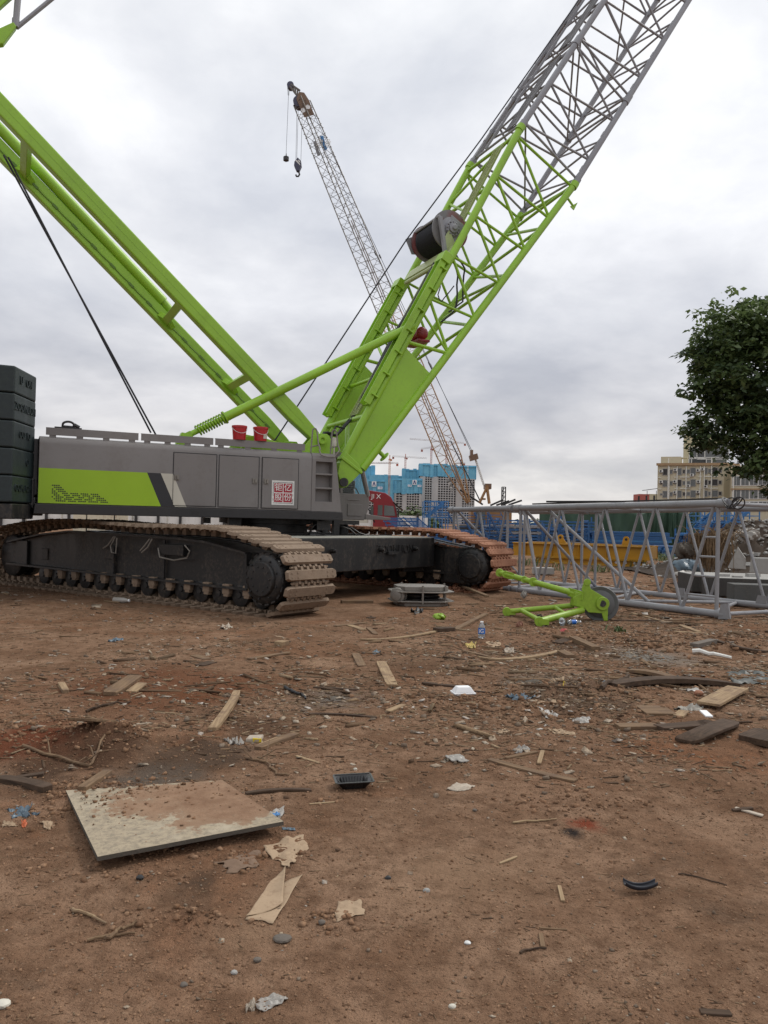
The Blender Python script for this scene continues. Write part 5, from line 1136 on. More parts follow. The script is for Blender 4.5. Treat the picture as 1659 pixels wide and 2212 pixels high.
tower(869, 908, 1012.5, 1034, 1034, 1040, 'low back high-rise wholly wrapped in blue between two towers', 20, [])
tower(798, 869, 1025, 1036, 1036, 1045, 'blue wrapped high-rise showing just its top behind the nearest ones', 20, [])
tower(760, 810, 1004, 1030, 1030, 1060, 'back left blue wrapped high-rise beside the crane cab', 20, [])
def tcrane(xm, ym0, ym1, xa, xb, yj, Y, label, ya_=None, mt='redw'):
    b0_ = PY(xm, ym1, Y); top = PY(xm, ym0, Y); b0_.z = max(0, b0_.z - 25); base_ = Vector((top.x, Y, b0_.z))
    t_ = thing('tower_crane', label, 'tower crane', base_, 'tower cranes over the high-rises'); H_ = top.z - base_.z; mb = MB()
    for x, y in ((-.95, -.95), (.95, -.95), (.95, .95), (-.95, .95)): mb.tube(base_ + Vector((x, y, 0)), base_ + Vector((x, y, H_)), .26, n=4)
    n = int(H_ / 2.2)
    for y in (-.95, .95): zig(mb, base_ + Vector((-.95, y, 0)), base_ + Vector((-.95, y, H_)), base_ + Vector((.95, y, 0)), base_ + Vector((.95, y, H_)), n, .17, True, 4)
    mb.build('crane_mast', M[mt], t_)
    ja, jb = PY(xa, yj, Y), PY(xb, ya_ or yj, Y); ja.y = jb.y = Y; jm = MB()
    for o_ in (Vector((0, -.6, 0)), Vector((0, .6, 0)), Vector((0, 0, 1.5))): jm.tube(ja + o_, jb + o_, .17, n=4)
    nj = max(4, int((jb - ja).length / 3)); warren(jm, ja + Vector((0, -.6, 0)), jb + Vector((0, -.6, 0)), ja + Z3 * 1.5, jb + Z3 * 1.5, nj, .13, 4)
    jm.build('crane_jib', M['jibw'], t_)
    e = ja if abs(ja.x - top.x) < abs(jb.x - top.x) else jb; s_ = 1 if e is jb else -1
    MB().box(e + Vector((-s_ * 1.5, 0, -1.6)), (1.3, 0, 0), (0, .6, 0), (0, 0, 1.4)).build('counterweight', M['redw'], t_, smooth=False)
    MB().box(base_ + Vector((0, 0, H_ - 1)), (1.5, 0, 0), (0, 1.5, 0), (0, 0, .5)).box(base_ + Vector((1.9, 0, H_ - 1.5)), (.9, 0, 0), (0, .9, 0), (0, 0, 1.1)).beam(base_ + Z3 * H_, base_ + Z3 * (H_ + 4.5), .9, .9, Vector((1, 0, 0))).build('slewing_cab', M[mt], t_, smooth=False)
M['redw'] = flat('red_white_steel', (.42, .13, .09), .7, scale=.35, var=.6); M['orw'] = flat('pale_orange_steel', (.5, .22, .10), .7, scale=.3, var=.4); M['jibw'] = flat('pale_jib_steel', (.45, .38, .36), .7, scale=.3, var=.3)
tcrane(842, 991, 1038, 798, 861, 1001.5, 950, 'orange tower crane nearest the crane cab, its mast in front of the blue screens', mt='orw')
tcrane(876, 988, 1012, 847, 922, 986.5, 1050, 'tower crane with a long level jib above the low back high-rise', 991)
tcrane(932, 969, 1000, 909, 990, 971, 1055, 'tower crane partly hidden by the yellow lattice boom', 958)
tcrane(965, 960, 1004, 1002, 885, 958, 1070, 'highest tower crane on the skyline, its jib reaching left across the boom', 949)
tcrane(996, 999, 1006, 983, 1005, 1001, 1080, 'small distant tower crane above the tower at the right end')
tcrane(796, 990, 1020, 780, 850, 1001, 1065, 'tower crane just right of the crane cab, mostly hidden')

# ================================================================ beige apartment block and its neighbour
AY = 200.0
def AP(px, py, dy=0): return PY(px, py, AY + dy)
ab = thing('apartment_block', 'beige three storey apartment block with white drainpipes and an orange cornice', 'building', Vector((AP(1421, 1100).x, AY, 0)))
ax0, ax1 = AP(1421, 1005).x, AP(1553, 1005).x; az = AP(1487, 1004).z
MB().box(Vector(((ax0 + ax1) / 2, AY + 8, az / 2)), ((ax1 - ax0) / 2, 0, 0), (0, 8, 0), (0, 0, az / 2)).prism([(ax1, AY + .05, 0), (ax1 + 3.2, AY + 3.5, 0), (ax1 + 3.2, AY + 15.9, 0), (ax1, AY + 15.9, 0)], Z3 * az).build('wall', M['beige'], ab, smooth=False)
MB().box(Vector(((ax0 + ax1) / 2, AY - .25, az - .1)), ((ax1 - ax0) / 2 + .3, 0, 0), (0, .3, 0), (0, 0, .3)).prism([(ax1 + .3, AY - .5, az - .4), (ax1 + 3.6, AY + 3.2, az - .4), (ax1 + 3.3, AY + 3.6, az - .4), (ax1, AY, az - .4)], Z3 * .6).build('cornice', M['orange'], ab, smooth=False)
MB().box(Vector((AP(1447, 990).x, AY + 5, az + 1.0)), (2.4, 0, 0), (0, 3, 0), (0, 0, 1.0)).box(Vector((AP(1471, 990).x, AY + 4, az + 1.75)), (1.0, 0, 0), (0, 1.5, 0), (0, 0, .1)).build('roof_house', M['beige'], ab, smooth=False)
rows = (1020, 1044.5, 1068, 1091); colsx = [(1429, 1.0, .6), (1436, 1.6, 2.3), (1448, .9, 1.4), (1457, .9, .6), (1465, 1.3, 2.4), (1474, .8, 1.3), (1483, 1.0, 1.3), (1492, 1.6, 2.4), (1503, .9, .7), (1517, 1.1, 2.1), (1525, .9, 1.4), (1535, 1.8, 2.2), (1545, 1.0, 1.3)]
wm = MB
for r_ in rows:
    for px, w_, h_ in colsx:
        p = AP(px, r_); c_ = Vector((p.x, AY, p.z)); 
        w_ *= .72; h_ *= .7; f = MB()
        for sx in (-1, 1): f.box(c_ + Vector((sx * w_ / 2, -.06, 0)), (.07, 0, 0), (0, .08, 0), (0, 0, h_ / 2))
        for sz in (-1, 1): f.box(c_ + Vector((0, -.06, sz * h_ / 2)), (w_ / 2 + .07, 0, 0), (0, .08, 0), (0, 0, .07))
        fo = f.build('window', M['conc'], ab, smooth=False); MB().box(c_ + Vector((0, -.012, 0)), (w_ / 2 - .02, 0, 0), (0, .01, 0), (0, 0, h_ / 2 - .02)).build('pane', M['glass'] if rnd.random() < .75 else M['dgrey'], fo, smooth=False)
for px, py in ((1490, 1028), (1483, 1051), (1517, 1053), (1428, 1018), (1457, 1016), (1502, 1018), (1503, 1042), (1428, 1041), (1456, 1041), (1511, 1016), (1456, 1064), (1502, 1064)):
    p = AP(px, py); c_ = Vector((p.x, AY - .35, p.z)); o = MB().box(c_, (.45, 0, 0), (0, .25, 0), (0, 0, .32)).build('air_conditioner', M['acw'], ab, smooth=False); MB().lathe(c_ + Vector((-.08, -.26, 0)), Vector((0, -1, 0)), [(.24, 0), (.24, .02)], 14).build('fan_grille', M['dgrey'], o, smooth=False)
for px in (1442, 1444, 1460, 1478, 1506, 1514, 1528):
    x = AP(px, 1050).x; MB().tube((x, AY - .2, 0), (x, AY - .2, az + (1.4 if px in (1442, 1528) else -.6)), .13, n=8).build('drainpipe', M['pvc'], ab)
for r_ in (1032, 1056.5, 1080):
    for x0_, x1_ in ((1422, 1428), (1455, 1462), (1466, 1487), (1503, 1509), (1515, 1541)):
        p, q = AP(x0_, r_), AP(x1_, r_); MB().tube((p.x, AY - .25, p.z), (q.x, AY - .25, p.z), .1, n=6).build('branch_pipe', M['pvc'], ab)
bb = thing('tower_block', 'taller pale olive block rising behind the beige apartments', 'building', Vector((PY(1477, 1100, 222).x, 222, 0)))
x0_, x1_, zt = PY(1477, 941, 222).x, PY(1562, 941, 222).x, PY(1500, 942, 222).z
MB().box(Vector(((x0_ + x1_) / 2, 230, zt / 2)), ((x1_ - x0_) / 2, 0, 0), (0, 8, 0), (0, 0, zt / 2)).build('wall', M['beige2'], bb, smooth=False)
MB().box(Vector(((x0_ + x1_) / 2, 230, zt + .1)), ((x1_ - x0_) / 2 + .2, 0, 0), (0, 8.2, 0), (0, 0, .12)).build('roof_edge', M['conc'], bb, smooth=False)
for px, py, w_, h_ in ((1504, 979, 4, 3), (1535, 978, 8, 4), (1505, 997, 4.5, 1.4), (1528, 996, 9, 1.6)):
    p = PY(px, py, 222); c_ = Vector((p.x, 222, p.z)); f = MB()
    for s_ in (-1, 1): f.box(c_ + Vector((0, -.1, s_ * h_ / 2)), (w_ / 2 + .1, 0, 0), (0, .12, 0), (0, 0, .1)).box(c_ + Vector((s_ * w_ / 2, -.1, 0)), (.1, 0, 0), (0, .12, 0), (0, 0, h_ / 2 + .1))
    f = f.build('window', M['acw'], bb, smooth=False); MB().box(c_ + Vector((0, -.02, 0)), (w_ / 2, 0, 0), (0, .015, 0), (0, 0, h_ / 2 - .1)).build('pane', M['glass'], f, smooth=False)
rb = thing('row_building', 'low beige building with an orange band behind the leafy tree', 'building', Vector((PY(1581, 1100, 180).x, 180, 0)))
x0_, x1_, zt = PY(1581, 1000, 180).x, PY(1800, 1000, 180).x, PY(1600, 1006, 180).z
MB().box(Vector(((x0_ + x1_) / 2, 188, zt / 2)), ((x1_ - x0_) / 2, 0, 0), (0, 8, 0), (0, 0, zt / 2)).build('wall', M['beige'], rb, smooth=False); zo = PY(1600, 1057, 180).z
MB().box(Vector(((x0_ + x1_) / 2, 179.8, zo)), ((x1_ - x0_) / 2 + .2, 0, 0), (0, .25, 0), (0, 0, .16)).build('orange_band', M['orange'], rb, smooth=False)
for py in (1039, 1068, 1094):
    for px in (1590, 1607, 1624, 1641, 1657, 1680):
        p = PY(px, py, 180); c_ = Vector((p.x, 180, p.z)); f = MB().box(c_ + Vector((0, -.06, 0)), (.9, 0, 0), (0, .08, 0), (0, 0, 1.15)).build('window', M['acw'], rb, smooth=False); MB().box(c_ + Vector((-.4, -.15, 0)), (.36, 0, 0), (0, .02, 0), (0, 0, 1.0)).box(c_ + Vector((.4, -.15, 0)), (.36, 0, 0), (0, .02, 0), (0, 0, 1.0)).build('pane', M['glass'], f, smooth=False)
MB().tube((PY(1584, 1060, 180).x, 179.7, 0), (PY(1584, 1060, 180).x, 179.7, zt), .14, n=8).build('drainpipe', M['pvc'], rb)
for o_ in (ab, bb, rb): o_.rotation_euler.z = R(-23)
sh_ = thing('roadside_shed', 'small red and cream shed left of the beige apartment block', 'shed', Vector((PY(1392, 1100, 170).x, 170, 0)))
p, q = PY(1381, 1067, 170), PY(1403, 1067, 170); MB().box(Vector(((p.x + q.x) / 2, 172, p.z / 2)), ((q.x - p.x) / 2, 0, 0), (0, 2, 0), (0, 0, p.z / 2)).build('red_wall', flat('faded_red', (.36, .10, .08), .8, scale=.5), sh_, smooth=False)
p, q = PY(1403, 1067, 170), PY(1421, 1060, 170); MB().box(Vector(((p.x + q.x) / 2, 172, p.z / 2)), ((q.x - p.x) / 2, 0, 0), (0, 2, 0), (0, 0, p.z / 2)).build('cream_wall', M['beige2'], sh_, smooth=False)
MB().prism([Vector((PY(1397, 1058, 170).x, 169.5, PY(1397, 1059, 170).z)), Vector((PY(1419, 1056, 170).x, 169.5, PY(1419, 1056, 170).z)), Vector((PY(1419, 1056, 170).x, 173, PY(1419, 1056, 170).z)), Vector((PY(1397, 1058, 170).x, 173, PY(1397, 1059, 170).z))], Z3 * .12).build('roof', M['dgrey'], sh_, smooth=False)
mb = MB()
for px in (1398, 1418):
    p = PY(px, 1060, 170); mb.tube((p.x, 170, 0), (p.x, 170, p.z), .06)
mb.build('roof_post', M['dgrey'], sh_)
# ================================================================ leafy tree on the right, bushes
def leaves(name, mt, parent, clusters, nper, size, droop, rs, spread=1.0):
    g = np.random.default_rng(rs); V = []; Fc = []; T = []
    for (c, rad, tone) in clusters:
        n = max(3, int(nper * (.6 + .8 * g.random()))); off = g.normal(0, 1, (n, 3)) * np.array(rad) * .5; cs = np.array(c) + off
        th = g.random(n) * 2 * np.pi; dz = -np.abs(g.normal(.35, .35, n)) * droop + .1
        d = np.stack([np.cos(th), np.sin(th), dz], 1); d /= np.linalg.norm(d, axis=1)[:, None]
        sd = np.cross(d, np.array([0, 0, 1.0]) + g.normal(0, .5, (n, 3))); sd /= np.linalg.norm(sd, axis=1)[:, None]
        nn = np.cross(sd, d); L_ = size * (.6 + .8 * g.random(n))[:, None]; W_ = L_ * (.22 + .1 * g.random((n, 1)))
        b0_ = cs; m1 = cs + d * L_ * .5 + sd * W_ + nn * L_ * .04; m2 = cs + d * L_ * .5 - sd * W_ + nn * L_ * .04; tp = cs + d * L_ - nn * L_ * .12
        k = sum(len(q) for q in V)
        V.append(np.stack([b0_, m1, tp, m2], 1).reshape(-1, 3)); i = np.arange(n) * 4 + k
        Fc.append(np.stack([i, i + 1, i + 2, i + 3], 1)); T.append(np.clip(tone + g.normal(0, .16, n), 0, 1))
    V = np.concatenate(V); Fc = np.concatenate(Fc); T = np.concatenate(T); o_ = np.array(wloc(parent))
    me = bpy.data.meshes.new(name); me.vertices.add(len(V)); me.vertices.foreach_set('co', (V - o_).ravel())
    me.loops.add(Fc.size); me.loops.foreach_set('vertex_index', Fc.ravel().astype(np.int32)); me.polygons.add(len(Fc)); me.polygons.foreach_set('loop_start', np.arange(0, Fc.size, 4, dtype=np.int32)); me.update(calc_edges=True)
    at = me.attributes.new('tone', 'FLOAT', 'FACE'); at.data.foreach_set('value', T.astype(np.float32))
    me.materials.append(mt); o = bpy.data.objects.new(name, me); COL.objects.link(o); o.parent = parent; return o
TYC = PY(1700, 852, 36); tr = thing('leafy_tree', 'big dark leafy tree with drooping leaves at the right edge of the yard', 'tree', Vector((TYC.x + 1.9, 36.5, 0)))
g = np.random.default_rng(4); cl = []
lobes = [(-2.2, 0, 2.6, 2.0), (-3.4, -.3, .9, 1.5), (-3.2, 0, -1.0, 1.6), (-1.6, -.5, .6, 2.3), (-1.5, 0, -2.3, 1.9), (.5, -.5, 2.2, 2.5), (.6, 0, -1.2, 2.6), (2.4, 0, 1.2, 2.4), (2.2, 0, -2.0, 2.2), (-.6, .6, 3.4, 1.6), (-1.0, -1.2, -3.5, 1.2), (.6, -.6, -3.8, 1.2), (-.6, -.4, -4.3, .7), (1.9, -.5, -3.9, 1.4), (-3.9, .2, -1.9, .8), (-2.6, -.2, 2.9, 1.2), (-4.0, 0, 1.9, .7)]
for lx, ly, lz, lr in lobes:
    lt = g.uniform(.1, .5)
    for k in range(int(34 * lr ** 1.7)):
        d = g.normal(0, 1, 3); d /= np.linalg.norm(d); rr = lr * (g.random() ** .3) * (1 + .2 * g.normal()); p = np.array([lx, ly * 1.3, lz]) + d * rr * np.array([1, 1.1, .95])
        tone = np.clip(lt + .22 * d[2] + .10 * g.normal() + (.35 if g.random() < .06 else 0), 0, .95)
        cl.append((tuple(np.array(TYC) + p * .97), (.36, .36, .24), tone))
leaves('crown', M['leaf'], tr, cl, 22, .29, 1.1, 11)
tk_ = MB(); base_ = Vector((TYC.x + 1.9, 36.5, 0)); tk_.path([base_, base_ + Vector((.1, 0, 1.5)), base_ + Vector((-.05, 0, 3.2)), base_ + Vector((.1, .1, 5.2)), base_ + Vector((0, 0, 8.5))], .32, 10, .08)
for lx, ly, lz, lr in lobes[:12]:
    e = TYC + Vector((lx * .8, ly, lz * .8)); s_ = base_ + Vector((0, 0, 3.4 + rnd.random() * 2.5)); m_ = s_.lerp(e, .5) + Vector((0, 0, -.3 + .4 * rnd.random())); tk_.path([s_, s_.lerp(m_, .5), m_, e], .11, 7, .03)
tk_.build('trunk', M['bark'], tr)
def bush(px, py, Y, rx, rz, label, group, mt='bush', size=.8, seed=3, n=60):
    c = PY(px, py, Y); b_ = thing('bush', label, 'bush', Vector((c.x, Y, 0)), group); g = np.random.default_rng(seed); cl = []
    for k in range(n): d = g.normal(0, 1, 3); d /= np.linalg.norm(d); d[2] = abs(d[2]); cl.append(((c.x + d[0] * rx * g.random() ** .4, Y + d[1] * rx * .6, d[2] * rz * g.random() ** .5), (rx * .25, rx * .25, rz * .2), .5))
    leaves('foliage', M[mt], b_, cl, 16, size, .4, seed); MB().tube((c.x, Y, 0), (c.x, Y, rz * .7), .12, .05, 6).build('stem', M['bark'], b_); return b_
bush(897, 1094, 150, 4.6, 4.6, 'round green bush beyond the white hoarding, left of the blue cage', 'bushes beyond the hoarding', seed=3, n=90)
bush(872, 1100, 152, 3.6, 3.2, 'lower yellowish bush beyond the white hoarding beside the red truck', 'bushes beyond the hoarding', seed=5, n=70)
bush(925, 1103, 155, 3.0, 2.6, 'low bush beyond the hoarding, just behind the blue cage', 'bushes beyond the hoarding', seed=8, n=60)
bush(1180, 1103, 140, 9, 2.6, 'distant low hedge bush above the blue racks', 'bushes beyond the hoarding', seed=12, n=120)
# weeds
def weeds(name, label, spots, seed):
    g = np.random.default_rng(seed); mb = MB()
    for px, py, n, s_ in spots:
        c = gp(px, py)
        for k in range(n):
            p = c + Vector((g.normal(0, .35 * s_), g.normal(0, .3 * s_), 0)); a = g.random() * 6.28; h = s_ * .35 * (.4 + g.random()); d = Vector((math.cos(a), math.sin(a), 0)); w_ = d.cross(Z3) * .014
            mb.add([p - w_, p + w_, p + d * h * .35 + Z3 * h * .7 + w_ * .8, p + d * h * .35 + Z3 * h * .7 - w_ * .8, p + d * h * .9 + Z3 * h * .9], [(0, 1, 2, 3), (3, 2, 4)])
    o = mb.build(name, M['bush'], None, smooth=False); tag(o, label, None, None, 'stuff')
weeds('weeds', 'tufts of green weeds around the yellow beam and under the grey lattice', [(1412, 1208, 120, 1.0), (1440, 1212, 120, 1.0), (1385, 1226, 60, .8), (1300, 1236, 50, .8), (1200, 1232, 40, .8), (1545, 1272, 60, .5), (1335, 1365, 30, .25), (1150, 1222, 50, 1)], 5)

# ================================================================ debris heap, slabs
hc = dpt(1690, 27.0)
def heap(u, v_):
    x = hc.x - 4.6 + 9.5 * u; y = 23.6 + 9 * v_; e = math.exp(-((x - hc.x) / 2.6) ** 2 - ((y - 28) / 2.6) ** 2); X = np.array([x]); Y_ = np.array([y])
    z = e * 1.8 * (1 + .35 * float(fbm(X * .9, Y_ * .9, 61, 4)[0])) + e ** .5 * .22 * float(fbm(X * 3.2, Y_ * 3.2, 71, 3)[0]); return Vector((x, y, z - .02))
hp = MB().grid(heap, 90, 80).build('rubble_heap', paint('heap_earth', (.055, .041, .031), (.10, .076, .056), .7, .9, 2.5, .8, streak=False, spec=.1, fine=.5), None); tag(hp, 'heap of earth, roots and rubble rising at the right behind the concrete slabs', None, None, 'stuff')
g = np.random.default_rng(21); mb = MB(); mb2 = MB(); mb3 = MB()
def chunk(mb, c, s_, g):
    pts = g.normal(0, 1, (8, 3)); base = np.array([(i, j, k) for i in (-1, 1) for j in (-1, 1) for k in (-1, 1)], float) * .6 + pts * .18; r_ = Matrix.Rotation(g.random() * 6.28, 3, 'Z') @ Matrix.Rotation(g.random() * 1.2, 3, 'X')
    vs = [Vector(c) + r_ @ Vector((b_[0] * s_ * 1.2, b_[1] * s_, b_[2] * s_ * .6)) for b_ in base]
    mb.add(vs, [(0, 1, 3, 2), (4, 6, 7, 5), (0, 4, 5, 1), (2, 3, 7, 6), (0, 2, 6, 4), (1, 5, 7, 3)])
for k in range(900):
    u, v_ = .5 + g.normal(0, .2), g.random() * .75
    p = heap(min(.99, max(.01, u)), v_)
    if p.z < .03 and g.random() < .6: continue
    q = g.random()
    if q < .5: chunk(mb, p + Vector((0, 0, .02)), .03 + .1 * g.random() ** 2, g)
    elif q < .72: a = g.random() * 6.28; d = Vector((math.cos(a), math.sin(a) * .6, g.normal(.1, .35))) * (.2 + .5 * g.random()); mb2.path([p, p + d * .5 + Vector((0, 0, .06)), p + d], .012 + .014 * g.random(), 5)
    else: chunk(mb3, p + Vector((0, 0, .02)), .04 + .07 * g.random(), g)
tag(mb.build('rubble', M['conc'], None, smooth=False), 'broken concrete bits strewn over the debris heap', None, None, 'stuff'); tag(mb2.build('roots', M['woodd'], None), 'roots and broken sticks poking out of the debris heap', None, None, 'stuff'); tag(mb3.build('rags', M['plastic'], None, smooth=False), 'pale scraps of sheeting strewn over the debris heap', None, None, 'stuff')
# straw clump hanging over a stump
g = np.random.default_rng(31); sc_ = PY(1528, 1160, 24.5); mb = MB()
for k in range(420):
    a = g.random() * 6.28; p = sc_ + Vector((g.normal(0, .22), g.normal(0, .22), g.normal(.0, .06))); d = Vector((math.cos(a), math.sin(a) - .4, 0)); l_ = .25 + .5 * g.random()
    mb.path([p, p + d * l_ * .4 + Vector((0, 0, .05)), p + d * l_ * .55 - Vector((0, 0, l_ * .9)), p + d * l_ * .5 - Vector((0, 0, l_ * 1.6))], .012, 4, .006)
for k in range(60):
    a = g.random() * 6.28; p = sc_ + Vector((g.normal(.4, .35), g.normal(0, .3), g.normal(.1, .05))); d = Vector((math.cos(a), math.sin(a), g.normal(.2, .3))) * .5; mb.path([p, p + d * .5 + Vector((0, 0, .1)), p + d], .014, 4, .005)
tag(mb.build('straw_clump', flat('dry_straw', (.17, .11, .058), .9, var=.45, scale=9), None), 'shaggy clump of brown straw and roots hanging over the debris heap', 'straw clump')
chk = MB(); p = PY(1590, 1206, 23.6); chk.prism([p + Vector(q) for q in ((-.24, 0, -.3), (.3, 0, -.32), (.28, 0, .0), (.07, .05, .32))], Vector((.05, .12, .03))); tag(chk.build('concrete_shard', M['conc'], None, smooth=False, bevel=.01), 'upright triangular grey concrete shard leaning on the debris heap', 'concrete shard')
def sack(px, py, Y, sx, sz, mt, label, cat, seed, tilt=0.0):
    g = np.random.default_rng(seed); c = PY(px, py, Y); rv = g.normal(0, 1, 40); t1 = Matrix.Rotation(tilt, 3, 'Y')
    def fn(u, v_):
        a = u * 2 * math.pi; b_ = (v_ - .5) * math.pi; r_ = 1 + .2 * math.sin(a * 3 + rv[0]) * math.cos(b_ * 2 + rv[1]) + .14 * math.sin(a * 5 + rv[2] + b_ * 4) + .10 * math.sin(a * 9 + b_ * 7 + rv[3])
        return c + t1 @ Vector((math.cos(a) * math.cos(b_) * sx * r_, math.sin(a) * math.cos(b_) * sx * .7 * r_, math.sin(b_) * sz * r_))
    return tag(MB().grid(fn, 26, 14).build(cat, mt, None), label, cat.replace('_', ' '))
sack(1566, 1164, 24.6, .17, .36, M['paperw'], 'slumped white sack with a brown neck on top of the debris heap', 'white_sack', 3, .5); sack(1578, 1140, 24.6, .16, .14, M['bark'], 'brown root ball lying above the white sack on the heap', 'root_ball', 4)
sack(1490, 1226, 23.0, .4, .2, M['bluefilm'], 'crumpled dull blue bag at the foot of the debris heap', 'blue_bag', 5, .2); sack(1482, 1243, 22.4, .3, .12, M['plastic'], 'small grey plastic bag below the blue bag at the heap', 'plastic_bag', 6); sack(1615, 1158, 24.8, .35, .2, M['plastic'], 'torn pale sheeting bundle near the top right of the heap', 'sheeting_bundle', 7)
sack(1478, 1190, 24.2, .3, .22, M['bark'], 'dark brown clod of earth and roots at the left end of the heap', 'earth_clod', 14)
q = gp(1520, 1300); sl = thing('concrete_slab', 'large flat grey concrete slab with notched edge in front of the debris heap', 'concrete slab', Vector((q.x, 18.6, 0)))
p0 = PY(1530, 1262, 18.4); zt = .48
MB().prism([Vector((p0.x, 18.4, .05)), Vector((p0.x + 4.5, 17.6, .05)), Vector((p0.x + 4.7, 20.2, .05)), Vector((p0.x + .1, 20.6, .05)), Vector((p0.x + .05, 19.5, .05)), Vector((p0.x + .2, 19.4, .05)), Vector((p0.x + .2, 18.8, .05)), Vector((p0.x, 18.75, .05))], Z3 * (zt - .05)).build('slab_body', M['conc'], sl, smooth=False, bevel=.02)
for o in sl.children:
    o.data.materials.append(paint('dark_slab_side', (.05, .047, .043), (.12, .105, .09), .6, .85, 2, .25))  # second, darker concrete colour for the upright faces
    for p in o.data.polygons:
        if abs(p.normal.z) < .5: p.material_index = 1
MB().box(Vector((p0.x + .55, 18.9, zt + .03)), (.13, .02, 0), (0, .1, 0), (0, 0, .03)).box(Vector((p0.x + .75, 18.6, zt + .02)), (.1, 0, 0), (0, .07, 0), (0, 0, .02)).box(Vector((p0.x + 1.3, 19.0, zt + .04)), (.16, .05, 0), (0, .1, 0), (0, 0, .04)).build('mortar_crumb', M['conc'], sl, smooth=False)
q = gp(1598, 1310); tag(MB().box(q + Vector((1.0, .35, .2)), (1.0, -.12, 0), (0.03, .25, 0), (0, 0, .24)).build('concrete_block', paint('dark_wet_concrete', (.085, .085, .08), (.16, .14, .12), .6, .8, 2, .25), None, smooth=False, bevel=.015), 'dark wet concrete block at the right edge in front of the large slab', 'concrete block')
q = gp(1650, 1245); tag(MB().box(PY(1650, 1222, 22.0), (.3, 0, 0), (0, .2, 0), (.02, 0, .22)).build('concrete_block', M['conc'], None, smooth=False, bevel=.03), 'upright pale concrete block cut by the right edge, on top of the slab', 'concrete block')
tag(MB().box(gp(1095 + 30, 1240, .12) + Vector((.7, 0, 0)), (.32, .03, 0), (0, .2, 0), (0, 0, .1)).build('stacked_bricks', M['conc'], None, smooth=False, bevel=.01), 'grey brick lump on the ground behind the grey lattice', 'brick')

# ================================================================ litter on the ground
def plank(pts, w_, t_, mt, label, cat='plank', bow=0.0, ragged=.5, name=None, group=None, lift=.0, seed=None):
    """a board between ground points given by picture readings"""
    P0 = [gp(*q) for q in pts]; g = np.random.default_rng(int(pts[0][0] * 13 + pts[0][1]) if seed is None else seed)
    a, b_ = P0[0], P0[-1]; L_ = (b_ - a).length; ang = math.atan2(b_.y - a.y, b_.x - a.x); c_ = (a + b_) / 2; n = 12; mb = MB(); rows_ = []
    ux = Vector((math.cos(ang), math.sin(ang), 0)); uy = Vector((-ux.y, ux.x, 0)); hs = []
    for i in range(n + 1):
        f = i / n
        if len(P0) == 3: p = P0[0] * (1 - f) ** 2 + (P0[1] * 2 - (P0[0] + P0[2]) * .5) * 2 * f * (1 - f) + P0[2] * f * f
        else: p = a.lerp(b_, f)
        hs.append((p, ghz(p.x, p.y)))
    z_line = np.polyfit([i / n for i in range(n + 1)], [h for _, h in hs], 1); over = max(h - (z_line[0] * i / n + z_line[1]) for i, (_, h) in enumerate(hs))
    for i, (p, h) in enumerate(hs):
        f = i / n; x = (p - c_).dot(ux); y = (p - c_).dot(uy); t2 = t_ * .7; z = z_line[0] * f + z_line[1] + over * .45 - t_ * .12 + lift + bow * math.sin(math.pi * f); w2 = w_ / 2 * (1 - (ragged * .5 * g.random() if i in (0, n) else .06 * ragged * g.random())); w3 = w_ / 2 * (1 - (ragged * .8 * g.random() if i in (0, n) else .06 * ragged * g.random()))
        dx = ragged * .04 * (g.random() - .5) * L_ if i in (0, n) else 0
        rows_.append([(x + dx, y - w2, z), (x - dx, y + w3, z), (x - dx, y + w3, z + t2), (x + dx, y - w2, z + t2)])
    vs = [v_ for r_ in rows_ for v_ in r_]; fs = []
    for i in range(n):
        for j in range(4): fs.append((i * 4 + j, i * 4 + (j + 1) % 4, i * 4 + 4 + (j + 1) % 4, i * 4 + 4 + j))
    fs += [(0, 1, 2, 3), (n * 4 + 3, n * 4 + 2, n * 4 + 1, n * 4)]
    mb.add(vs, fs); o = mb.build(name or 'plank', mt, None, smooth=False, bevel=min(.004, t_ * .2)); l0 = o.location.copy(); o.data.transform(Matrix.Translation(l0)); o.matrix_world = Matrix.Translation(Vector((c_.x, c_.y, 0))) @ Matrix.Rotation(ang, 4, 'Z')
    return tag(o, label, cat, group)
def stick(pts, r_, mt, label, cat='stick', name='stick', group=None, twigs=0):
    g = np.random.default_rng(int(pts[0][0] * 7 + pts[0][1])); P = [gp(*q) for q in pts]; q = []
    for i in range(len(P) - 1):
        for k in range(5): p = P[i].lerp(P[i + 1], k / 5); p.z = ghz(p.x, p.y) + r_ * .9 + abs(g.normal(0, r_ * .4)); q.append(p + Vector((g.normal(0, r_ * .5), g.normal(0, r_ * .5), 0)))
    q.append(P[-1] + Z3 * r_); mb = MB().path(q, r_, 7, r_ * .6)
    for k in range(twigs): p = q[int(g.integers(2, len(q) - 1))]; a = g.random() * 6.28; d = Vector((math.cos(a), math.sin(a), .35)) * (.1 + .15 * g.random()); mb.path([p, p + d * .5 + Z3 * .03, p + d], r_ * .5, 5, r_ * .25)
    return tag(mb.build(name, mt, None), label, cat, group)
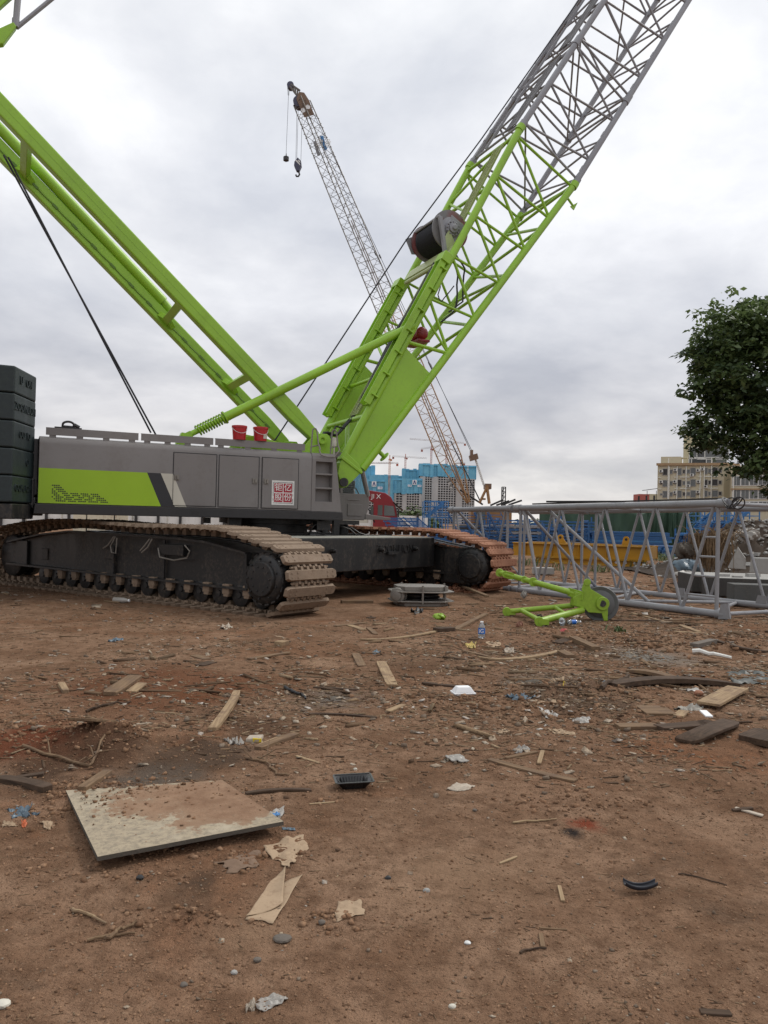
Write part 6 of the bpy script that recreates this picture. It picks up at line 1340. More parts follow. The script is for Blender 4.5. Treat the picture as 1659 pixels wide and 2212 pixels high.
def sheet(quad, amp, mt, label, cat, name, n=14, rag=.12, lift=.006, seed=None, th=.0015, freq=6, curl=0.0):
    """a crumpled sheet over a picture quad laid on the ground"""
    q = [gp(*p) for p in quad]; s_ = int(quad[0][0] * 3 + quad[0][1] * 5) if seed is None else seed; g = np.random.default_rng(s_); size = max((q[0] - q[2]).length, (q[1] - q[3]).length); mb = MB(); ed = np.clip(.5 + .9 * vnoise(np.arange(n + 1)[None] * .34 + g.random((4, 1)) * 50, np.arange(4)[:, None] * 7.3, s_ % 61) + .16 * (g.random((4, n + 1)) - .5), 0, 1.2) * rag
    def fn(u, v_):
        i, j = round(u * n), round(v_ * n); uu = ed[0][j] * .5 + u * (1 - ed[0][j] * .5 - ed[1][j] * .5); vv = ed[2][i] * .5 + v_ * (1 - ed[2][i] * .5 - ed[3][i] * .5)
        p = q[0].lerp(q[1], uu).lerp(q[3].lerp(q[2], uu), vv); X = np.array([p.x / size * freq]); Y_ = np.array([p.y / size * freq])
        h = amp * (abs(float(fbm(X, Y_, s_ % 97, 3)[0])) * 1.6 + .4 * float(fbm(X * 2.7, Y_ * 2.7, s_ % 89 + 3, 2)[0])) - amp * .35 + curl * (abs(u - .5) * 2) ** 2.5 * size * .3
        return Vector((p.x, p.y, ghz(p.x, p.y) + lift * .7 + max(-.012, h)))
    mb.grid(fn, n, n); return tag(mb.build(name, mt, None, solid=th, ang=25), label, cat)
M['darkfilm'] = paint('dark_grey_green_sheet', (.05, .058, .052), (.10, .075, .055), .8, .5, 5, .3, streak=False)
W_, WP, WD = M['wood'], M['woodp'], M['woodd']
# the big dirty board
ply = [gp(142, 1712), gp(480, 1698), gp(612, 1805), gp(210, 1885)]
mt, t, b = newmat('muddy_cement_board'); v = pos(t); gq = gp(462, 1742)
s = nd(t, 'ShaderNodeVectorMath', operation='SUBTRACT'); t.links.new(v, s.inputs[0]); s.inputs[1].default_value = gq
s2 = vscale(t, s.outputs[0], (1.0, 1.25, 1)); ln = nd(t, 'ShaderNodeVectorMath', operation='LENGTH'); t.links.new(s2, ln.inputs[0])
ad = nd(t, 'ShaderNodeMath', operation='MULTIPLY_ADD'); t.links.new(nnoise(t, v, 3.2, 6, .6, .8), ad.inputs[0]); ad.inputs[1].default_value = .95; nz2 = nnoise(t, v, 16, 5, .7); t.links.new(ln.outputs['Value'], ad.inputs[2])
cc = nmix(t, nramp(t, nnoise(t, v, 26, 5, .7), .42, .62), (.37, .305, .215), (.25, .21, .155)); cc = nmix(t, nramp(t, nnoise(t, v, 5, 4), .55, .7), cc, (.41, .35, .26))
cc = nmix(t, nramp(t, nmix(t, .3, ad.outputs[0], nmix(t, 1.0, nz2, (2, 2, 2), 'MULTIPLY')), 1.5, .95, (0, 0, 0), (.9,) * 3), cc, (.25, .16, .10)); cc = nmix(t, nramp(t, nmix(t, .22, ad.outputs[0], nmix(t, 1.0, nz2, (2, 2, 2), 'MULTIPLY')), 1.22, .80), cc, nramp(t, nnoise(t, v, 7, 5, .65), .35, .65, (.19, .108, .064), (.28, .175, .11))); cc = nmix(t, nramp(t, nnoise(t, v, 55, 3, .7), .6, .75), cc, (.1, .07, .05)); t.links.new(cc, b.inputs['Base Color']); b.inputs['Roughness'].default_value = .85; b.inputs['Specular IOR Level'].default_value = .2
hb_ = nd(t, 'ShaderNodeMath', operation='ADD'); t.links.new(nnoise(t, v, 40, 5, .7), hb_.inputs[0]); t.links.new(nnoise(t, v, 9, 4), hb_.inputs[1]); nbump(t, b, hb_.outputs[0], .7, .01)
zt = max(p.z for p in ply) + .012; bd = MB()
def bfn(u, v_):
    p = ply[0].lerp(ply[1], u).lerp(ply[3].lerp(ply[2], u), v_); e = math.exp(-((u - .55) / .4) ** 2 - ((v_ - .3) / .3) ** 2); X = np.array([p.x]); Y_ = np.array([p.y]); inner = min(1, 12 * min(u, 1 - u, v_, 1 - v_) + .0)
    p.z = zt + .018 * v_ + inner * e * (.012 + .012 * max(0, float(fbm(X * 20, Y_ * 20, 5, 3)[0]))) ; return p
bd.grid(bfn, 60, 50); n_ = len(bd.v); nu = 61
edge = list(range(nu)) + [nu * (j + 1) - 1 for j in range(1, 51)] + [nu * 50 + i for i in range(59, -1, -1)] + [nu * j for j in range(49, 0, -1)]
bd.v += [(bd.v[i][0], bd.v[i][1], bd.v[i][2] - .02) for i in edge]
for k in range(len(edge)): k2 = (k + 1) % len(edge); bd.f.append((edge[k], edge[k2], n_ + k2, n_ + k))
bd.f.append(tuple(range(n_, n_ + len(edge)))[::-1])
o = tag(bd.build('board', mt, None, ang=30), 'large pale cement board half covered with mud lying in the foreground', 'board')
o.data.materials.append(paint('shaded_board_edge', (.10, .088, .074), (.2, .17, .14), .6, .9, 8, .4, streak=False, spec=.1))  # shade on the board's edge painted in as a darker second material
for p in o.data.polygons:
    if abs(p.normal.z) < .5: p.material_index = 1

plank([(823, 1432), (847, 1484)], .115, .03, WP, 'pale plank pointing at the camera across the cleat prints'); plank([(737, 1303), (806, 1303)], .12, .10, W_, 'short squared brown timber beside the near crawler track', 'timber')
plank([(988, 1272), (1053, 1300)], .10, .06, W_, 'brown timber leaning by the grey pulley block', 'timber', lift=.1); plank([(782, 1384), (862, 1379), (943, 1364)], .07, .03, WP, 'long pale lath left of the standing water bottle', 'lath')
plank([(940, 1364), (978, 1362)], .16, .09, WD, 'dark lump of wood at the end of the long pale lath', 'wood lump'); plank([(985, 1361), (1050, 1327)], .09, .05, W_, 'brown lath slanting up towards the green sheave frame', 'lath')
plank([(1033, 1421), (1110, 1425), (1209, 1407)], .09, .03, WP, 'long bowed pale lath right below the standing water bottle', 'lath'); plank([(1000, 1407), (1060, 1421)], .05, .03, W_, 'thin lath just left of the bowed pale one', 'lath')
plank([(1238, 1382), (1288, 1406)], .12, .09, W_, 'squared dark ended timber below the green sheave wheel', 'timber', ragged=.1); plank([(1213, 1412), (1233, 1422)], .12, .07, W_, 'short wooden block at the right end of the bowed lath', 'wood block', ragged=.1)
plank([(1200, 1390), (1238, 1380)], .18, .03, WD, 'dark board under the green sheave frame tip', 'plank')
o = plank([(1499, 1389), (1541, 1390)], .11, .085, M['stone'], 'grey rectangular brick standing on litter left of the white pipe', 'brick', ragged=.05, name='brick')
stick([(1496, 1410), (1580, 1426)], .032, M['pvc'], 'muddy white plastic pipe lying near the grey brick', 'pipe', 'plastic_pipe'); 
plank([(1319, 1481), (1450, 1480), (1586, 1483)], .16, .07, WD, 'long dark wet timber lying across the litter at the right', 'timber', bow=.02); plank([(1359, 1451), (1410, 1462), (1473, 1473)], .13, .05, W_, 'split brown timber lying above the long dark wet one', 'timber', bow=.03); stick([(1300, 1496), (1330, 1482), (1358, 1463)], .022, WD, 'dark branch crossing the left end of the long wet timber', 'branch', 'branch')
plank([(1529, 1531), (1594, 1497)], .20, .035, WP, 'clean pale board with a dark wet mark near the right edge', 'board', ragged=.05, lift=.03, name='board'); plank([(1384, 1536), (1448, 1537)], .30, .032, W_, 'square brown wooden tile lying flat in the litter', 'wooden tile', ragged=.06, name='wooden_tile')
plank([(1474, 1606), (1533, 1592), (1580, 1563)], .17, .035, WD, 'broad dark curved plank at the right, bowed upwards', bow=.05); plank([(1422, 1578), (1480, 1574), (1540, 1564)], .14, .05, WD, 'dark broken plank behind the broad curved one'); plank([(1333, 1574), (1420, 1573)], .12, .05, W_, 'brown splintered plank in line with the dark broken one')
plank([(1626, 1607), (1665, 1590)], .24, .07, WD, 'dark rotten lump of timber cut by the right edge', 'timber'); plank([(1518, 1560), (1532, 1574)], .06, .02, M['foam'], 'small white strip of board on the broad curved plank', 'board strip', ragged=.05, lift=.09)
plank([(1464, 1550), (1478, 1538)], .09, .03, WP, 'little pale board standing in splinters by the wooden tile', 'plank'); plank([(1546, 1386), (1600, 1398), (1659, 1408)], .07, .04, WD, 'long dark lath right of the grey brick', 'lath'); plank([(1456, 1366), (1530, 1371)], .07, .03, WP, 'pale lath in front of the fallen grey lattice', 'lath')
plank([(1365, 1326), (1440, 1345)], .06, .03, WP, 'pale lath by the near bottom chord of the grey lattice', 'lath'); plank([(1420, 1342), (1520, 1338)], .1, .03, W_, 'brown plank under the near end of the grey lattice'); plank([(1470, 1352), (1510, 1368)], .09, .03, WP, 'light plank end below the grey lattice corner'); plank([(1320, 1342), (1420, 1342)], .06, .03, WD, 'dark lath beside the sheave wheel', 'lath')
plank([(236, 1503), (292, 1465)], .15, .05, W_, 'wide weathered plank left of centre on red mud'); plank([(282, 1496), (308, 1479)], .10, .03, WP, 'smaller pale plank right beside the wide weathered one'); 
plank([(458, 1580), (496, 1536), (511, 1497)], .07, .045, WP, 'bent pale lath lying on the left of the yard', 'lath', bow=.03); plank([(556, 1620), (640, 1587)], .07, .035, W_, 'brown lath pointing up to the right near the yellow packet', 'lath'); plank([(538, 1426), (624, 1413)], .07, .03, W_, 'split lath below the small wooden cube', 'lath'); plank([(600, 1395), (617, 1392)], .12, .09, WP, 'small pale wooden cube in front of the near crawler track', 'wood block', ragged=.05)
plank([(176, 1710), (233, 1672)], .06, .04, W_, 'brown stake touching the back of the cement board', 'stake'); plank([(-10, 1686), (50, 1695), (104, 1710)], .08, .05, WD, 'dark rotten log at the left edge', 'log'); plank([(28, 1684), (95, 1674)], .05, .03, WD, 'dark slat lying across the rotten log', 'slat')
plank([(530, 1716), (600, 1710), (672, 1709)], .032, .022, WD, 'thin dark batten right of the cement board', 'batten', ragged=.2); stick([(530, 1639), (575, 1650), (600, 1675), (625, 1677)], .009, W_, 'crooked twig above the thin dark batten', 'twig', 'twig', twigs=3); plank([(560, 1612), (604, 1594)], .03, .02, WP, 'pale stake near the crooked twig', 'stake')
plank([(640, 1634), (690, 1650)], .025, .014, WP, 'pair of pale splints left of the black tray', 'splint'); plank([(668, 1738), (730, 1733)], .012, .01, WP, 'thin pale splint below the black tray', 'splint'); stick([(152, 1969), (195, 1980), (230, 1999)], .008, WP, 'pale stick left of the crumbled soil ridge', 'stick'); stick([(225, 2034), (262, 2012), (295, 1994)], .008, W_, 'brown stick slanting up beside the crumbled soil ridge', 'stick'); stick([(185, 2036), (240, 2026), (292, 2019)], .007, W_, 'flat thin stick under the slanting one', 'stick')
plank([(1057, 1642), (1150, 1668), (1244, 1689)], .06, .022, W_, 'split brown board of several strips at the right of centre', 'board', name='board'); plank([(1092, 1640), (1160, 1626)], .03, .02, W_, 'lath lying across the top of the split brown board', 'lath'); plank([(1164, 1652), (1172, 1624)], .03, .02, WP, 'short pale slat standing by the split brown board', 'slat')
plank([(1079, 1866), (1117, 1851)], .014, .012, M['woodp'], 'yellowish slip of wood right of the folded tan paper', 'splint'); plank([(1208, 1916), (1216, 1949)], .018, .012, WP, 'bright yellowish peg lying upright in the right foreground', 'peg', ragged=.1); plank([(1168, 2019), (1173, 2049)], .018, .012, W_, 'brown peg below the bright yellowish one', 'peg'); plank([(1165, 2005), (1225, 2010)], .008, .008, W_, 'thin splint lying above the brown peg', 'splint'); stick([(1122, 2060), (1150, 2052), (1180, 2050)], .005, WD, 'dark twig touching the foot of the brown peg', 'twig', 'twig')
stick([(1107, 1779), (1160, 1776), (1202, 1771)], .006, WP, 'pale straight twig near the rust red stain', 'twig', 'twig'); plank([(1582, 1752), (1626, 1748)], .03, .02, WD, 'dark chunk of bark at the right edge', 'bark piece'); plank([(1588, 1747), (1648, 1764)], .032, .014, M['paperw'], 'pale grey slat near the right edge', 'slat'); stick([(1464, 1889), (1520, 1900), (1570, 1914)], .004, WD, 'long thin dark twig in the right foreground', 'twig', 'twig'); plank([(1512, 2187), (1580, 2191)], .03, .012, WD, 'dark strip of bark at the bottom right corner', 'bark piece')
plank([(668, 1543), (740, 1546), (815, 1551)], .035, .02, WD, 'thin dark lath below the cleat prints', 'lath'); plank([(678, 1485), (772, 1491)], .04, .025, WD, 'dark lath left of the pale plank', 'lath'); plank([(837, 1538), (872, 1519)], .06, .02, WP, 'short light slat below the pale plank', 'slat'); plank([(768, 1412), (782, 1440)], .10, .025, W_, 'short brown board upper left of the pale plank', 'board', name='board'); plank([(913, 1477), (960, 1481), (997, 1487)], .06, .03, WD, 'dark lath touching the white foam box', 'lath'); plank([(1026, 1494), (1060, 1493)], .03, .02, WD, 'thin dark slat right of the white foam box', 'slat')
plank([(756, 1352), (785, 1362)], .11, .03, WP, 'pale piece of board in front of the pulley block', 'board piece'); plank([(796, 1357), (812, 1371)], .08, .03, W_, 'broken brown board piece next to the pale one', 'board piece'); plank([(724, 1354), (790, 1346)], .08, .03, W_, 'brown lath above the two board pieces', 'lath'); plank([(793, 1335), (810, 1336)], .1, .03, WD, 'small dark board on the bare ground by the crawler', 'board piece')
stick([(46, 1614), (132, 1609), (192, 1608), (228, 1590)], .012, W_, 'long pale forked branch lying on red earth at the left', 'branch', 'branch', twigs=4); stick([(184, 1540), (232, 1525), (282, 1518)], .012, WD, 'dark thin branch left of the bent lath', 'branch', 'branch'); stick([(616, 1488), (632, 1498), (652, 1504), (660, 1513)], .016, M['rubber'], 'curl of black cable on the ground left of the cleat prints', 'cable', 'cable'); plank([(132, 1480), (142, 1498)], .06, .05, WP, 'stub of pale wood at the far left', 'wood stub')
plank([(170, 1588), (226, 1570)], .2, .03, W_, 'weathered board half buried in the red earth mound', 'board', name='board', lift=.03); plank([(430, 1439), (460, 1430)], .12, .02, WD, 'dark slat bundle on the left of the yard', 'slat'); plank([(420, 1416), (448, 1425)], .12, .02, W_, 'brown slat just above the dark slat bundle', 'slat')

# papers, films, bags
fold = sheet([(575, 1925), (656, 1888), (590, 1998), (529, 1990)], .008, M['paper'], 'large folded tan paper sheet in the foreground, its right leaf', 'paper', 'paper_sheet', curl=.02, rag=.05, freq=2.5, lift=.004); sheet([(585, 1908), (617, 1874), (611, 1960), (530, 1986)], .010, M['paper'], 'upper leaf of tan paper folded over the larger sheet', 'paper', 'paper_sheet', curl=.05, rag=.05, freq=3, lift=.012)
sheet([(560, 1835), (655, 1800), (672, 1835), (620, 1882)], .02, M['paper'], 'torn tan cement bag lying right of the cement board', 'cement bag', 'cement_bag', rag=.16, freq=5, n=20); sheet([(460, 1862), (560, 1832), (575, 1880), (480, 1892)], .015, paint('muddy_paper', (.2, .135, .095), (.12, .08, .055), .7, .9, 6, .3, streak=False, spec=.1), 'mud brown torn paper stuck to the earth below the cement board', 'paper', 'paper_sheet', rag=.35, freq=5)
sheet([(578, 1757), (614, 1742), (616, 1758), (590, 1782)], .012, M['plastic'], 'clear plastic bag printed with a blue band by the cement board corner', 'plastic bag', 'plastic_bag', rag=.15); sheet([(574, 1766), (606, 1760), (606, 1768), (580, 1774)], .010, M['blue2'], 'blue printed band of the clear plastic bag', 'printed band', 'printed_band', rag=.2, lift=.022); sheet([(607, 1788), (637, 1790), (640, 1796), (609, 1793)], .006, M['bluefilm'], 'narrow blue and black strip near the cement board corner', 'plastic strip', 'plastic_strip', rag=.1)
sheet([(724, 1947), (780, 1944), (792, 1980), (722, 1995)], .010, M['paper'], 'round torn tan paper half hidden by mud in the foreground', 'paper', 'paper_sheet', rag=.2, freq=4); sheet([(545, 2165), (600, 2146), (628, 2160), (560, 2192)], .014, M['plastic'], 'crumpled transparent film at the bottom of the yard', 'plastic film', 'plastic_film', rag=.14, freq=5); sheet([(530, 2170), (552, 2160), (550, 2185), (530, 2190)], .02, M['paperw'], 'scrap of pale paper beside the transparent film', 'paper', 'paper_scrap', rag=.3)
sheet([(5, 1750), (60, 1741), (88, 1763), (30, 1775)], .04, M['bluefilm'], 'crumpled grey plastic bag at the left edge', 'plastic bag', 'plastic_bag', rag=.4, freq=8); sheet([(45, 1772), (60, 1770), (58, 1788), (48, 1790)], .015, flat('orange_film', (.5, .12, .04), .5), 'small orange wrapper below the crumpled grey bag', 'wrapper', 'wrapper', rag=.4); sheet([(83, 1776), (118, 1772), (120, 1790), (100, 1796)], .015, M['paper'], 'torn cream paper left of the cement board', 'paper', 'paper_scrap', rag=.5); sheet([(0, 1777), (30, 1775), (42, 1785), (5, 1789)], .012, M['paper'], 'strip of tan paper at the left edge under the grey bag', 'paper', 'paper_scrap', rag=.4)
sheet([(960, 1636), (995, 1633), (1015, 1650), (975, 1648)], .012, M['plastic'], 'flattened pale plastic bottle right of the black tray', 'flattened bottle', 'flattened_bottle', rag=.15, lift=.02, th=.008); sheet([(955, 1706), (985, 1690), (1028, 1698), (1005, 1712)], .012, M['paperw'], 'pinkish white net scrap right of the black tray', 'net scrap', 'net_scrap', rag=.3); sheet([(1072, 1583), (1090, 1576), (1106, 1580), (1084, 1586)], .012, M['paper'], 'small tan card in the middle of the yard', 'card', 'card', rag=.1)
sheet([(1105, 1618), (1140, 1611), (1150, 1626), (1112, 1630)], .03, M['plastic'], 'grey torn bag above the split brown board', 'plastic bag', 'plastic_bag', rag=.4, freq=8); sheet([(1445, 1530), (1505, 1518), (1532, 1535), (1480, 1543)], .05, paint('cement_grey_paper', (.34, .32, .28), (.2, .15, .11), .5, .9, 6, .2, streak=False), 'crumpled cement grey paper between the wooden tile and the pale board', 'paper', 'paper_sheet', rag=.35, freq=6, n=20)
sheet([(1150, 1515), (1200, 1512), (1206, 1524), (1160, 1526)], .02, M['paper'], 'tan paper sheet lying left of the wooden tile', 'paper', 'paper_sheet', rag=.3); sheet([(1150, 1533), (1195, 1530), (1210, 1545), (1170, 1549)], .02, M['plastic'], 'grey torn film lying below the tan sheet', 'plastic film', 'plastic_film', rag=.4); sheet([(1230, 1548), (1270, 1545), (1285, 1560), (1240, 1562)], .015, M['plastic'], 'thin grey film on ashy soil left of the wooden tile', 'plastic film', 'plastic_film', rag=.4); sheet([(1175, 1572), (1235, 1578), (1250, 1590), (1195, 1585)], .015, M['paper'], 'tan torn cardboard left of the dark broken plank', 'cardboard', 'cardboard', rag=.4)
sheet([(1565, 1452), (1680, 1446), (1690, 1476), (1590, 1482)], .035, M['darkfilm'], 'wet dark green tarpaulin lying in folds at the right edge', 'tarpaulin', 'ground_tarpaulin', rag=.15, freq=9, n=26); sheet([(1400, 1452), (1500, 1470), (1580, 1474), (1480, 1482)], .03, M['darkfilm'], 'grey green film trailing left from the dark tarpaulin', 'plastic film', 'plastic_film', rag=.3, freq=9, n=20); sheet([(1466, 1490), (1510, 1482), (1522, 1498), (1480, 1494)], .02, M['plastic'], 'light grey rag below the long wet timber', 'rag', 'rag', rag=.4)
sheet([(470, 1356), (494, 1349), (508, 1358), (480, 1361)], .07, M['paperw'], 'white crumpled plastic bag in front of the near crawler track', 'plastic bag', 'plastic_bag', rag=.4, freq=6); sheet([(226, 1386), (258, 1378), (272, 1383), (240, 1388)], .05, M['bluefilm'], 'dark blue rag on bare ground in front of the crawler track', 'rag', 'rag', rag=.3); sheet([(588, 1371), (612, 1376), (626, 1380), (600, 1376)], .02, M['paper'], 'pale paper strip right of the white crumpled bag', 'paper', 'paper_scrap', rag=.3); sheet([(477, 1600), (510, 1596), (536, 1606), (500, 1614)], .045, M['plastic'], 'muddy grey plastic rag left of the yellow packet', 'rag', 'rag', rag=.4, freq=8)
sheet([(880, 1325), (900, 1315), (918, 1322), (900, 1330)], .12, M['rubber'], 'black crumpled rag in front of the pulley block', 'rag', 'rag', rag=.4, freq=7); sheet([(1048, 1386), (1080, 1384), (1086, 1400), (1052, 1402)], .03, M['paper'], 'tan paper below the standing water bottle', 'paper', 'paper_sheet', rag=.3); sheet([(1003, 1392), (1030, 1390), (1030, 1402), (1008, 1402)], .05, flat('yellow_wrapper', (.5, .38, .12), .6, var=.5), 'yellowish wrapper left of the tan paper', 'wrapper', 'wrapper', rag=.4); sheet([(1086, 1400), (1110, 1398), (1112, 1412), (1090, 1412)], .05, M['paperw'], 'white crumpled paper right of the tan paper', 'paper', 'paper_scrap', rag=.4); sheet([(798, 1408), (822, 1406), (824, 1414), (800, 1416)], .04, M['bluefilm'], 'small dark blue rag above the pale plank', 'rag', 'rag', rag=.4); sheet([(932, 1450), (955, 1447), (958, 1453), (936, 1457)], .04, M['paper'], 'yellowish paper right of the pale plank', 'paper', 'paper_scrap', rag=.4)
sheet([(1192, 1463), (1222, 1465), (1216, 1478), (1190, 1476)], .06, M['paper'], 'tan food bag with a yellow corner in the litter', 'food bag', 'food_bag', rag=.3); sheet([(1216, 1474), (1226, 1476), (1223, 1482), (1214, 1480)], .05, flat('yellow_film', (.6, .45, .05), .5), 'small bright yellow wrapper by the tan food bag', 'wrapper', 'wrapper', rag=.3); sheet([(1290, 1474), (1320, 1470), (1322, 1478), (1296, 1480)], .02, M['bluefilm'], 'light blue strip at the left end of the long wet timber', 'plastic strip', 'plastic_strip', rag=.3); sheet([(1080, 1506), (1130, 1500), (1160, 1506), (1110, 1514)], .05, M['bluefilm'], 'dark teal film right of the white foam box', 'plastic film', 'plastic_film', rag=.4, freq=8)
sheet([(1236, 1328), (1262, 1330), (1256, 1336), (1228, 1338)], .05, M['paperw'], 'white rag between the arms of the green sheave frame', 'rag', 'rag', rag=.4); sheet([(1250, 1282 + 6), (1290, 1262 + 6), (1300, 1264 + 6), (1262, 1290 + 2)], .02, M['blue2'], 'bright blue scrap of film beyond the sheave wheel', 'plastic film', 'plastic_scrap', rag=.4)

# small solid things
def tray():
    c = gp(763, 1700); t_ = thing('food_tray', 'black plastic food tray lying on bare mud near the middle', 'food tray', c); a = .10; mb = MB(); X = Vector((.98, .18, .02)); Y_ = Vector((-.18, .98, .02))
    k0 = 0; rings = [(.62, .62, .004), (.66, .66, .004), (.95, .93, .042), (1.06, 1.07, .044), (1.06, 1.07, .040), (.97, .95, .036), (.68, .68, .0), (.62, .62, .0)]; k = 40; vs = []
    for sx, sy, z in rings:
        for j in range(k):
            th = 2 * math.pi * j / k; cx, cy = math.cos(th), math.sin(th); q = 1 / max(abs(cx) ** 9 + abs(cy) ** 9, 1e-6) ** (1 / 9); vs.append(c + X * cx * q * sx * .105 + Y_ * cy * q * sy * .07 + Z3 * (z + .006))
    fs = [(i * k + j, i * k + (j + 1) % k, (i + 1) * k + (j + 1) % k, (i + 1) * k + j) for i in range(len(rings) - 1) for j in range(k)] + [tuple(range(k)), tuple(range((len(rings) - 1) * k, len(rings) * k))[::-1]]
    MB().add(vs, fs).build('tray_body', flat('black_glossy_plastic', (.015, .015, .016), .22), t_, ang=60); rm_ = MB(); cr = [c + X * x * .112 + Y_ * y * .076 + Z3 * .052 for x, y in ((-1, -.9), (-.93, -1), (.93, -1), (1, -.9), (1, .9), (.93, 1), (-.93, 1), (-1, .9))]
    for a_, b2 in zip(cr, cr[1:] + cr[:1]): rm_.beam(a_, b2, .010, .004)
    rm_.build('tray_rim', flat('rim_highlight_plastic', (.06, .06, .063), .3), t_, smooth=False); rb_ = MB()  # rim highlights painted in as a lighter grey than the tray body
    for i in range(-4, 5): rb_.beam(c + X * i * .018 + Y_ * .058 + Z3 * .045, c + X * i * .015 + Y_ * .045 + Z3 * .012, .004, .003); rb_.beam(c + X * i * .018 - Y_ * .058 + Z3 * .045, c + X * i * .015 - Y_ * .045 + Z3 * .012, .004, .003)
    rb_.build('tray_rib', M['rubber'], t_, smooth=False)
tray()
c = gp(1000, 1502); fb_ = thing('foam_box', 'white foam takeaway box lying upside down in the middle', 'foam box', c); X = Vector((.97, .22, 0)); Y_ = Vector((-.22, .97, 0))
def frus(z0, z1, a0_, b0_, a1_, b1_): return [c + X * i * a0_ + Y_ * j * b0_ + Z3 * z0 for i, j in ((-1, -1), (1, -1), (1, 1), (-1, 1))] + [c + X * i * a1_ + Y_ * j * b1_ + Z3 * z1 for i, j in ((-1, -1), (1, -1), (1, 1), (-1, 1))]
fbx = [(0, 1, 2, 3)[::-1], (4, 5, 6, 7), (0, 1, 5, 4), (1, 2, 6, 5), (2, 3, 7, 6), (3, 0, 4, 7)]
MB().add(frus(.02, .035, .105, .075, .105, .075), fbx).add(frus(.035, .085, .095, .066, .062, .04), fbx).build('box_lid', M['foam'], fb_, smooth=False, bevel=.006); MB().add(frus(-.005, .02, .088, .06, .1, .07), fbx).build('box_base', M['foam'], fb_, smooth=False, bevel=.004)
def bottle(c, ax_, H_, r_, label, lab=True, name='water_bottle', body='clear'):
    t_ = thing(name, label, 'bottle', c); prof = [(.0, 0), (.8, .0), (1, .03), (1, .12), (.94, .16), (1, .2), (1, .62), (.95, .68), (.7, .82), (.42, .9), (.42, .93)]
    MB().lathe(c, ax_, [(max(.02, p) * r_, h * H_) for p, h in prof], 22).build('bottle_body', M[body], t_)
    MB().lathe(c + Vector(ax_).normalized() * H_ * .93, ax_, [(.05 * r_, 0), (.5 * r_, 0), (.5 * r_, .07 * H_), (.05 * r_, .07 * H_)], 16).build('bottle_cap', M['foam'], t_)
    if lab:
        l_ = MB().lathe(c, ax_, [(1.015 * r_, .26 * H_), (1.015 * r_, .6 * H_)], 22, cap=False).build('bottle_label', M['labelblue'], t_)
        if Vector(ax_).z > .5: text_mesh('iG', .075, .001, c + Vector((-.01, -1.05 * r_, .43 * H_)), Vector((1, 0, 0)), Z3, Vector((0, -1, 0)), bold=True).build('label_lettering', M['foam'], l_, smooth=False)
    return t_
bottle(gp(1040, 1378), Z3, .23, .048, 'water bottle with a blue label standing upright on the litter'); c = gp(1226, 1349); bottle(c + Z3 * .04, Vector((.95, .3, .0)), .24, .036, 'water bottle with a blue label lying under the green sheave frame'); bottle(gp(245, 1301) + Z3 * .045, Vector((.97, -.25, 0)), .33, .05, 'dusty clear bottle lying in front of the near crawler track', False, body='plastic')
c = gp(1215, 1352); bottle(c + Z3 * .05, Vector((.1, .95, .2)), .18, .05, 'squat clear bottle pressed against the fork end of the sheave frame', False, body='clear')
sack(938 + 12, 1332, 13.2, .1, .05, M['lime'], 'crushed bright green bottle lying before the pulley block', 'crushed_bottle', 15); sack(1132, 1284, 17.2, .06, .07, M['plastic'], 'balled clear film near the rusty track end', 'film_ball', 16); o = sack(3, 1412, 10.2, .09, .1, M['blue2'], 'blue and white plastic cup at the far left edge', 'plastic_cup', 17); sack(1219, 1366, 12.0, .06, .05, flat('pink_plastic', (.55, .1, .1), .4), 'small pinkish scrap in the litter under the sheave frame', 'pink_scrap', 18); sack(1112 + 10, 1350, 12.5, .05, .05, flat('orange_peel', (.22, .10, .06), .6), 'orange brown crumpled bag left of the fork end', 'orange_bag', 19)
c = gp(550, 1602); yp = thing('packet', 'yellow and white food packet lying on trodden soil', 'packet', c); MB().box(c + Z3 * .02, (.055, -.008, .006), (.008, .036, .006), (0, 0, .018)).build('packet_body', M['paperw'], yp, smooth=False, bevel=.012); MB().box(c + Vector((.022, -.034, .02)), (.032, -.004, 0), (0, .006, 0), (0, 0, .014)).build('packet_band', flat('packet_yellow', (.62, .46, .02), .5), yp, smooth=False, bevel=.004)
c = gp(1383, 1930)
def rubber(u, v_):
    th = R(-20 + 220 * v_); x = -.07 + .14 * u; return c + Vector((x, .018 * math.cos(th) + .010 * math.sin(u * 3), .012 + .016 * (1 - math.sin(th)) + .05 * (u - .5) ** 2 * 2))
tag(MB().grid(rubber, 14, 10).build('rubber_piece', flat('bluish_black_rubber', (.02, .022, .03), .4), None, solid=.004), 'curved bluish black rubber piece in the right foreground', 'rubber piece')
def stone(px, py, wpx, label, mt='stone', flatn=.7, seed=None):
    c = gp(px, py); s_ = wpx * c.y / FPX / 2; g = np.random.default_rng(int(px * 3 + py)); bm = bmesh.new(); bmesh.ops.create_icosphere(bm, subdivisions=2, radius=1); k = g.normal(0, 1, (6, 3)); mb = MB()
    vs = []
    for v_ in bm.verts:
        n = np.array(v_.co); r_ = 1 + .14 * sum(np.tanh(3 * n.dot(q / np.linalg.norm(q))) for q in k) / 2; vs.append(c + Vector((n[0] * s_ * r_, n[1] * s_ * r_ * .8, n[2] * s_ * flatn * r_ + s_ * flatn * .4)))
    mb.add(vs, [tuple(v_.index for v_ in f.verts) for f in bm.faces]); bm.free(); return tag(mb.build('stone', M[mt], None, ang=22), label, 'stone')
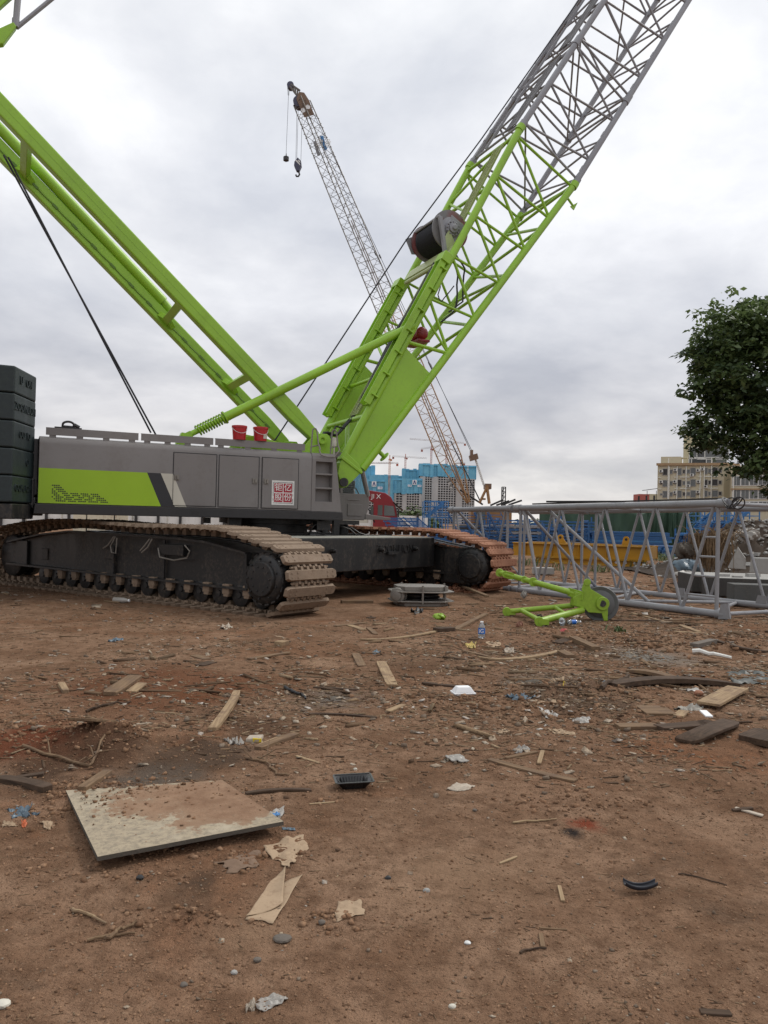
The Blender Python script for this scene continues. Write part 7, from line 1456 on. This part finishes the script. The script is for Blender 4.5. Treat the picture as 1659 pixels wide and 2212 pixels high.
stone(610, 2031, 42, 'long flat grey stone below the folded tan paper', flatn=.35); stone(397, 2130, 17, 'grey stone in the lower left foreground'); stone(556, 2077, 18, 'sharp grey stone left below the folded paper'); stone(505, 2103, 16, 'pale rounded stone below the sharp grey one', 'conc'); stone(302, 1900, 17, 'dark stone under the front edge of the cement board', 'rubber'); stone(977, 2176, 17, 'white angular stone at the bottom of the yard', 'cream', .6); stone(6, 2174, 36, 'cream stone cut by the left edge', 'cream', .5); stone(1009, 2038, 15, 'small pale grey stone in the middle foreground', 'acw', .5); stone(696, 1995, 16, 'brownish stone right of the folded paper'); stone(920, 1925, 16, 'pale crumbled stone in the foreground centre', 'conc'); stone(1025, 1752, 10, 'small grey stone below the net scrap'); stone(838, 1898, 14, 'small dark stone in the centre foreground', 'dgrey'); stone(767, 1663, 9, 'white chip above the black tray', 'cream'); stone(1510, 1502, 20, 'red brick fragment left of the clean pale board', 'shoer'); stone(1505, 1268 + 6, 34, 'orange brick fragment in front of the concrete slab', 'shoer', .4)

# ---------------------------------------------------------------- uncountable small litter
def island_mat(name, cols, rough=.85):
    mt, t, b = newmat(name); gi = nd(t, 'ShaderNodeNewGeometry'); r_ = nd(t, 'ShaderNodeValToRGB'); t.links.new(gi.outputs['Random Per Island'], r_.inputs[0]); e = r_.color_ramp.elements
    while len(e) < len(cols): e.new(.5)
    for i, c in enumerate(cols): e[i].position = i / (len(cols) - 1); e[i].color = (*c, 1)
    c = nmix(t, nramp(t, nnoise(t, gi.outputs['Position'], 60, 4, .7), .4, .75), r_.outputs[0], (.12, .08, .055)); t.links.new(c, b.inputs['Base Color']); b.inputs['Roughness'].default_value = rough; b.inputs['Specular IOR Level'].default_value = .05; return mt
MS = {'clod': island_mat('loose_soil_clods', [(.17, .092, .052), (.27, .152, .088), (.34, .21, .13), (.2, .11, .06), (.10, .06, .038)]), 'wood': island_mat('wood_splinters', [(.08, .052, .033), (.17, .11, .066), (.27, .185, .11), (.11, .068, .042), (.055, .036, .024), (.33, .24, .15), (.12, .08, .05)]), 'paper': island_mat('paper_scraps', [(.46, .40, .32), (.36, .28, .2), (.42, .35, .27), (.28, .21, .15), (.55, .51, .46)]), 'peb': island_mat('pebbles', [(.19, .145, .105), (.24, .19, .145), (.13, .10, .075), (.31, .25, .19)])}
g = np.random.default_rng(77)
def dens(x, y):
    d = .22 + 1.0 * np.exp(-((x - 2.9) / 2.3) ** 2 - ((y - 9.6) / 3.0) ** 2) + .8 * np.exp(-((x - 5.2) / 2.2) ** 2 - ((y - 12.0) / 2.8) ** 2) + .5 * np.exp(-((x - .9) / 2.5) ** 2 - ((y - 8.6) / 2.2) ** 2) + .25 * np.exp(-((x + 2.2) / 2) ** 2 - ((y - 7.0) / 2) ** 2)
    d += .5 * np.exp(-((x - 6.0) / 3.5) ** 2 - ((y - 22) / 6) ** 2); return d * np.clip(.7 + 1.2 * fbm(x * 1.1, y * 1.1, 41, 3), .1, 2)
def sample(n, y0, y1, near=1.6, use=True):
    X = []; Yl = []
    while len(X) < n:
        y = y0 + (y1 - y0) * g.random(4000) ** near; x = (g.random(4000) * 2 - 1) * (.58 * y + .4); k = g.random(4000) < (dens(x, y) if use else .35 + .65 * np.clip(.5 + fbm(x * 1.6, y * 1.6, 45, 3), 0, 1))
        k &= g.random(4000) < np.clip((y - y0) / (.35 * y0) + (1.0 if y0 < 3 else .04), 0, 1)
        f = (x - C0.x) * UF.x + (y - C0.y) * UF.y; w2 = (x - C0.x) * UW.x + (y - C0.y) * UW.y; k &= ~((np.abs(f) < 5) & (np.abs(w2) < 4.1))
        X += list(x[k]); Yl += list(y[k])
    x = np.array(X[:n]); y = np.array(Yl[:n]); return x, y, gh(x, y)
CUBE = np.array([(i, j, k) for i in (-1, 1) for j in (-1, 1) for k in (-1, 1)], float); CF = np.array([(0, 1, 3, 2), (4, 6, 7, 5), (0, 4, 5, 1), (2, 3, 7, 6), (0, 2, 6, 4), (1, 5, 7, 3)])
def bulk(name, mt, label, x, y, z, half, yaw, tilt, jit, lift):
    n = len(x); V = CUBE[None] * (1 + g.normal(0, jit, (n, 8, 3))) * half[:, None, :]; c, s = np.cos(tilt)[:, None], np.sin(tilt)[:, None]; V = np.stack([V[..., 0] * c - V[..., 2] * s, V[..., 1], V[..., 0] * s + V[..., 2] * c], -1)
    c, s = np.cos(yaw)[:, None], np.sin(yaw)[:, None]; V = np.stack([V[..., 0] * c - V[..., 1] * s, V[..., 0] * s + V[..., 1] * c, V[..., 2]], -1) + np.stack([x, y, z + half[:, 2] * lift], 1)[:, None, :]
    F_ = (CF[None] + (np.arange(n) * 8)[:, None, None]).reshape(-1, 4); me = bpy.data.meshes.new(name); me.vertices.add(n * 8); me.vertices.foreach_set('co', V.ravel()); me.loops.add(F_.size); me.loops.foreach_set('vertex_index', F_.ravel().astype(np.int32)); me.polygons.add(len(F_)); me.polygons.foreach_set('loop_start', np.arange(0, F_.size, 4, dtype=np.int32)); me.update(calc_edges=True)
    me.materials.append(mt); o = bpy.data.objects.new(name, me); COL.objects.link(o); tag(o, label, None, None, 'stuff')
def logn(n, m_, s_): return m_ * np.exp(g.normal(0, s_, n))
def clods(n, y0, y1, m_, use, near): 
    x, y, z = sample(n, y0, y1, near, use); s_ = logn(n, m_, .55); s_ = np.minimum(s_, m_ * 2.4); return x, y, z, np.stack([s_, s_ * (.6 + .5 * g.random(n)), s_ * (.4 + .4 * g.random(n))], 1)
def merge(a, b): return tuple(np.concatenate([p, q]) for p, q in zip(a, b))
x, y, z, h = merge(clods(26000, 2.2, 7, .0022, False, 1.2), clods(9000, 4.5, 16, .005, False, 1.4)); ex = []
for mx_, my_, rx, ry, hh, ro in MOUNDS + [(ply[3].x, ply[3].y, .5, .06, 0, 0), ((ply[3].x + ply[2].x) / 2, (ply[3].y + ply[2].y) / 2 - .02, .5, .08, 0, 0), (ply[0].x, ply[0].y, .1, .3, 0, 0)]:
    n_ = int(min(420, 90 + 900 * rx * ry)); ex_x = mx_ + rx * .75 * g.normal(0, 1, n_); ex_y = my_ + ry * .75 * g.normal(0, 1, n_); s_ = np.minimum(logn(n_, .0018 * my_ ** .8, .5), .0045 * my_ ** .8); ex.append((ex_x, ex_y, gh(ex_x, ex_y), np.stack([s_, s_ * .8, s_ * .7], 1)))
n_ = 420; fu = .42 + .24 * g.normal(0, 1, n_); fv = .28 + .22 * g.normal(0, 1, n_); ok = (fu > .03) & (fu < .97) & (fv > .03) & (fv < .97); fu, fv = fu[ok], fv[ok]; q0, q1, q2, q3 = [np.array(p) for p in ply]
bp_ = (q0 * (1 - fu)[:, None] + q1 * fu[:, None]) * (1 - fv)[:, None] + (q3 * (1 - fu)[:, None] + q2 * fu[:, None]) * fv[:, None]; s_ = np.minimum(logn(len(fu), .0032, .6), .009); ex.append((bp_[:, 0], bp_[:, 1], np.full(len(fu), zt + .012), np.stack([s_, s_ * .8, s_ * .7], 1)))
for e_ in ex: x, y, z, h = merge((x, y, z, h), e_)
bulk('soil_crumbs', MS['clod'], 'loose crumbs of brown soil scattered over the yard', x, y, z, h, g.random(len(x)) * 6.3, g.normal(0, .4, len(x)), .22, .3)
x, y, z, h = merge(clods(1300, 2.2, 8, .003, False, 1.2), clods(2600, 4.6, 20, .008, True, 1.3)); bulk('pebbles', MS['peb'], 'small grey pebbles and mortar crumbs scattered over the yard', x, y, z, h, g.random(len(x)) * 6.3, g.normal(0, .4, len(x)), .2, .4)
def spl(n, y0, y1, L_, W2, near): x, y, z = sample(n, y0, y1, near); l_ = np.minimum(logn(n, L_, .6), L_ * 2.6); return x, y, z, np.stack([l_, np.minimum(l_ * .3, logn(n, W2, .5)), logn(n, W2 * .4, .4)], 1)
x, y, z, h = merge(spl(4200, 2.3, 7, .010, .0014, 1.3), merge(spl(13000, 4.8, 15, .026, .005, 1.3), merge(spl(240, 5.5, 15, .10, .018, 1.2), spl(1500, 13, 32, .06, .014, 1.2)))); bulk('wood_splinters', MS['wood'], 'countless wood splinters and chips trodden into the mud', x, y, z, h, np.where(g.random(len(x)) < .6, g.normal(.1, .5, len(x)), g.random(len(x)) * 6.3), g.normal(0, .06, len(x)), .1, .8)
x, y, z, h = merge(spl(420, 2.3, 7, .0045, .0035, 1.3), merge(spl(3800, 4.8, 15, .012, .009, 1.3), spl(900, 13, 34, .03, .022, 1.2))); h[:, 1] = h[:, 0] * (.4 + .5 * g.random(len(x))); h[:, 2] = h[:, 0] * .12; bulk('paper_scraps', MS['paper'], 'countless small scraps of paper and pale chips in the mud', x, y, z, h, g.random(len(x)) * 6.3, g.normal(0, .25, len(x)), .3, 1.2)
